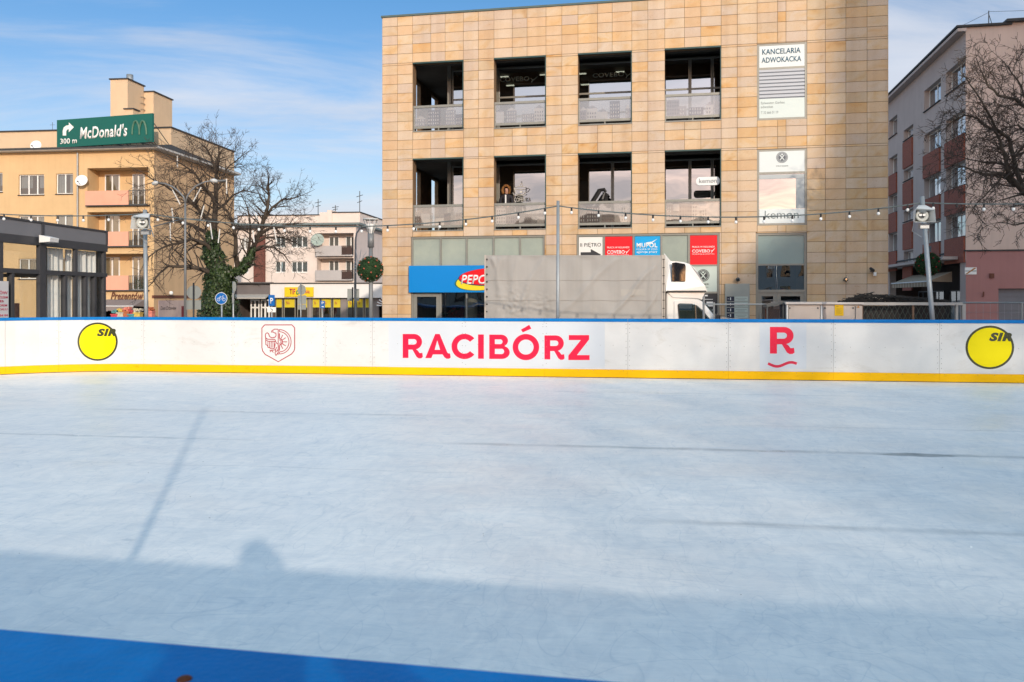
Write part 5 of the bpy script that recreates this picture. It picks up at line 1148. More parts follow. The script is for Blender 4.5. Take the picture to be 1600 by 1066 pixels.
# interior bits: furniture silhouettes
for k, px in enumerate((30, 50)):
    u_ = PF.u(px, 2.5+k); T_ = at_thing(PF, 'cafe_table', 'round dark table inside the pavilion, %s' % ('nearer the white poster' if k == 0 else 'nearer the white curtains'), 'table', u_, 2.5+k, GZ+.05)
    q = MB(); q.lathe([(.001, .74), (.4, .74), (.4, .77), (.001, .77)], (0, 0, 0), 24); q.build('table_top', m_anth, T_); q = MB(); q.tube([(0, 0, .03), (0, 0, .735)], .03, 8); q.lathe([(.25, 0), (.25, .03), (.001, .03)], (0, 0, 0), 20); q.build('stand', m_anth, T_)
# ================================================================ cream block far behind the tree
KC = at(556, 465, 95); KF = Fr(KC.x, KC.y, -R(6.8))
KB = KF.thing('cream_apartment_block', 'distant cream three storey apartment block with grey balconies, beyond the bare tree', 'building')
m_cr = plaster('cream_plaster', (0.70, 0.60, 0.54), 0.08); m_cg = plaster('grey_parapet', (0.44, 0.41, 0.40), 0.06); m_rb = pm('brown_brick_panel', (0.16, 0.06, 0.045), .85, .15, 3)
kz = lambda py, px=500: KF.z(px, py)
kE = kz(352); kl = KF.u(362); kD = KF.v(600, 0)+6
hs = []
for pa, pb2 in ((430, 446), (455, 480.5)):
    for ya, yb in ((369.5, 387), (408.5, 426)): hs.append((KF.u(pa), KF.u(pb2), kz(yb, pa), kz(ya, pa)))
for pa, pb2 in ((376, 388),):
    for ya, yb in ((372, 390), (409, 427)): hs.append((KF.u(pa), KF.u(pb2), kz(yb, pa), kz(ya, pa)))
lg_ = [(KF.u(495), KF.u(552.5), kz(399), kz(364.5)), (KF.u(495), KF.u(552.5), kz(437), kz(403.5)), (KF.u(495), KF.u(552.5), kz(470), kz(444))]
mb = MB(); wall(mb, FRONT(0), (kl, 0), (GZ, kE), hs+lg_, .3); mb.build('wall', m_cr, KB)
mb = MB(); mb.quad((0, .001, GZ), (0, kD, GZ), (0, kD, kE), (0, .001, kE)); mb.quad((kl, kD, GZ), (0, kD, GZ), (0, kD, kE), (kl, kD, kE)); mb.build('gable_wall', plaster('cream_gable', (0.62, 0.53, 0.49), .05), KB)
for a, b, c, d in hs: window(KB, a, .14, c, b-a, d-c, mull=(0.5,) if b-a < 1.5 else (.33, .66), fw=.09)
for a, b, z0, z1 in lg_:
    q = MB(); q.box(a, b, 1.5, 1.6, z0, z1); q.quad((a, .3, z0), (a, 1.5, z0), (a, 1.5, z1), (a, .3, z1)); q.quad((b, .3, z0), (b, 1.5, z0), (b, 1.5, z1), (b, .3, z1)); q.box(a, b, .3, 1.5, z1, z1+.02); q.build('loggia_wall', m_cr, KB)
    q = MB(); q.box(a, b, -.5, 1.5, z0-.12, z0); q.build('balcony_slab', m_cg, KB); xm = a+(b-a)*.71
    q = MB(); q.box(a, xm, -.5, -.4, z0+.002, z0+1.05); q.build('parapet', m_cg, KB)
    q = MB(); q.box(xm, b, -.48, -.42, z0+.95, z0+1.05)
    for j in range(9): x = xm+.05+(b-xm-.1)*j/8; q.box(x-.03, x+.03, -.47, -.43, z0+.02, z0+.949)
    q.box(xm+.08, b-.05, -.46, -.45, z0+.05, z0+.9); q.build('railing', pm('brown_railing', (0.06, 0.035, 0.03), .8, .2, 3), KB)
    for f0, f1, tall in ((.22, .5, 0), (.68, .97, 1)): zz = z0+.9 if not tall else z0+.05; window(KB, a+(b-a)*f0, 1.42, zz, (b-a)*(f1-f0), z0+2.25-zz, fw=.1)
q = MB(); q.box(kl-.5, .6, -.6, .1, kE, kE+.22); q.box(.1, .6, .101, kD, kE, kE+.22); q.build('eaves', pm('eaves_teal_grey', (0.16, 0.20, 0.20), .6, .1, 2), KB)
kA = kz(330.5, 545); q = MB(); d0 = 1.5
q.box(KF.u(519, d0), .01, d0, kD-.5, kE+.05, kA); q.box(kl, KF.u(500, d0), d0, kD-.5, kE+.05, kz(335, 460)); q.box(KF.u(500, d0)-.01, KF.u(512, d0), d0-.1, d0+3, kE+.05, kz(330, 500)); q.box(KF.u(512, d0)+.01, KF.u(519, d0)+.02, d0-.2, d0+3, kE+.05, kz(326.5, 516)); q.build('attic', m_cr, KB)
q = MB(); q.box(KF.u(519, d0)+.03, .1, d0-.08, kD-.4, kA, kA+.12); q.box(kl, KF.u(500, d0)-.02, d0-.08, kD-.4, kz(335, 460)+.001, kz(335, 460)+.12); q.build('attic_coping', M_['felt'], KB)
q = MB(); q.box(KF.u(398), KF.u(415), -.35, -.01, kz(441, 405), kz(368, 405)); q.build('stair_tower_panel', m_rb, KB)
q = MB(); q.box(KF.u(362), KF.u(415), -.8, -.4, kz(357, 400), kz(353, 400)); q.build('canopy', M_['felt'], KB)
dish(KF, 497.5, 375, -.5, .75, 'grey green satellite dish beside the upper grey balcony of the cream block', pm('dish_green', (0.30, 0.36, 0.32), .5, .1, 2))
for px, hh in ((497, 3.0), (524, 1.8), (562, 4.6)):
    u_, z_ = KF.p(px, 331, 4); T_ = at_thing(KF, 'roof_antenna', {497: 'small white roof antenna on the left chimney of the cream block', 524: 'short roof antenna right of the cream block chimney', 562: 'tall thin antenna mast at the right corner of the cream block'}[px], 'antenna', u_, 4, z_-.3)
    q = MB(); q.tube([(0, 0, 0), (0, 0, hh*.6)], .05, 5); q.tube([(-.4, 0, hh*.45), (.4, 0, hh*.5)], .04, 4); q.tube([(-.3, 0, hh*.3), (.3, 0, hh*.35)], .04, 4); q.build('mast', M_['dark_steel'], T_)
# ================================================================ single storey shop row in front of it
SCn = at(606, 465, 76); SFm = Fr(SCn.x, SCn.y, -R(3)); SHB = SFm.thing('shop_row', 'low flat roofed shop row with white fascia and yellow window strips', 'shop')
sz = lambda py, px=500: SFm.z(px, py)
x0, x1, xm = SFm.u(368), 0.0, SFm.u(425)
q = MB(); q.box(xm, x1, -.5, .3, sz(465.5), sz(444)); q.build('fascia', pm('shop_white', (0.72, 0.70, 0.69), .6, .04, 1), SHB)
q = MB(); q.box(x0, xm-.01, -.2, .5, sz(460), sz(441)); q.build('grey_fascia', pm('shop_grey', (0.16, 0.145, 0.15), .7, .08, 1), SHB)
q = MB(); q.box(x0-.3, x1+.2, -.6, 12, sz(443.5), sz(442)); q.build('roof', M_['felt'], SHB)
q = MB(); q.prism([(-.2, sz(460)), (-1.2, sz(465)), (-1.2, sz(467)), (-.2, sz(462))], x0, xm-.2, 'x'); q.build('awning', pm('awning_stripe', (0.45, 0.43, 0.40), .8, .15, 8), SHB)
q = MB(); q.box(x0, x1, 6, 6.1, GZ, sz(443.5)); q.box(x0, x0+.2, 0, 6, GZ, sz(443.5)); q.box(x1-.2, x1, 0, 6, GZ, sz(443.5)); q.box(x0+.2, x1-.2, 3.0, 3.1, GZ, sz(467)); q.build('wall', pm('shop_inner', (0.14, 0.11, 0.10), .8, .3, 1), SHB)
for pa, pb2 in ((482, 487), (533, 542), (579, 592)): q = MB(); q.box(SFm.u(pa), SFm.u(pb2), -.05, .3, GZ, sz(466)); q.build('pier', pm('shop_pier', (0.25, 0.22, 0.21), .7, .1, 1), SHB)
yel = pm('shop_yellow', (0.62, 0.50, 0.02), .5, .05, 1); tred = pm('shop_red', (0.45, 0.03, 0.08), .5, .05, 1)
for pa, pb2 in ((430, 441.5), (443, 461.5), (464, 481), (487, 500), (501.5, 518), (519.5, 533), (542, 555), (556.5, 568), (569.5, 579)):
    a, b = SFm.u(pa), SFm.u(pb2); w_ = window(SHB, a, .05, GZ, b-a, sz(466)-GZ, mull=(), fw=.08, fm=M_['alu'], gm=M_['shop_pane'], curtain=False, name='shop_window')
    z0 = sz(480.5); 
    q = MB(); q.box(.09, b-a-.09, .0, .02, z0-GZ, sz(467.2)-GZ); q.build('yellow_film', yel, w_)
    if pa > 441: lettering(w_, 'TiFo', .2, (b-a)*.5, sz(476)-GZ, sz(471.5)-GZ, -.01, tred, .03); 
u_, z_ = SFm.p(445, 463.8, -.6); T_ = at_thing(SFm, 'shop_sign', 'yellow shop sign with red and green letters on the white fascia', 'sign', u_, -.6, z_)
w_ = SFm.u(490, -.6)-u_; h_ = sz(449)-sz(463.8); q = MB(); q.box(0, w_, -.1, .05, 0, h_); q.build('panel', pm('sign_yellow', (0.80, 0.55, 0.01), .5, .04, 1), T_)
lettering(T_, 'TiF', w_*.18, w_*.38, h_*.25, h_*.85, -.12, tred, .05); lettering(T_, 'o', w_*.40, w_*.52, h_*.2, h_*.7, -.12, pm('sign_green', (0.05, 0.3, 0.08), .5, .05, 1), .06); lettering(T_, 'asia', w_*.66, w_*.88, h_*.35, h_*.75, -.12, tred, .02)
# mannequins / dark displays behind the panes
for k, px in enumerate((497, 505, 515, 524)):
    u_ = SFm.u(px, .8); T_ = at_thing(SFm, 'clothes_display', '%s clothes on a stand in the yellow topped shop window' % ['brown', 'dark red', 'dark grey', 'black'][k], 'clothes stand', u_, .8, GZ)
    q = MB(); q.tube([(0, 0, 0), (0, 0, 1.0)], .03, 6); q.build('stand', M_['steel'], T_); q = MB(); q.tube([(0, 0, .8), (0, 0, 1.2), (0, 0, 1.6), (0, 0, 1.7)], [.3, .2, .26, .08], 10); q.build('garment', pm('garment%d' % k, [(.12, .05, .04), (.2, .02, .03), (.05, .05, .06), (.015, .015, .02)][k], .9, .3, 6), T_)
for px, c_ in ((396, 0), (412, 1)):
    a = SFm.u(px-7); b = SFm.u(px+7); window(SHB, a, .4, GZ, b-a, sz(463)-GZ-.3, mull=(.5,), trans=(.6,), fw=.12, gm=M_['shop_pane'], curtain=False, name='shop_window')
# striped round awning at the right end of the shop row
T_ = at_thing(SFm, 'striped_awning', 'small brown and white striped awning beside the sandstone building', 'awning', SFm.u(590, -.8), -.8, 0)
q = MB(); rw = SFm.u(600, -.8)-SFm.u(584, -.8)
for k in range(10):
    a0, a1 = math.pi/2+math.pi/2*k/10, math.pi/2+math.pi/2*(k+1)/10; q.cur = k % 2; zc_ = sz(478)
    c_ = lambda a, y: (rw*.9+rw*math.cos(a), y, zc_+rw*.95*math.sin(a)); q.quad(c_(a0, 0), c_(a1, 0), (rw*.9, -.0, zc_), (rw*.9, -.01, zc_)); q.quad(c_(a0, 0), c_(a1, 0), c_(a1, .8), c_(a0, .8))
q.build('canvas', [m_brown, M_['white']], T_)
# ================================================================ pinkish block on the right, in the church's shade
RC = at(1509, 465, 46); RF = Fr(RC.x, RC.y, -R(11.5))
RBl = RF.thing('brick_panel_block', 'five storey pale pink apartment block with red brick window panels', 'building')
m_rg = plaster('pink_grey_plaster', (0.58, 0.45, 0.39), .2); m_rg2 = plaster('grey_plaster', (0.50, 0.42, 0.39), .2); m_rp = plaster('dusty_pink_plaster', (0.36, 0.175, 0.165), .12)
m, t = newmat('red_brick_cladding'); l = t.links.new
o_ = nd(t, 'ShaderNodeOutputMaterial'); p_ = nd(t, 'ShaderNodeBsdfPrincipled'); l(p_.outputs[0], o_.inputs[0]); tc_ = nd(t, 'ShaderNodeTexCoord')
mp_ = nd(t, 'ShaderNodeMapping'); mp_.inputs['Rotation'].default_value = (0, R(90), R(90)); sx_ = nd(t, 'ShaderNodeSeparateXYZ'); l(tc_.outputs['Object'], sx_.inputs[0]); cx_ = nd(t, 'ShaderNodeCombineXYZ'); l(sx_.outputs[1], cx_.inputs[0]); l(sx_.outputs[2], cx_.inputs[1])
br = nd(t, 'ShaderNodeTexBrick', i_Scale=4.0); l(cx_.outputs[0], br.inputs['Vector']); br.inputs['Color1'].default_value = (0.33, 0.085, 0.045, 1); br.inputs['Color2'].default_value = (0.24, 0.06, 0.035, 1); br.inputs['Mortar'].default_value = (0.22, 0.12, 0.09, 1); br.inputs['Mortar Size'].default_value = .02
l(br.outputs[0], p_.inputs['Base Color']); p_.inputs['Roughness'].default_value = .85; m_rbk = m
rT = RF.z(1512, 43); gw = 22; rD = RF.v(1387, 0)+7
zband = RF.z(1509, 393)
# facade plane x=0 facing -x : along y
rv = lambda px, py: (RF.v(px, 0), RF.vz(px, py, 0))
zr = {}
rows = [(88, 137), (182, 228.5), (258, 303), (330, 371)]        # top/bottom of the nearest window column, left edge heights at px 1486..1508
WR = []; BRK = []
def pane_rect(pa, pb2, zt, zb): return (RF.v(pb2, 0), RF.v(pa, 0), zb, zt)
ztop = [RF.vz(1505, y, 0) for y in (91, 178, 255, 331)]; zbot = [RF.vz(1505, y, 0) for y in (129, 214, 289, 362)]
# storey heights are equal: fit them
H0 = ztop[0]; st_ = (ztop[0]-ztop[3])/3; wh = 1.35
for k in range(4):
    zt = H0-st_*k; zb = zt-wh
    for pa, pb2, ty in ((1478, 1508.5, 'w'), (1444, 1470, 'w'), (1389, 1402, 'n')):
        WR.append(pane_rect(pa, pb2, zt, zb)+(ty,)); 
        if k >= 1 or ty == 'n': BRK.append((RF.v(pb2, 0), RF.v(pa, 0), zt-st_+.02, zb-.03)) if (k >= 1) else None
    zs_ = zt-st_*.55; WR.append(pane_rect(1412, 1427, zs_, zs_-.75)+('s',)); BRK.append((RF.v(1427, 0)+.05, RF.v(1412, 0)-.05, zs_-st_+.12, zs_-.9))
shop = (RF.v(1500, 0), RF.v(1390, 0), GZ, RF.vz(1500, 404, 0)-.1)
mb = MB(); wall(mb, LEFTF(0), (0, rD), (GZ, rT), [w_[:4] for w_ in WR]+[shop], .45); mb.build('wall', m_rg2, RBl)
mb = MB(); zt2 = RF.z(1570, 36); mb.quad((0.001, 0, zband), (2.2, 0, zband), (2.2, 0, rT), (0.001, 0, rT)); mb.quad((2.2, 0, zband), (gw, 0, zband), (gw, 0, zt2), (2.2, 0, zt2)); mb.quad((2.2, 0, rT), (2.2, rD, rT), (2.2, rD, zt2), (2.2, 0, zt2)); mb.build('gable_wall', m_rg, RBl)
gar = (RF.u(1560), RF.u(1560)+4.0, GZ, RF.z(1580, 451))
mb = MB(); wall(mb, FRONT(-.012), (0.0, gw), (GZ, zband), [gar], .3); mb.build('ground_floor_wall', m_rp, RBl)
q = MB(); q.box(-.08, gw, -.06, 0, zband-.001, zband+.08); q.box(-.08, -.002, .001, rD, zband, zband+.1); q.build('band', M_['felt'], RBl)
q = MB(); q.box(gar[0], gar[1], .2, .25, GZ, gar[3])
for k in range(10): z = GZ+.25*k+.1; q.box(gar[0], gar[1], .18, .199, z, z+.2)
q.build('garage_door', pm('garage_grey', (0.17, 0.17, 0.19), .6, .08, 2), RBl)
for a, b, c, d, ty in WR:
    window(RBl, .3, b-.01, c, b-a-.02, d-c, mull=(0.5,) if ty != 's' else (), fw=.07, rz=R(-90), gm=glass('blue_pane', (0.5, 0.55, 0.6), .30, .01, .7), curtain=(ty != 's'))
    q = MB(); q.box(-.08, .3, a-.03, b+.03, c-.06, c-.004); q.build('sill', M_['felt'], RBl)
for a, b, c, d in BRK: q = MB(); q.box(-.10, -.002, a, b, c, d); q.build('brick_panel', m_rbk, RBl)
q = MB(); q.box(-.45, 0.0, -.12, rD, rT-.22, rT-.05); q.build('cornice', m_rg2, RBl)
q = MB(); q.box(-.5, 2.3, -.15, rD, rT+.001, rT+.12); q.box(2.0, gw, -.25, rD, zt2+.001, zt2+.16); q.build('roof', M_['felt'], RBl)
# shop recess
a, b, c, d = shop; q = MB(); q.box(2.2, 2.3, a, b, GZ, d); q.quad((.45, a, GZ), (2.2, a, GZ), (2.2, a, d), (.45, a, d)); q.box(.46, 2.2, a, b, d, d+.02); q.box(.46, 2.3, b+.001, b+.1, GZ, d); q.build('shop_recess', pm('recess_dark', (0.05, 0.035, 0.03), .8, .2, 1), RBl)
for k in range(4): y0 = a+1+(b-a-1.5)*k/4; window(RBl, 1.6, y0+2.6, GZ+.3, 2.4, 2.2, mull=(.5,), fm=M_['dark_steel'], gm=M_['shop_pane'], curtain=False, rz=R(-90), name='shop_window')
q = MB(); q.box(1.4, 1.5, b-2.2, b-.9, 0.35, 1.0); q.build('lit_display', pm('lit_shop_shelf', (0.9, 0.55, 0.22), .7, .6, 7, emit=.5), RBl)
q = MB(); q.box(-.9, -.11, a, b+1, d+.05, d+.22); q.build('canopy', m_rg2, RBl)
# awning on the shade side
AWn = at_thing(RF, 'shop_awning', 'beige scalloped awning in the shade below the brick panelled block', 'awning', -.12, RF.v(1492, 0)+.1, 0); z1 = RF.vz(1488, 425, 0)
q = MB(); n = 26; LA = 8.5
for k in range(n):
    y0, y1 = LA*k/n, LA*(k+1)/n; q.cur = k % 2
    q.quad((0, y0, z1), (0, y1, z1), (-1.3, y1, z1-.55), (-1.3, y0, z1-.55)); q.quad((-1.3, y0, z1-.55), (-1.3, y1, z1-.55), (-1.3, y1, z1-.85), (-1.3, y0, z1-.85))
q.poly([(0, 0, z1), (-1.3, 0, z1-.55), (0, 0, z1-.6)]); q.build('canvas', [pm('awning_beige', (0.42, 0.34, 0.24), .85, .08, 4), pm('awning_beige_dark', (0.28, 0.20, 0.14), .85, .08, 4)], AWn)
q = MB(); q.tube([(-1.31, 0, z1-.55), (-1.31, LA, z1-.55)], .035, 6); q.build('front_bar', M_['white'], AWn)
# small signs and boxes on the pink ground floor wall
u_, z_ = RF.p(1507.5, 429, -.02); T_ = at_thing(RF, 'wall_sign', 'small white wall sign with a diagonal brown stripe on the dusty pink wall', 'sign', u_, -.02, z_)
w_ = RF.u(1525.5)-u_; h_ = RF.z(1516, 418)-z_; q = MB(); q.box(0, w_, -.03, 0, 0, h_); q.build('plate', M_['white'], T_)
q = MB(); q.prism([(w_*.02, h_*.05), (w_*.2, h_*.05), (w_*.98, h_*.9), (w_*.8, h_*.95)], -.036, -.031); q.build('stripe', pm('stripe_ochre', (0.38, 0.17, 0.05), .6, .1, 2), T_); q = MB(); q.box(w_*.02, w_*.98, -.0305, -.0302, h_*.42, h_*.55); q.build('text_line', gi, T_)
u_, z_ = RF.p(1546, 434.5, -.02); T_ = at_thing(RF, 'vent_box', 'small dark square vent box on the dusty pink wall', 'vent', u_, -.02, z_); q = MB(); q.box(0, .22, -.08, 0, 0, .25); q.box(.02, .2, -.09, -.081, .03, .22); q.build('vent', m_brown, T_)
u_, z_ = RF.p(1536, 463, -.02); T_ = at_thing(RF, 'pipe_stub', 'small hooked dark pipe on the dusty pink wall beside the grey garage door', 'pipe', u_, -.02, z_); q = MB(); q.tube([(0, 0, 0), (0, -.08, 0), (0, -.08, .25)], .035, 6); q.build('pipe', m_brown, T_)
# roof mast and wires
u_, z_ = RF.p(1545, 40, 3); T_ = at_thing(RF, 'roof_mast', 'dark roof mast with guy wires on the right apartment block', 'antenna', u_, 3, z_-.1)
q = MB(); hm = RF.z(1545, 17, 3)-z_+.1; q.tube([(0, 0, 0), (0, 0, hm)], .03, 5); q.tube([(.22, 0, 0), (0, 0, hm*.8)], .02, 4); q.build('mast', M_['dark_steel'], T_)
q = MB(); q.tube([(0, 0, hm*.95), (1.2, 0, hm*.9), (8, 1, hm*1.0)], .012, 4); q.tube([(0, 0, hm*.9), (-1.1, 0, hm*.35), (-1.9, 0, 0)], .012, 4); q.build('wire', M_['dark_steel'], T_)
# building that closes the street behind the sandstone block (right gap is fully covered by the facade above)
# ================================================================ church and square houses behind the photographer
def flank(name, label, cat, x0, x1, y0, y1, prof_h, col, group=None, nx=6, nz=3, roof=None):
    T_ = thing(name, label, cat, (x0, y1, GZ), 0, group); w_, d_ = x1-x0, y1-y0
    hs_ = []
    for i in range(nx):
        for j in range(nz): cx_, cz_ = w_*(i+.5)/nx, 1.2+prof_h/nz*(j)+.3; hs_.append((cx_-.55, cx_+.55, cz_, cz_+1.7))
    mb = MB(); T2 = lambda u, v, w: (u, -w, v)
    wall(mb, T2, (0, w_), (0, prof_h), hs_, .25); mb.quad((0, 0, 0), (0, -d_, 0), (0, -d_, prof_h), (0, 0, prof_h)); mb.quad((w_, 0, 0), (w_, -d_, 0), (w_, -d_, prof_h), (w_, 0, prof_h)); mb.quad((0, -d_, 0), (w_, -d_, 0), (w_, -d_, prof_h), (0, -d_, prof_h)); mb.build('wall', col, T_)
    q = MB(); q.quad((0.1, -.2, .1), (w_-.1, -.2, .1), (w_-.1, -.2, prof_h-.1), (0.1, -.2, prof_h-.1)); q.build('window_glass', M_['dark_pane'], T_)
    rh = roof or 2.5; q = MB(); q.prism([(.4, prof_h), (-d_-.4, prof_h), (-d_/2, prof_h+rh)], -.2, w_+.2, 'x'); q.build('roof', pm('clay_tiles', (0.22, 0.07, 0.04), .85, .3, 2), T_)
cs = [(0.62, 0.52, 0.40), (0.55, 0.40, 0.30), (0.60, 0.58, 0.50), (0.52, 0.35, 0.33), (0.66, 0.60, 0.48), (0.50, 0.46, 0.40)]
lb = ['cream', 'tan', 'off white', 'old rose', 'pale yellow', 'stone grey']
xq = -78
for k in range(6):
    wd_ = (15, 13, 17, 14, 16, 13)[k]; flank('square_house', '%s tenement house across the square behind the photographer' % lb[k], 'house', xq, xq+wd_-.1, -62, -50, (10.5, 12, 9.5, 11.5, 10, 9)[k], plaster('house%d' % k, cs[k]), 'tenements across the square'); xq += wd_
CHR = thing('church', 'tall brick church with sloping nave roof and spire behind the photographer', 'church', (0, -60, GZ)); m_chb = pm('church_brick', (0.25, 0.11, 0.07), .85, .15, 2)
def sprism(prof, y0, y1, name, mat): q = MB(); q.prism([(x, z-GZ) for x, z in prof], y0, y1); q.build(name, mat, CHR)
sprism(CH_NAVE, -3, 3, 'nave', m_chb); sprism(CH_TOWER, -3, 3, 'tower', m_chb)
# ================================================================ tarpaulin truck
TF = Fr(at(758, 465, 24).x, 24.0, -R(0.5)); TR = TF.thing('delivery_truck', 'white delivery truck with grey tarpaulin body and sleeper pod over the cab', 'truck')
L_ = TF.u(1040); zt = TF.z(900, 399); z0 = 0.45; Wd = 2.25
m_tarp = pm('grey_tarpaulin', (0.345, 0.33, 0.315), 0.6, 0.05, 1.2, streak=0.10, spec=0.3, bump=0.12, bscale=9)
q = MB(); nx, nz = 150, 60; rr = random.Random(5)
folds = [(L_*.93, zt-.35, L_*.62, z0+.2, .030, .09), (L_*.72, zt-.1, L_*.30, z0+.1, .02, .12), (L_*.98, zt-.8, L_*.80, z0, .022, .07), (L_*.32, zt-.1, L_*.12, z0+.3, .02, .10), (L_*.07, zt-.02, L_*.10, z0, .02, .06), (L_*.50, zt, L_*.46, z0, .012, .15), (.12, zt, .35, zt-.45, .035, .05), (L_*.95, zt-.1, L_*.90, zt-1.2, .015, .06), (.9, zt, .7, z0, .015, .1), (L_*.62, zt-.5, L_*.55, z0, .014, .1)]
def dy(x, z):
    v = .08*noise.noise(Vector((x*.6, z*.5, 3.1)))+.03*noise.noise(Vector((x*2.2+z*.7, z*.8, 9.1)))
    for (xa, za, xb, zb_, am, wd_) in folds:
        f = max(0, min(1, (za-z)/(za-zb_))); xc_ = xa+(xb-xa)*f+.04*math.sin(z*5); dd = (x-xc_)/wd_; v += 1.5*am*math.exp(-dd*dd)*(.3+.7*math.sin(math.pi*min(1, f*1.1+.1)) if 0 < f < 1 else .2)
    for cx_, cz_, r_ in ((L_*.14, z0+1.1, .35), (L_*.33, z0+1.0, .3), (.18*L_, z0+1.0, .5)):
        e = math.exp(-((x-cx_)**2+(z-cz_)**2)/r_**2); v += .05*e*abs(noise.noise(Vector((x*7, z*9, 1.7))))
    edge = min(1, (zt-z)/.12)*min(1, (L_-.12-x)/.15 if x < L_-.12 else 0); return -v*max(0, edge)-.012
i0 = 0
for j in range(nz+1):
    for i in range(nx+1): x = .03+(L_-.15)*i/nx; z = z0+(zt-.03-z0)*j/nz; q.v.append((x, dy(x, z), z))
for j in range(nz):
    for i in range(nx): a = j*(nx+1)+i; q.f.append((a, a+1, a+nx+2, a+nx+1)); q.m.append(0)
tp = q.build('tarpaulin', m_tarp, TR, True)
for py_, amp_ in ((438.5, 0), (470, 0)):
    zz = TF.z(900, py_); q = MB(); q.tube([(.05+(L_-.2)*k/80, dy(.05+(L_-.2)*k/80, zz)-.004, zz+.008*math.sin(k*.4)) for k in range(81)], .0045, 4); q.build('seam', pm('tarp_seam', (0.24, 0.22, 0.20), .7, .1, 5), tp)
zz = TF.z(990, 453); x0_ = TF.u(970); x1_ = TF.u(1008); q = MB(); n_ = 12
for k in range(n_): xa_ = x0_+(x1_-x0_)*k/n_; xb_ = x0_+(x1_-x0_)*(k+1)/n_; q.quad((xa_, dy(xa_, zz-.1)-.006, zz-.17), (xb_, dy(xb_, zz-.1)-.006, zz-.17), (xb_, dy(xb_, zz)-.006, zz+.02), (xa_, dy(xa_, zz)-.006, zz+.02))
q.build('patch', pm('tarp_patch', (0.36, 0.34, 0.315), .55, .05, 3), tp)
q = MB(); q.box(0, L_-.1, .06, Wd, z0+.01, zt-.03); q.box(-.01, L_-.08, .0, Wd+.02, zt-.028, zt); q.build('tarpaulin_top', m_tarp, tp)
q = MB(); q.box(L_-.115, L_-.01, -.012, Wd, z0, zt+.005); q.build('corner_post', pm('tarp_post', (0.40, 0.36, 0.32), .5, .06, 3), TR); q = MB(); q.box(-.02, .028, -.03, Wd, z0, zt+.01); q.build('corner_post', pm('tarp_post', (0.40, 0.36, 0.32), .5, .06, 3), TR)
q = MB(); q.box(0.03, L_-.12, -.03, Wd, z0-.22, z0-.003); q.build('drop_side', M_['steel'], TR)
q = MB()
for k in range(9): z = zt-.12-k*.235; q.box(L_-.09, L_-.03, -.022, -.013, z-.012, z+.012)
q.tube([(L_-.06, -.02, zt-.1), (L_-.05, -.02, z0)], .006, 4); q.build('eyelet_strap', M_['black'], TR); q = MB()
for k in range(11): z = zt-.12-k*.215; q.box(.03, .075, -.045, -.03, z-.022, z+.022)
q.build('rear_eyelets', M_['black'], TR)
q = MB(); q.box(-.1, L_+1.9, .3, .5, -.02, .2); q.box(-.1, L_+1.9, Wd-.6, Wd-.4, -.02, .2); q.build('chassis', M_['black'], TR)
# cab, profile in x-z from measured outline
def cz(px, py): x, z = TF.p(px, py); return (x, z)
m_cab = pm('truck_white', (0.72, 0.71, 0.69), .25, .03, 1, spec=.5, coat=.6)
body = [cz(1042, 457), (TF.u(1042), .1), (TF.u(1075), .1), (TF.u(1150), .1), (TF.u(1172), .35), (TF.u(1170), .85), (TF.u(1158), 1.02), cz(1124, 500), cz(1112, 486), cz(1101, 473), cz(1094, 467.5), cz(1085, 465.5), cz(1066, 465)]
q = MB(); q.prism(body, .1, Wd-.1); cab_o = q.build('cab_body', m_cab, TR, bevel=.05)
# pod : tapered outline, narrower at the top
def pod(profile, y0, y1, name, mat, inset_top=.25):
    zs_ = [z for x, z in profile]; a, b = min(zs_), max(zs_); q = MB(); n = len(profile)
    for side in (0, 1):
        for x, z in profile: f = max(0, (z-a)/(b-a)-.35)/.65; q.v.append((x, (y0+inset_top*f*f) if side == 0 else (y1-inset_top*f*f), z))
    q.f.append(tuple(range(n))); q.f.append(tuple(range(2*n-1, n-1, -1))); q.m += [0, 0]
    for k in range(n): j = (k+1) % n; q.f.append((k, j, n+j, n+k)); q.m.append(0)
    return q.build(name, mat, TR, bevel=.03)
pp = [cz(1042, 454), cz(1042, 399.5), cz(1045, 404), cz(1049, 409), cz(1058, 409.5), cz(1070, 411), cz(1078, 414), cz(1085, 420), cz(1091, 429), cz(1096, 439), cz(1100, 447), cz(1103, 454)]
po = pod(pp, .02, Wd-.02, 'sleeper_pod', m_cab)
def podwin(pts, y, name, mat, parent): q = MB(); q.prism(pts, y, y+.03); return q.build(name, mat, parent, bevel=.01)
podwin([cz(1049.7, 439.5), cz(1050, 411), cz(1056, 410), cz(1070.5, 412.5), cz(1071.5, 416), cz(1071, 440)], -.005, 'pod_window', glass('pod_glass', (.1, .12, .14), .03, .03, .1, (.012, .016, .022)), po)
q = MB(); q.box(cz(1041.5, 455)[0], cz(1103.5, 455)[0], -.01, Wd+.01, cz(1070, 456.3)[1], cz(1070, 454.2)[1]); q.build('rubber_seal', M_['black'], TR)
# underside skirt between pod and roof
q = MB(); q.prism([cz(1043, 456.5), cz(1103, 456.5), cz(1098, 469), cz(1090, 466.8), cz(1052, 465.5)], .07, Wd-.07); q.build('pod_skirt', m_cab, TR, bevel=.02)
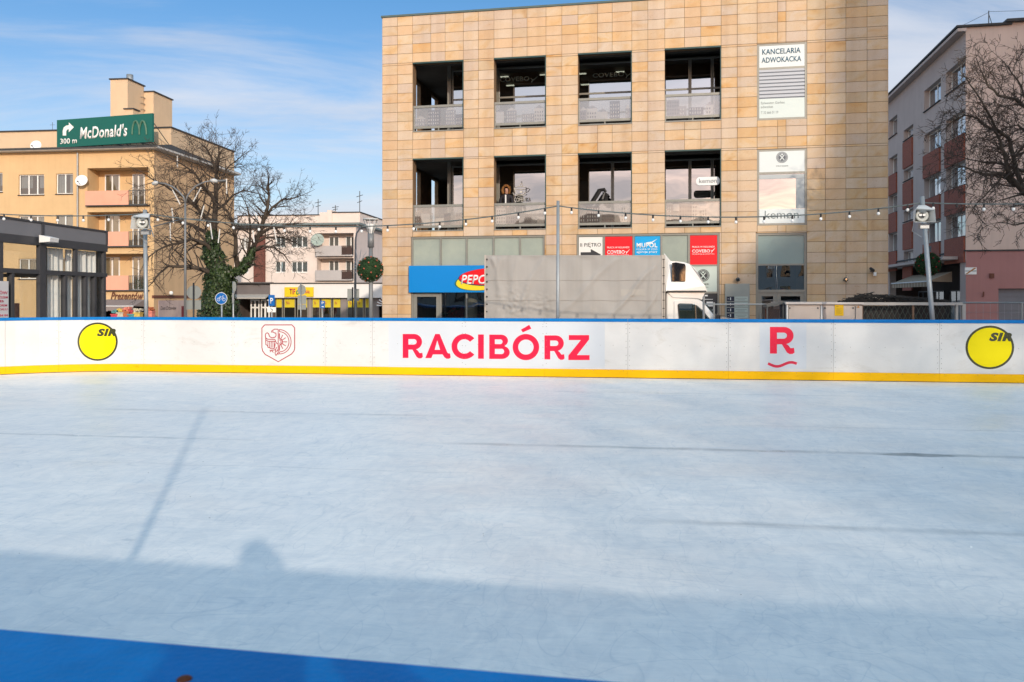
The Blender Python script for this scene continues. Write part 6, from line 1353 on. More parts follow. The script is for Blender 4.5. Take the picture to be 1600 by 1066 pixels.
# door and window
dprof = [cz(1054, 500), cz(1054, 471), cz(1058, 470), cz(1084, 470), cz(1092, 473), cz(1100, 480), cz(1114, 494), cz(1117, 498), (TF.u(1117), .2), (TF.u(1054), .2)]
q = MB(); q.prism(dprof, .075, .11); dr = q.build('door', m_cab, TR, bevel=.012)
podwin([cz(1061.5, 503), cz(1059.5, 477), cz(1060.5, 475), cz(1063, 474.2), cz(1082, 474.8), cz(1090, 477.5), cz(1099, 485), cz(1112, 501)], .05, 'window_seal', M_['black'], dr)
podwin([cz(1063, 502), cz(1060.8, 477.6), cz(1062, 475.6), cz(1087, 475.8), cz(1088.5, 502)], .038, 'door_window', glass('cab_glass', (.25, .32, .30), .16, .01, .55, (.05, .07, .06)), dr)
podwin([cz(1090, 502), cz(1089, 478.5), cz(1092, 480), cz(1098, 486), cz(1110, 500)], .038, 'quarter_window', MC['cab_glass'], dr)
q = MB(); xa_, za_ = cz(1099, 472); xb_, zb_ = cz(1123, 498); q.quad((xa_+.05, .2, za_+.03), (xa_+.05, Wd-.2, za_+.03), (xb_+.05, Wd-.15, zb_+.02), (xb_+.05, .15, zb_+.02)); q.build('windscreen', MC['cab_glass'], TR)
q = MB(); x, z = cz(1116, 496); q.box(x, x+.12, -.28, -.05, z-.25, z+.08); q.build('mirror', M_['black'], TR, bevel=.03)
for nm, x in (('front', TF.u(1140)), ('rear', L_*.22), ('rear', L_*.22-.0)):
    for y in ((.12,), (Wd-.35,))[0:2] if nm == 'front' else ((.12,), (Wd-.35,)):
        if nm == 'rear' and x != L_*.22: continue
        q = MB(); q.lathe([(.2, 0), (.34, .0), (.36, .04), (.36, .2), (.34, .24), (.2, .24)], (x, y[0], GZ+.36), 28, 'y'); wh_ = q.build('wheel', M_['black'], TR, True)
        q = MB(); q.lathe([(.001, .03), (.1, .02), (.2, .05), (.21, 0.0)], (x, y[0], GZ+.36), 24, 'y'); q.build('rim', M_['steel'], wh_, True)
    if nm == 'rear': break
# ================================================================ loading rail, kiosks, mesh trailer, mesh fence (between rink and street)
def rail(label, pa, pb2, py, Y, posts_px, ptop):
    a, b = at(pa, py, Y), at(pb2, py, Y); T_ = thing('steel_railing', label, 'railing', (a.x, a.y, GZ)); q = MB(); dz_ = a.z-GZ
    q.tube([(0, 0, dz_), (b.x-a.x, 0, b.z-GZ)], .02, 8); q.tube([(0, 0, .5), (b.x-a.x, 0, .5)], .02, 8); q.build('rail', M_['steel'], T_)
    for p, t_ in zip(posts_px, ptop): x = at(p, 0, Y).x-a.x; q = MB(); q.tube([(x, 0, 0), (x, 0, at(0, t_, Y).z-GZ)], .022 if p != posts_px[0] else .028, 8); q.build('post', M_['steel'], T_)
rail('thin grey steel railing between the truck cab and the metal kiosk', 1099, 1210, 475.8, 20.6, (1099.5, 1115.5), (463.5, 472.5))
KF2 = Fr(at(1215, 465, 19.6).x, 19.6, -R(9)); ku = KF2.u; kzz = KF2.z
KI = KF2.thing('metal_kiosk', 'brushed metal kiosk with flat roof rim behind the right rink boards', 'kiosk')
m_bm = pm('brushed_metal_panel', (0.50, 0.46, 0.43), .38, .05, 1.5, metal=.35, streak=.08)
u0, u1 = ku(1231), ku(1348); zr_ = kzz(1290, 474.5)
q = MB(); q.box(u0, u1, .03, 2.2, GZ, zr_-.02); q.build('body', m_bm, KI)
for pa, pb2 in ((1232, 1281.5), (1286, 1335.5), (1337, 1347.5)): q = MB(); q.box(ku(pa), ku(pb2), 0, .028, GZ+.05, zr_-.05); q.build('panel', m_bm, KI, bevel=.006)
q = MB(); q.box(u0-.06, u1+.02, -.05, 2.25, zr_-.018, zr_+.03); q.build('roof_rim', pm('rim_light', (0.62, 0.57, 0.54), .4, .05, 2), KI)
q = MB(); x = ku(1283.7); q.box(x-.02, x+.02, -.012, .027, GZ+.02, zr_-.04); q.box(u0-.03, u0, -.02, .5, GZ, zr_-.03); q.build('corner_strip', M_['white'], KI)
q = MB()
for px in (1234, 1278, 1289, 1333): x = ku(px); q.box(x-.015, x+.015, -.012, -.001, kzz(px, 481.5)-.02, kzz(px, 481.5)+.02)
q.build('hinge', M_['dark_steel'], KI)
T_ = at_thing(KF2, 'yellow_notice', 'yellow notice sheet taped to the metal kiosk', 'notice', ku(1304), -.004, kzz(1311, 493.5)); w_ = ku(1318)-ku(1304); h_ = kzz(1311, 474.8)-kzz(1311, 493.5)
q = MB(); q.box(0, w_, -.004, 0, 0, h_-.02); q.build('paper', pm('notice_yellow', (0.82, 0.50, 0.0), .5, .04, 2), T_); q = MB(); q.box(w_*.2, w_*.42, -.0055, -.0045, h_*.76, h_*.8)
for k in range(7): q.box(w_*.2, w_*(.8-.1*(k % 3)), -.0055, -.0045, h_*(.62-.07*k), h_*(.635-.07*k))
q.build('text_lines', pm('notice_ink', (0.35, 0.22, 0.02), .6, .1, 2), T_)
T_ = at_thing(KF2, 'warning_sticker', 'tiny orange triangle sticker on the narrow kiosk panel', 'sticker', ku(1341), -.004, kzz(1341, 481)); q = MB(); q.prism([(-.03, 0), (.03, 0), (0, .05)], -.004, 0); q.build('triangle', pm('tri_orange', (0.6, 0.25, 0.05), .5, .1, 2), T_)
# open counter with clear sheet at the left end
CO = at_thing(KF2, 'counter_screen', 'dark framed counter with clear plastic sheets, left end of the metal kiosk', 'counter', ku(1199), .4, GZ); w_ = ku(1231)-ku(1199)-.06
q = MB(); h1 = kzz(1202, 478)-GZ; h2 = kzz(1228, 472.5)-GZ; q.prism([(0, h1-.03), (w_, h2-.03), (w_, h2+.03), (0, h1+.03)], -.3, .3); q.box(0, .03, -.28, -.25, 0, h1-.032); q.box(w_-.04, w_, -.3, .2, 0, h2-.035); q.build('frame', M_['dark_steel'], CO)
q = MB(); q.quad((.03, -.2, 0.3), (w_-.04, -.2, .3), (w_-.04, -.2, h2-.06), (.03, -.2, h1-.05)); q.build('plastic_sheet', glass('plastic_sheet', (.4, .38, .38), .12, .12, .55, (.1, .08, .08), .3), CO); q = MB(); q.box(.02, w_-.05, .1, .15, 0, h1-.08); q.build('counter_back', m_brown, CO)
# lattice trailer
MT = at_thing(KF2, 'lattice_trailer', 'dark trailer with expanded metal lattice side and pale top rim', 'trailer', ku(1349), 0.05, GZ); v1 = ku(1504)-ku(1349); hz = kzz(1420, 475)-GZ
q = MB(); q.box(-.04, v1, -.06, .06, hz-.03, hz+.035); q.box(v1+.0, v1+.07, -.05, .05, 0, hz+.0); q.box(v1-.14, v1-.09, -.04, .04, 0, hz-.031)
q.build('rim', pm('rim_beige', (0.48, 0.45, 0.42), .5, .08, 2), MT); x = ku(1427.5)-ku(1349); q = MB(); q.box(x-.02, x+.02, -.03, .03, .1, hz-.032); q.box(-.03, 0.0, -.03, .03, .1, hz-.032); q.build('upright', pm('rusty_upright', (0.20, 0.12, 0.08), .7, .3, 6), MT)
q = MB(); cw_, ch_ = .115, .24; nrow = int((hz-.15)/ch_)+1; ncol = int((v1-.16)/cw_)
for i in range(ncol):
    for j in range(nrow*1):
        x0_ = i*cw_+.01; z1_ = hz-.04-j*ch_
        for sgn in (0, 1):
            pts = [(x0_, 0.0+.004*sgn, z1_ if sgn else z1_-ch_), (x0_+cw_*.5, .004*sgn, z1_-ch_*.5), (x0_+cw_, .004*sgn, z1_-ch_ if sgn else z1_)]
            q.tube(pts, .007, 4, caps=False)
q.build('lattice', pm('lattice_green_grey', (0.055, 0.07, 0.06), .6, .15, 5), MT); q = MB(); q.box(0, v1-.15, .35, .4, 0, hz-.05); q.box(0, v1, .4, 1.8, .25, .3); q.build('trailer_inside', M_['black'], MT)
# dark net heap on top
NT = at_thing(KF2, 'camouflage_net', 'dark ragged net and branches lying along the top of the lattice trailer', 'net', ku(1328), .5, zr_+.02); q = MB(); rr = random.Random(8)
lw = ku(1486)-ku(1328)
for k in range(1500):
    f = rr.random(); x = f*lw; env = (.5+.5*math.sin(f*3.0+.9))*(.11 if f > .25 else .15*f/.25) + .02; z = rr.random()*env*1.4; y = rr.uniform(-.25, .25)
    d1 = Vector((rr.uniform(-.16, .16), rr.uniform(-.05, .05), rr.uniform(-.02, .03))); p = Vector((x, y, z)); w2 = Vector((0, .01, .016)); q.quad(p, p+d1, p+d1+w2, p+w2)
for px, py, dx in ((1333, 462, .05), (1328, 468, -.06), (1349, 466, .1)):
    x, z = KF2.p(px, py, .5); x -= ku(1328); q.tube([(x, 0, 0), (x+dx*.5, 0, z-zr_-.06), (x+dx, 0, z-zr_)], [.012, .008, .003], 4)
q.build('net', pm('net_black', (0.02, 0.017, 0.015), .9, .4, 6), NT)
# welded mesh fence
FN = at_thing(KF2, 'mesh_fence', 'pale welded wire mesh fence right of the lattice trailer', 'fence', ku(1506), .1, GZ); q = MB(); hf = kzz(1550, 473)-GZ; lf = ku(1720)-ku(1506)
q.tube([(0, 0, hf), (lf, 0, hf)], .016, 6); q.tube([(0, 0, 0), (0, 0, hf)], .02, 6); q.tube([(ku(1600)-ku(1506), 0, 0), (ku(1600)-ku(1506), 0, hf)], .02, 6); q.build('fence_frame', M_['steel'], FN)
q = MB(); 
for k in range(int(lf/.15)): q.tube([(k*.15, .01, .05), (k*.15, .01, hf)], .0035, 3, False)
for k in range(7): q.tube([(0, .004, hf-.02-k*.2), (lf, .004, hf-.02-k*.2)], .0035, 3, False)
q.build('wire_mesh', M_['steel'], FN)
# ================================================================ poles, speakers and string lights
polem = pm('pole_grey', (0.30, 0.33, 0.35), .45, .1, 4, metal=.4)
def pole(px0, py0, px1, py1, Y, r, label, name='string_light_pole', cat='pole', mat=None):
    a, b = at(px0, py0, Y), at(px1, py1, Y); k = (GZ-b.z)/(a.z-b.z); base = b.lerp(a, k); T_ = thing(name, label, cat, tuple(base)); q = MB(); q.tube([(0, 0, 0), tuple(a-base)], r, 12); q.build('pole', mat or polem, T_, True); return T_, base
YP1, YP2, YP3 = 18.9, 17.35, 16.4
T1, b1_ = pole(226.5, 328, 228.5, 500, YP1, .045, 'light grey pole carrying a loudspeaker at the left rink corner'); T2_, b2_ = pole(872, 314, 871.5, 500, YP2, .032, 'thin grey pole in front of the truck tarpaulin'); T3_, b3_ = pole(1440.5, 307, 1457, 500, YP3, .045, 'leaning grey pole carrying a loudspeaker on the right')
def speaker(px, py, Y, yaw, label, s=1.0):
    c = at(px, py, Y); T_ = thing('loudspeaker', label, 'loudspeaker', tuple(c), yaw); T_.scale = (s, s, s); q = MB()
    O = [(-.20, -.30, -.15), (.21, -.30, -.15), (.19, -.30, .10), (-.17, -.30, .13)]; I_ = [(-.12, .0, -.10), (.12, .0, -.10), (.12, 0, .10), (-.12, 0, .10)]; A_ = [(-.02, -.06, .21), (.12, -.06, .23)]
    for k in range(4): j = (k+1) % 4; q.quad(O[k], O[j], I_[j], I_[k])
    q.quad(*I_); q.poly([O[3], O[2], (.12, -.02, .22), (-.02, -.02, .22)]); q.poly([O[2], I_[2], (.12, -.02, .22)]); q.poly([O[3], I_[3], (-.02, -.02, .22)]); q.quad((-.02, -.02, .22), (.12, -.02, .22), I_[2], I_[3])
    q.build('horn', pm('speaker_white', (0.62, 0.62, 0.60), .5, .08, 4), T_)
    q = MB(); q.lathe([(.06, -.12), (.115, -.17), (.125, -.15), (.10, -.02)], (0, 0, 0), 24, 'y'); q.build('ring', pm('speaker_ring', (0.45, 0.47, 0.45), .5, .1, 5), T_, True)
    q = MB(); q.lathe([(.001, -.1), (.10, -.09)], (0, 0, 0), 20, 'y'); q.build('cone', M_['dark_steel'], T_); q = MB(); q.box(-.06, -.01, -.16, -.13, -.01, .03); q.box(.01, .06, -.16, -.13, -.01, .03); q.build('driver', M_['white'], T_)
    q = MB(); q.box(-.03, .14, -.14, .0, -.26, -.155); q.tube([(.12, 0, -.05), (.18, .05, -.3)], .012, 5); q.tube([(-.1, 0, -.1), (-.13, .03, -.3), (.05, .04, -.42)], .008, 5); q.build('junction_box', M_['steel'], T_)
speaker(226, 349, YP1-.25, R(4), 'white square horn loudspeaker on the pole at the left rink corner', 1.0); speaker(1436.5, 338, YP3-.25, R(-6), 'white square horn loudspeaker on the leaning pole on the right', .95)
m_cable = pm('cable_grey', (0.10, 0.12, 0.12), .6, .2, 6); m_bulb = pm('frosted_bulb', (0.75, 0.75, 0.73), .15, .03, 3, spec=.6)
def string(label, pts, nb, skip=0, first=0.0):
    """pts: (px, py, Y) control points of one span; smooth sag through them"""
    P = [at(*p) for p in pts]; o = P[0]; T_ = thing('string_light', label, 'string lights', tuple(o), 0, 'string light spans over the rink boards'); n = 40; C_ = []
    for k in range(n+1):
        t_ = k/n; # quadratic bezier-like through 3 points
        a, b, c = P[0], P[1], P[2]; s_ = 0.5; l0 = (t_-.5)*(t_-1)*2; l1 = -4*t_*(t_-1); l2 = 2*t_*(t_-.5); C_.append(a*l0+b*l1+c*l2-o)
    q = MB(); q.tube(C_, .013, 6); q.build('cable', m_cable, T_)
    for k in range(nb):
        t_ = (k+.5+first)/nb
        if t_ > 1: continue
        a, b, c = P; p = a*((t_-.5)*(t_-1)*2)+b*(-4*t_*(t_-1))+c*(2*t_*(t_-.5))-o
        q = MB(); q.tube([tuple(p+Vector((0, 0, .005))), tuple(p+Vector((0, 0, -.07)))], .02, 8); so_ = q.build('socket', M_['black'], T_)
        if (k*7+3) % 5 != 0 or skip == 0: q = MB(); q.ball(tuple(p+Vector((0, 0, -.10))), .032, 10, 1.1); q.build('bulb', m_bulb, so_, True)
string('string light span in front of the yellow building and pavilion', [(-60, 331, 17.8), (90, 337.5, 18.4), (227, 334, YP1)], 7)
string('string light span from the left loudspeaker pole to the thin middle pole', [(227, 334, YP1), (545, 354.5, 18.1), (872, 322, YP2)], 16)
string('string light span from the thin middle pole to the leaning right pole', [(872, 322, YP2), (1150, 339.5, 16.9), (1441, 317, YP3)], 13)
string('string light span from the leaning pole off to the right', [(1441, 317, YP3), (1560, 319, 16.0), (1720, 316, 15.6)], 6, 1)
# guy cable crossing behind
C_ = [at(240, 354, YP1), at(287, 342, 24), at(340, 343, 34)]; T_ = thing('feeder_cable', 'thin pale cable running from the left loudspeaker towards the ivy tree', 'cable', tuple(C_[0])); q = MB(); q.tube([tuple(c-C_[0]) for c in C_], .012, 5); q.build('cable', m_cable, T_)
# ================================================================ street lamps and signs
grey_p = pm('mast_grey', (0.20, 0.21, 0.22), .5, .1, 4, metal=.3)
Y = 31.0; b = at(289.5, 465, Y); T_ = thing('street_lamp', 'tall street lamp mast with two curved arms in front of the bare ivy tree', 'street lamp', (b.x, Y, GZ)); W_ = lambda px, py: tuple(at(px, py, Y)-Vector((b.x, Y, GZ)))
q = MB(); q.tube([(0, 0, 0), W_(289.5, 400), W_(289.5, 318)], [.06, .042, .036], 10); q.build('mast', grey_p, T_, True)
q = MB(); q.tube([W_(289.5, 318), W_(287, 308), W_(280, 300), W_(270, 292), W_(258, 287), W_(245, 285.5)], [.030]*4+[.025, .02], 8); q.build('arm', grey_p, T_, True)
q = MB(); q.tube([W_(289.5, 319), W_(292, 308), W_(297, 300), W_(306, 291), W_(318, 285), W_(330, 282.5)], [.030]*4+[.025, .025], 8); q.build('arm', grey_p, T_, True)
lm_ = pm('lamp_head', (0.50, 0.52, 0.52), .4, .06, 3)
for a_, c_ in (((329, 282), (340, 283.5)), ((247, 285.5), (238, 288))): q = MB(); q.tube([W_(*a_), W_((a_[0]+c_[0])/2, a_[1]+.5), W_(*c_)], [.05, .085, .05], 10); q.build('lamp_head', lm_, T_, True)
q = MB(); q.tube([W_(340, 283), W_(353, 282)], .035, 6); q.build('spigot', grey_p, T_)
# thin crook lamp and funnel lamp in the gap
Y = 52.0; b = at(555, 465, Y); T_ = thing('street_lamp', 'slim crook shaped lamp mast just left of the funnel lamp', 'street lamp', (b.x, Y, GZ)); W_ = lambda px, py: tuple(at(px, py, Y)-Vector((b.x, Y, GZ)))
q = MB(); q.tube([(0, 0, 0), W_(555, 420), W_(555.5, 375), W_(557, 365), W_(562, 357), W_(569, 354.5), W_(576, 354)], [.09, .07, .06, .05, .05, .05, .04], 8); q.build('mast', grey_p, T_, True); q = MB(); q.tube([W_(574, 353.8), W_(583, 355)], [.08, .12], 8); q.build('lamp_head', lm_, T_)
def funnel(px, Y, label, top=343):
    b = at(px, 465, Y); T_ = thing('street_lamp', label, 'street lamp', (b.x, Y, GZ)); s = Y/F; q = MB(); zt = CH+(HY-365)*s-GZ
    q.tube([(0, 0, 0), (0, 0, zt-.5)], .075, 12); q.tube([(0, 0, zt-.5), (0, 0, zt)], .115, 14); q.build('post', grey_p, T_, True)
    q = MB(); q.lathe([(.06, zt+.001), (.075, zt+.25), (.16, zt+.34), (.02, zt+.05)], (0, 0, 0), 20); q.build('lamp_glass', M_['white'], T_, True)
    zr = zt+.5; q = MB(); q.lathe([(.26, zr-.02), (.29, zr), (.27, zr+.035), (.001, zr+.05)], (0, 0, 0), 32); q.lathe([(.001, zr-.005), (.26, zr-.01)], (0, 0, 0), 32)
    for k in range(8): a = 2*math.pi*k/8; q.tube([(.08*math.cos(a), .08*math.sin(a), zt+.0), (.27*math.cos(a), .27*math.sin(a), zr)], .012, 4)
    q.build('reflector', lm_, T_, True); return T_
funnel(579.5, 30, 'funnel topped street lamp rising from the green bauble ball')
def baubleball(px, py, Y, r, label, dark=0):
    c = at(px, py, Y); T_ = thing('bauble_ball', label, 'christmas ball', tuple(c)); q = MB(); rr = random.Random(int(px)); 
    for k in range(3600):
        d = Vector((rr.gauss(0, 1), rr.gauss(0, 1), rr.gauss(0, 1))).normalized(); p = d*r*rr.uniform(.86, 1.0); e = (d+Vector((rr.uniform(-1, 1), rr.uniform(-1, 1), rr.uniform(-1, 1)))*.6).normalized()*.05; w2 = d.cross(e).normalized()*.012; q.poly([p-w2, p+w2, p+e])
    q.ball((0, 0, 0), r*.86, 20); q.build('needles', pm('fir_green', (0.022, 0.06, 0.018), .8, .5, 9), T_)
    q = MB(); 
    for k in range(34):
        i = k+.5; ph = math.acos(1-2*i/34); th = math.pi*(1+5**.5)*i; d = Vector((math.cos(th)*math.sin(ph), math.sin(th)*math.sin(ph), math.cos(ph)))
        q = MB(); q.ball(tuple(d*r*1.0), r*.075, 8); q.build('bauble', pm('bauble_copper' if not dark else 'bauble_red', (0.45, 0.12, 0.07) if not dark else (0.32, 0.01, 0.02), .25, .2, 4, metal=.3), T_, True)
baubleball(578.5, 421, 30, .46, 'round green fir ball with copper baubles on the funnel lamp post'); baubleball(1450, 413, 24, .33, 'dark green fir ball with red baubles behind the leaning right pole', 1)
T_, b_ = pole(1452, 385, 1452, 500, 24.1, .05, 'dark lamp post holding the fir ball with red baubles', 'lamp_post', 'lamp post', M_['dark_steel'])
# wire star decoration by the crook lamp
Y = 51.5; c = at(560, 415, Y); T_ = thing('light_motif', 'wire fan light decoration left of the green bauble ball', 'decoration', tuple(c)); q = MB()
for a in (-10, 10, 30, 50): q.tube([(0, 0, 0), (1.0*math.sin(R(a))+.0, 0, 1.0*math.cos(R(a)))], .02, 4)
for k in range(10): a = 2*math.pi*k/10; q.tube([(0, 0, -.1), (.35*math.sin(a), 0, -.1+.45*math.cos(a))], .02, 4)
q.build('wire', lm_, T_)
sg = pm('sign_back_grey', (0.27, 0.29, 0.28), .5, .06, 3, metal=.3); sb = pm('sign_blue', (0.0, 0.12, 0.42), .4, .04, 2)
def sign(label, Y, post_px, post_top, parts, name='road_sign', post_r=.03, dark=False):
    b = at(post_px, 465, Y); T_ = thing(name, label, 'road sign', (b.x, Y, GZ)); o = Vector((b.x, Y, GZ)); q = MB(); q.tube([(0, 0, 0), tuple(at(post_px, post_top, Y)-o)], post_r, 8); q.build('post', M_['black'] if dark else M_['steel'], T_, True)
    for k, pt in enumerate(parts):
        ty, cx_, cy_, w_, h_, mt = pt[:6]; c = at(cx_, cy_, Y)-o; s = Y/F; yo = -post_r-.012-.002*k if not (len(pt) > 6 and pt[6] == 'back') else post_r+.01
        q = MB()
        if ty == 'disc': q.prism([(c.x+w_*s/2*math.cos(2*math.pi*j/32), c.z+h_*s/2*math.sin(2*math.pi*j/32)) for j in range(32)], yo-.01, yo)
        else: q.prism([(c.x-w_*s/2, c.z-h_*s/2), (c.x+w_*s/2, c.z-h_*s/2), (c.x+w_*s/2, c.z+h_*s/2), (c.x-w_*s/2, c.z+h_*s/2)], yo-.01, yo)
        q.build('plate', mt, T_)
    return T_, o
sign('grey backs of two signs on a dark post by the ivy trunk', 27, 302.5, 442, [('disc', 302.5, 457, 23, 22, sg, 'back'), ('rect', 302, 476.5, 23, 14.5, sg, 'back')], dark=True)
T_, o_s = sign('round blue bicycle road sign in front of the ivy trunk', 26, 346.5, 456, [('disc', 346.5, 466.5, 19, 19, M_['white']), ('disc', 346.5, 466.5, 17.6, 17.6, sb)])
s = 26/F; cc = at(346.5, 466.5, 26)-o_s; yb_ = -.03-.018
q = MB()
for sx in (-1, 1):
    q.tube([(cc.x+sx*4.2*s+2.3*s*math.cos(a), yb_, cc.z-1.6*s+2.3*s*math.sin(a)) for a in [k*math.pi/8 for k in range(17)]], .008, 5, False)
q.tube([(cc.x-4.2*s, yb_, cc.z-1.6*s), (cc.x-1.5*s, yb_, cc.z+2.5*s), (cc.x+2.8*s, yb_, cc.z+2.5*s), (cc.x+4.2*s, yb_, cc.z-1.6*s)], .009, 5); q.tube([(cc.x-1.5*s, yb_, cc.z+2.5*s), (cc.x, yb_, cc.z-1.6*s), (cc.x+2.8*s, yb_, cc.z+2.5*s)], .009, 5); q.tube([(cc.x-2.6*s, yb_, cc.z+3.4*s), (cc.x-.4*s, yb_, cc.z+3.4*s)], .009, 5); q.tube([(cc.x+2.8*s, yb_, cc.z+2.5*s), (cc.x+2.4*s, yb_, cc.z+4.2*s), (cc.x+4*s, yb_, cc.z+4.4*s)], .008, 5); q.build('bicycle_symbol', M_['white'], T_)
sign('narrow road sign seen edge on, just right of the ivy trunk', 27, 364.5, 440, [('disc', 367, 448, 6, 16, sg), ('rect', 365, 466, 3, 16, M_['steel'])])
T_, o_s = sign('blue P parking sign with white wheelchair plate below', 33, 424.8, 461, [('rect', 425, 469.5, 9.5, 17, sb), ('rect', 424.8, 484, 13.5, 8, M_['white'])])
def on(T_, o_s, Y, s_, xa, xb, ya, yb, mat, bold=0.03): a = at(xa, yb, Y)-o_s; b = at(xb, ya, Y)-o_s; lettering(T_, s_, a.x, b.x, a.z, b.z, -.052, mat, bold)
on(T_, o_s, 33, 'P', 422.8, 427.2, 465.5, 474.5, M_['white'])
q = MB(); c = at(424.5, 484, 33)-o_s; q.tube([(c.x+.05*math.cos(a)+.01, -.056, c.z-.02+.045*math.sin(a)) for a in [R(-140)+k*R(250)/10 for k in range(11)]], .007, 4); q.tube([(c.x-.02, -.056, c.z+.07), (c.x-.01, -.056, c.z+.01), (c.x+.04, -.056, c.z+.01), (c.x+.06, -.056, c.z-.04)], .009, 4); q.build('wheelchair_symbol', ink, T_)
sign('grey backs of three stacked signs in front of the yellow shop sign', 34, 470, 443, [('disc', 471, 453, 13, 16, sg, 'back'), ('rect', 471.5, 468.5, 13.5, 13.5, sg, 'back'), ('rect', 471.5, 480, 13, 8, sg, 'back')])
T_, o_s = sign('small blue P parking sign with white marks before the yellow shop strip', 40, 504, 470, [('rect', 504.5, 476, 7, 11.5, sb)])
on(T_, o_s, 40, 'P', 502.8, 506.5, 471.5, 475.8, M_['white']); q = MB(); a = at(503, 479.5, 40)-o_s; q.box(a.x, a.x+.1, -.056, -.05, a.z-.02, a.z+.03); q.build('mark', M_['white'], T_)
sign('two grey rectangular sign backs side by side on one dark post', 35, 551, 449, [('rect', 546.5, 461, 8, 19, sg, 'back'), ('rect', 557, 461, 8, 19, sg, 'back')], dark=True)
sign('light steel post carrying nothing, between the two grey sign backs', 36, 556, 470, [], 'steel_post')
# meteor tubes hanging in the tree
tub = [((269.4, 296.3), (281.6, 319.8)), ((268.5, 325.4), (271.3, 348.8)), ((277, 243.8), (277.5, 261.6)), ((314.4, 292.6), (302, 315)), ((319, 321.6), (312.6, 345)), ((353.8, 279.4), (354.2, 302.9)), ((328.5, 348.8), (331.7, 374)), ((343.5, 358.2), (341, 379.8)), ((398.8, 333.8), (403.5, 345)), ((395, 360), (397.3, 378.8)), ((427.8, 355.4), (432.5, 378.8)), ((266, 348.8), (266.5, 377))]
TUBL = ['lower end at the left street lamp arm', 'just left of the lamp mast under the left arm', 'highest one, over the roof gutter', 'leaning left below the right lamp arm', 'beside the lamp mast just above the cable', 'under the tip of the right lamp arm', 'against the ivy just below the cable', 'right of the trunk below the dark bracket', 'above the cable beside the right stem', 'below the cable at the right stem', 'farthest right over the cream block', 'below the cable left of the lamp mast']
m_tube = pm('white_light_tube', (0.66, 0.66, 0.64), .4, .04, 3)
for k, (a_, b_) in enumerate(tub):
    Y = 32.5+.4*(k % 3); a, b = at(*a_, Y), at(*b_, Y); T_ = thing('light_tube', '%s white light tube, %s' % (('slanting', 'upright')[abs(a_[0]-b_[0]) < 4], TUBL[k]), 'light tube', tuple(a), 0, 'light tubes hanging in the ivy tree'); q = MB(); q.tube([(0, 0, 0), tuple(b-a)], .025, 6); q.build('tube', m_tube, T_)
# ================================================================ trees
m_bark = pm('bark', (0.055, 0.042, 0.032), .95, .35, 5, col2=(0.10, 0.078, 0.06), bump=.5, bscale=30)
m_twig = pm('twig_bark', (0.06, 0.046, 0.038), .95, .3, 3)
def grow(mb, rnd, p, d, length, r, level, maxl, up=0.25, spread=0.9, cnt=None, rmin=.0075):
    """one branch with its side shoots"""
    n = max(3, int(length/(.28 if level < 2 else .16))); step = length/n; pts = [p.copy()]; rad = [r]; q = p.copy(); dd = d.normalized()
    for k in range(n):
        dd = (dd+Vector((rnd.gauss(0, .16), rnd.gauss(0, .16), rnd.gauss(0, .12)+up*.12))).normalized(); q = q+dd*step; pts.append(q.copy()); rad.append(max(rmin*.6, r*(1-.78*(k+1)/n)))
        if level < maxl and k > 0:
            m = 1 if rnd.random() < (.75 if level == 0 else .85) else 0
            if level >= 1 and rnd.random() < .55: m += 1
            if level >= 2 and rnd.random() < .4: m += 1
            for _ in range(m):
                a = rnd.uniform(0, 2*math.pi); o = dd.orthogonal().normalized(); o = Matrix.Rotation(a, 3, dd) @ o; nd_ = (dd*rnd.uniform(.45, .9)+o*spread*rnd.uniform(.6, 1.0)).normalized()
                ln = max(length*rnd.uniform(.30, .62)*(1-.35*k/n), .18)
                if ln > .12: grow(mb, rnd, q, nd_, ln, max(rmin, rad[-1]*rnd.uniform(.45, .65)), level+1, maxl, up, spread, None, rmin)
    mb.tube(pts, rad, 6 if r > .05 else (4 if r > .02 else 3), caps=False)
def limb(mb, crown, rnd, pts, r0, r1, Y0, dep, maxl=2, dens=1.0, tw=1.0, up=.25):
    """main limb through pixel points; dep: list of depth offsets"""
    P = [at(px, py, Y0+dv) for (px, py), dv in zip(pts, dep)]; n = len(P); fine = []; R_ = []
    for k in range(n-1):
        m = max(2, int((P[k+1]-P[k]).length/.3))
        for j in range(m): f = j/m; fine.append(P[k].lerp(P[k+1], f)+Vector((rnd.gauss(0, .012), rnd.gauss(0, .012), rnd.gauss(0, .012)))); R_.append((r0+(r1-r0)*((k+f)/(n-1))**.75)*.72)
    fine.append(P[-1]); R_.append(r1); mb.tube(fine, R_, 8, caps=False)
    for i in range(2, len(fine)):
        f = i/len(fine)
        for _rep in range(4 if rnd.random() < dens*(.45+.55*f) else 2):
            dd = (fine[i]-fine[i-1]).normalized(); o = Matrix.Rotation(rnd.uniform(0, 6.28), 3, dd) @ dd.orthogonal().normalized(); grow(crown, rnd, fine[i], dd*rnd.uniform(.3, .8)+o*.9, tw*rnd.uniform(.45, 1.25)*(1-.35*f), min(.032, R_[i]*.45), 1, maxl, up, .9)
    grow(crown, rnd, fine[-1], (fine[-1]-fine[-2]), tw*.65, r1*.8, 0, maxl, up)
def tree_thing(label, px, Y): b = at(px, 465, Y); return thing('tree', label, 'tree', (b.x, Y, GZ)), Vector((b.x, Y, GZ))
def place(mb, o): mb.v = [tuple(Vector(v)-o) for v in mb.v]; return mb
rnd = random.Random(11); TY = 34.0
T_, o = tree_thing('bare tree with ivy covered trunk and spreading crown in front of the yellow building', 341, TY)
tk = MB(); cr_ = MB()
q0 = [(341, 500), (342, 480), (341, 455), (342, 430), (338, 410)]
P = [at(px, py, TY) for px, py in [(341, 518)]+q0]; tk.tube(P, [.52, .46, .42, .42, .40, .34], 14)
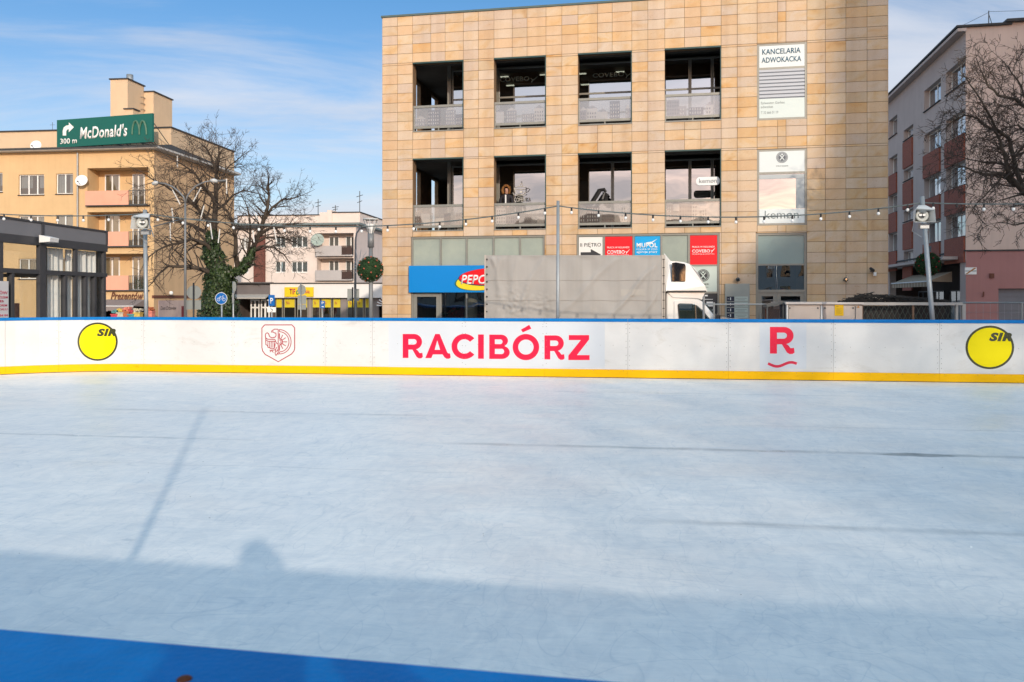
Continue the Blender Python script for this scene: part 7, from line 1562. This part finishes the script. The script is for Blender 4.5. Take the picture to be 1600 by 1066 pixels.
limb(tk, cr_, rnd, [(338, 412), (332, 395), (333, 370), (336, 340), (337, 315), (338, 290), (337, 272), (338, 256), (342, 242)], .26, .04, TY, [0]*9, 3, .9, 1.4, .5)
limb(tk, cr_, rnd, [(336, 318), (330, 305), (318, 290), (305, 272), (292, 262), (275, 252)], .12, .03, TY, [0, -.2, -.5, -.8, -1, -1.2], 3, 1, 1.4)
limb(tk, cr_, rnd, [(335, 350), (322, 340), (305, 322), (292, 310), (275, 300), (256, 290), (243, 284)], .14, .03, TY, [0, -.3, -.7, -1, -1.3, -1.6, -1.8], 3, 1, 1.5)
limb(tk, cr_, rnd, [(333, 380), (320, 362), (300, 352), (280, 346), (258, 344), (238, 338)], .14, .03, TY, [0, .3, .6, .9, 1.2, 1.3], 3, 1, 1.4, .1)
limb(tk, cr_, rnd, [(335, 400), (322, 382), (300, 374), (280, 380), (262, 384), (245, 392), (232, 402)], .14, .03, TY, [0, -.5, -1, -1.3, -1.5, -1.6, -1.8], 2, 1, 1.3, -.2)
limb(tk, cr_, rnd, [(338, 430), (320, 423), (302, 418), (280, 416), (262, 416), (248, 428), (240, 440)], .15, .03, TY, [0, -.4, -.8, -1.1, -1.3, -1.5, -1.5], 2, 1, 1.2, -.4)
limb(tk, cr_, rnd, [(337, 300), (346, 285), (352, 268), (360, 258), (371, 250)], .09, .025, TY, [0, .3, .5, .6, .7], 3, 1, 1.3, .4)
limb(tk, cr_, rnd, [(338, 268), (330, 245), (325, 236), (318, 228)], .07, .025, TY, [0, -.3, -.5, -.8], 3, 1, 1.2, .6)
limb(tk, cr_, rnd, [(336, 330), (352, 318), (365, 305), (378, 298), (392, 300)], .09, .025, TY, [0, .5, .8, 1.1, 1.3], 3, 1, 1.1)
limb(tk, cr_, rnd, [(344, 430), (368, 425), (385, 410), (392, 395), (403, 370), (412, 345), (418, 325), (420, 306), (418, 292)], .24, .05, TY, [0, .2, .3, .4, .5, .5, .6, .7, .8], 3, .9, 1.5, .4)
limb(tk, cr_, rnd, [(372, 422), (368, 400), (369, 370), (362, 345), (355, 330), (345, 322)], .17, .04, TY, [.2, -.2, -.5, -.7, -.9, -1.0], 2, .7, 1.1, .2)
limb(tk, cr_, rnd, [(388, 405), (390, 380), (391, 352), (387, 325)], .12, .03, TY, [.4, 0, -.3, -.4], 3, .9, 1.2, .4)
limb(tk, cr_, rnd, [(404, 368), (420, 358), (440, 352), (452, 351), (462, 350)], .11, .025, TY, [.5, .3, .1, 0, -.2], 3, 1, 1.2, -.1)
limb(tk, cr_, rnd, [(412, 345), (425, 325), (440, 312), (452, 311), (464, 308)], .10, .025, TY, [.5, .8, 1.1, 1.3, 1.4], 3, 1, 1.3, .1)
limb(tk, cr_, rnd, [(395, 392), (412, 385), (430, 388), (445, 398), (452, 410)], .10, .02, TY, [.4, .1, -.1, -.3, -.4], 2, 1, 1.1, -.4)
limb(tk, cr_, rnd, [(398, 380), (415, 372), (432, 370), (450, 374), (462, 380)], .09, .02, TY, [.4, .6, .8, .9, 1], 3, 1, 1.1, -.2)
place(tk, o); place(cr_, o)
tk.build('trunk', m_bark, T_, True); cr_.build('crown', m_twig, T_)
iv = MB(); rr = random.Random(21)
def ivy(path_px, radii, n, Y0):
    P = [at(px, py, Y0) for px, py in path_px]
    for _ in range(n):
        k = rr.random()*(len(P)-1); i = int(k); f = k-i; c = P[i].lerp(P[i+1], f); r = radii[i]+(radii[i+1]-radii[i])*f; a = rr.uniform(0, 6.283); bump_ = .8+.35*noise.noise(Vector((c.z*2, a*1.3, 4)))+.25*noise.noise(Vector((c.z*6, a*3, 1)))
        p = c+Vector((math.cos(a), math.sin(a), 0))*r*bump_*rr.uniform(.82, 1.05)+Vector((0, 0, rr.gauss(0, .05)))
        nrm = (Vector((math.cos(a), math.sin(a), .35))+Vector((rr.gauss(0, .45), rr.gauss(0, .45), rr.gauss(0, .45)))).normalized(); t1 = nrm.cross(Vector((0, 0, 1))).normalized(); t2 = nrm.cross(t1); s = rr.uniform(.028, .062)
        iv.quad(p-t1*s*.8, p-t2*s*1.1, p+t1*s*.8, p+t2*s)
ivy([(341, 515), (342, 480), (341, 455), (343, 430), (345, 418)], [.98, .92, .68, .66, .55], 11000, TY); ivy([(343, 430), (334, 405), (331, 385), (333, 362)], [.5, .52, .42, .18], 3800, TY); ivy([(350, 432), (372, 425), (385, 412), (396, 390)], [.4, .38, .30, .12], 1900, TY+.2)
place(iv, o)
m, t = newmat('ivy_leaf'); l = t.links.new; o_ = nd(t, 'ShaderNodeOutputMaterial'); p_ = nd(t, 'ShaderNodeBsdfPrincipled'); l(p_.outputs[0], o_.inputs[0]); geo = nd(t, 'ShaderNodeNewGeometry')
l(ramp(geo.outputs['Random Per Island'], [(0, (0.010, 0.022, 0.006)), (.5, (0.020, 0.042, 0.010)), (.85, (0.04, 0.075, 0.018)), (1, (0.08, 0.11, 0.04))]), p_.inputs['Base Color']); p_.inputs['Roughness'].default_value = .5
iv.build('ivy', m, T_)
# right tree: trunk stands outside the frame
rnd = random.Random(77); TY = 22.0
T_, o = tree_thing('dark bare tree reaching in from the right edge in front of the pinkish block', 1690, TY)
tk = MB(); cr_ = MB(); tk.tube([at(1690, 510, TY), at(1688, 440, TY), at(1680, 380, TY), at(1665, 345, TY)], [.34, .28, .26, .22], 12)
A_ = dict(Y0=TY)
limb(tk, cr_, rnd, [(1668, 350), (1640, 325), (1600, 303), (1580, 280), (1573, 262), (1568, 240), (1563, 222), (1555, 205)], .16, .035, TY, [0, 0, -.1, -.2, -.3, -.4, -.4, -.5], 3, 1, 1.0, .1)
limb(tk, cr_, rnd, [(1585, 290), (1572, 275), (1555, 272), (1540, 273), (1522, 268), (1505, 262), (1490, 258)], .09, .02, TY, [-.1, -.2, -.4, -.5, -.6, -.7, -.8], 3, 1, .9, -.2)
limb(tk, cr_, rnd, [(1600, 303), (1588, 262), (1580, 230), (1575, 215), (1560, 205), (1545, 200), (1528, 185), (1508, 180), (1490, 188), (1478, 200)], .10, .018, TY, [0, .2, .3, .3, .3, .3, .4, .4, .5, .5], 3, 1, .8, -.1)
limb(tk, cr_, rnd, [(1575, 215), (1555, 200), (1540, 170), (1528, 150), (1515, 130), (1505, 118)], .06, .015, TY, [.3, .2, 0, -.1, -.2, -.3], 3, 1, .8, .1)
limb(tk, cr_, rnd, [(1650, 330), (1640, 280), (1625, 235), (1605, 205), (1590, 195), (1572, 200)], .12, .02, TY, [0, .5, .9, 1.1, 1.2, 1.3], 3, 1, 1.0, .1)
limb(tk, cr_, rnd, [(1650, 300), (1630, 220), (1605, 170), (1585, 155), (1562, 148), (1545, 135), (1535, 115)], .11, .02, TY, [0, -.5, -.8, -.9, -1, -1, -1.1], 3, 1, 1.0, .1)
limb(tk, cr_, rnd, [(1660, 320), (1630, 290), (1600, 268), (1570, 256), (1545, 255), (1525, 252), (1505, 246)], .09, .015, TY, [0, .6, .9, 1, 1.1, 1.2, 1.2], 3, 1, .9, -.1)
limb(tk, cr_, rnd, [(1645, 250), (1615, 180), (1600, 150), (1590, 125), (1575, 105)], .07, .02, TY, [.5, .4, .3, .2, .2], 3, 1, 1.0, .2)
limb(tk, cr_, rnd, [(1670, 360), (1640, 350), (1610, 345), (1585, 352), (1560, 348)], .08, .012, TY, [0, -.4, -.6, -.8, -1], 3, .9, .8, -.5)
limb(tk, cr_, rnd, [(1572, 262), (1560, 285), (1545, 300), (1528, 315), (1518, 330)], .04, .012, TY, [-.3, -.3, -.4, -.5, -.5], 3, 1, .7, -.3)
place(tk, o); place(cr_, o); tk.build('trunk', m_bark, T_, True); cr_.build('crown', m_twig, T_)
# ================================================================ bare plane trees behind the photographer: their twigs half shade the right of the rink
for k, (x_, z_, r_, lab) in enumerate(((14.6, 8.0, 5.2, 'lowest'), (19.8, 10.8, 6.4, 'middle'), (28.0, 12.1, 9.0, 'tallest'))):
    T_ = thing('tree', '%s of the bare plane trees across the square behind the photographer' % lab, 'tree', (x_, -30, GZ), 0, 'bare plane trees behind the photographer'); rr = random.Random(k+50)
    q = MB(); q.tube([(0, 0, 0), (.1, 0, z_*.5), (0, .1, z_), (.2, 0, z_+r_*.6)], [.45, .35, .25, .08], 10)
    for j in range(9): a = j*.7; q.tube([(0, 0, z_*(.5+.05*j)), (r_*.4*math.cos(a), r_*.4*math.sin(a), z_+r_*.1*(j-4)*.5), (r_*.85*math.cos(a), r_*.85*math.sin(a), z_+r_*.2*(j-3)*.6)], [.16, .1, .04], 6)
    q.build('trunk', m_bark, T_, True); q = MB()
    for j in range(int(62*r_*r_)):
        d = Vector((rr.gauss(0, 1), rr.gauss(0, 1), rr.gauss(0, 1))).normalized(); p = d*r_*(rr.random()**.42)+Vector((0, 0, z_)); e = (d+Vector((rr.uniform(-1, 1), rr.uniform(-1, 1), rr.uniform(-.6, 1)))*.8).normalized()*rr.uniform(.5, 1.2); q.tube([p-e*.5, p, p+e*.5], [.035, .028, .012], 3, False)
    q.build('crown', m_twig, T_)
# ================================================================ people
def skinned(name, J, E, root, mats, colour_of, parent=None, sub=2):
    me = bpy.data.meshes.new(name); names = list(J); me.from_pydata([J[n][0] for n in names], [(names.index(a), names.index(b)) for a, b in E], []); o = link(bpy.data.objects.new(name, me))
    sk = o.modifiers.new('skin', 'SKIN'); sk.use_smooth_shade = True
    for i, n in enumerate(names):
        d = me.skin_vertices[0].data[i]; r = J[n][1]; d.radius = r if isinstance(r, tuple) else (r, r); d.use_root = (n == root)
    ss = o.modifiers.new('sub', 'SUBSURF'); ss.levels = sub; ss.render_levels = sub; bpy.context.view_layer.update()
    m2 = bpy.data.meshes.new_from_object(o.evaluated_get(bpy.context.evaluated_depsgraph_get())); o.modifiers.clear(); o.data = m2
    for mt in mats: m2.materials.append(mt)
    for pl_ in m2.polygons: pl_.material_index = colour_of(pl_.center); pl_.use_smooth = True
    if parent: o.parent = parent
    return o
skin_m = pm('skin', (0.50, 0.27, 0.19), .55, .06, 6)
def body_joints(h, arms, lean=0.0):
    k = h/1.75; J = {'pelvis': ((0, 0, .95*k), (.16*k, .12*k)), 'waist': ((0, 0, 1.08*k), (.145*k, .11*k)), 'chest': ((0, 0, 1.28*k), (.175*k, .125*k)), 'shoulders': ((0, 0, 1.42*k), (.13*k, .10*k)), 'neck': ((0, 0, 1.51*k), .055*k), 'headb': ((0, -.01, 1.58*k), (.072*k, .082*k)), 'headm': ((0, -.015, 1.65*k), (.078*k, .098*k)), 'headt': ((0, -.01, 1.72*k), (.06*k, .075*k))}
    E = [('pelvis', 'waist'), ('waist', 'chest'), ('chest', 'shoulders'), ('shoulders', 'neck'), ('neck', 'headb'), ('headb', 'headm'), ('headm', 'headt')]
    for s, n in ((-1, 'l'), (1, 'r')):
        J[n+'hip'] = ((s*.10*k, 0, .88*k), .10*k); J[n+'knee'] = ((s*.11*k, -.02, .50*k), .065*k); J[n+'ankle'] = ((s*.12*k, .02, .10*k), .045*k); J[n+'toe'] = ((s*.13*k, -.14*k, .04*k), (.045*k, .035*k)); E += [('pelvis', n+'hip'), (n+'hip', n+'knee'), (n+'knee', n+'ankle'), (n+'ankle', n+'toe')]
        J[n+'sh'] = ((s*.19*k, 0, 1.40*k), .075*k); el, wr = arms[n]; J[n+'elbow'] = (el, .052*k); J[n+'wrist'] = (wr, .034*k); E += [('shoulders', n+'sh'), (n+'sh', n+'elbow'), (n+'elbow', n+'wrist')]
        w_ = Vector(wr); d = (w_-Vector(el)).normalized(); side = Vector((0, 0, 1)) if abs(d.z) < .8 else Vector((0, 1, 0)); sd_ = (side-d*side.dot(d)).normalized(); J[n+'palm'] = (tuple(w_+d*.05*k), (.035*k, .02*k)); E.append((n+'wrist', n+'palm'))
        cr2 = d.cross(sd_).normalized()*(-s)
        for f, ln in enumerate((.065, .075, .07, .055)):
            b = w_+d*.085*k+sd_*(.027-.018*f)*k; e = b+(d*.8+cr2*.4)*ln*.5*k; g = e+(d*.3+cr2*.9)*ln*.5*k; J['%sf%da' % (n, f)] = (tuple(b), .010*k); J['%sf%db' % (n, f)] = (tuple(e), .009*k); J['%sf%dc' % (n, f)] = (tuple(g), .008*k); E += [(n+'palm', '%sf%da' % (n, f)), ('%sf%da' % (n, f), '%sf%db' % (n, f)), ('%sf%db' % (n, f), '%sf%dc' % (n, f))]
        b = w_+d*.04*k+sd_*.04*k; J[n+'tha'] = (tuple(b), .012*k); J[n+'thb'] = (tuple(b+(d*.5+sd_*.35+cr2*.5)*.05*k), .010*k); E += [(n+'palm', n+'tha'), (n+'tha', n+'thb')]
    return J, E, k
def face(T_, k, hz):
    for s in (-1, 1): q = MB(); q.ball((s*.030*k, -.098*k, hz), .011*k, 8); q.build('eye', M_['black'], T_)
    q = MB(); q.tube([(0, -.10*k, hz+.005), (0, -.128*k, hz-.04*k), (0, -.10*k, hz-.05*k)], [.008*k, .013*k, .006*k], 6); q.build('nose', skin_m, T_); q = MB(); q.box(-.022*k, .022*k, -.106*k, -.095*k, hz-.082*k, hz-.074*k); q.build('mouth', pm('lips', (0.35, 0.10, 0.09), .5, .05, 5), T_)
# woman in a fur hooded coat on the middle storey loggia
wx, wz = BF.p(791.5, 316, .75); T_ = at_thing(BF, 'person', 'person in dark coat with fur trimmed hood looking out over the loggia railing', 'person', wx, .75, 4.0-.05+.0)
topz = BF.z(791, 292.5, .75)-3.95; k = topz/1.76; hgt = 1.75*k
J, E, k = body_joints(hgt, {'l': ((-.25, -.05, 1.12*k), (-.12, -.25, 1.02*k)), 'r': ((.25, -.05, 1.12*k), (.12, -.25, 1.02*k))})
jack = pm('dark_coat', (0.018, 0.016, 0.022), .8, .3, 8); trou = pm('dark_trousers', (0.02, 0.02, 0.03), .8, .2, 8)
skinned('body', J, E, 'pelvis', [jack, trou, skin_m], lambda c: 2 if (c.z > 1.50*k or (c.y < -.27 and abs(c.x) < .2)) else (0 if c.z > .8*k else 1), T_)
face(T_, k, 1.655*k)
q = MB(); rr = random.Random(6); furm = pm('fur_trim', (0.42, 0.19, 0.06), .9, .5, 20)
for j in range(1500):
    a = rr.uniform(R(-50), R(230)); rad = rr.uniform(.105, .15)*k; p = Vector((rad*math.cos(a)*.95, -.06*k+rr.gauss(0, .02), 1.645*k+rad*math.sin(a)*1.1)); d = Vector((math.cos(a)+rr.gauss(0, .4), -.4+rr.gauss(0, .4), math.sin(a)+rr.gauss(0, .4)))*.04; w2 = Vector((rr.gauss(0, 1), rr.gauss(0, 1), rr.gauss(0, 1))).normalized()*.006; q.poly([p-w2, p+w2, p+d])
q.build('fur_hood_trim', furm, T_); q = MB(); q.lathe([(.125*k, -.09*k), (.135*k, 0), (.12*k, .08*k), (.06*k, .12*k), (.001, .13*k)], (0, -.0, 1.64*k), 16, 'y'); q.build('hood', jack, T_, True)
q = MB(); q.box(-.03, .02, -.145, -.13, 1.15*k, 1.46*k); q.build('scarf', M_['white'], T_)
# the photographer, leaning over the near boards behind the camera; only the shadow shows
T_ = thing('person', 'person in dark jacket holding a camera behind the near rink boards, seen only by shadow', 'person', (0.06, -.26, -.06), math.pi); kk = 1.85/1.75; T_['label'] = 'person in dark jacket holding a camera behind the near boards, casting the head shaped shadow'
J, E, k = body_joints(1.79, {'l': ((-.34, -.06, 1.34), (-.10, -.16, 1.58)), 'r': ((.34, -.06, 1.34), (.10, -.16, 1.58))})
skinned('body', J, E, 'pelvis', [jack, trou, skin_m], lambda c: 2 if (c.z > 1.58 or (c.y < -.12 and c.z > 1.54)) else (0 if c.z > .9 else 1), T_)
q = MB(); q.lathe([(.001, .0), (.1*k, .005), (.098*k, .06), (.085*k, .115), (.04*k, .15), (.001, .155)], (0, .0, 1.62*k), 20); q.build('hat', jack, T_, True)
q = MB(); q.box(-.07, .07, -.03+.12, .03+.12, 1.0, 1.1); 
CM = thing('photo_camera', 'black camera held by the photographer behind the near boards', 'camera', (0, -.07, 1.60)); q = MB(); q.box(-.065, .065, -.035, .03, -.05, .04); q.build('camera_body', M_['black'], CM, bevel=.008)
# pole beside the photographer that throws the long shadow on the ice
T_ = thing('rink_pole', 'steel pole behind the near boards that throws the long thin shadow on the ice', 'pole', (-1.05, .85, GZ)); q = MB(); q.tube([(0, 0, 0), (0, 0, 3.47+.42)], .028, 12); q.build('pole', polem, T_, True)
bpy.context.view_layer.update()
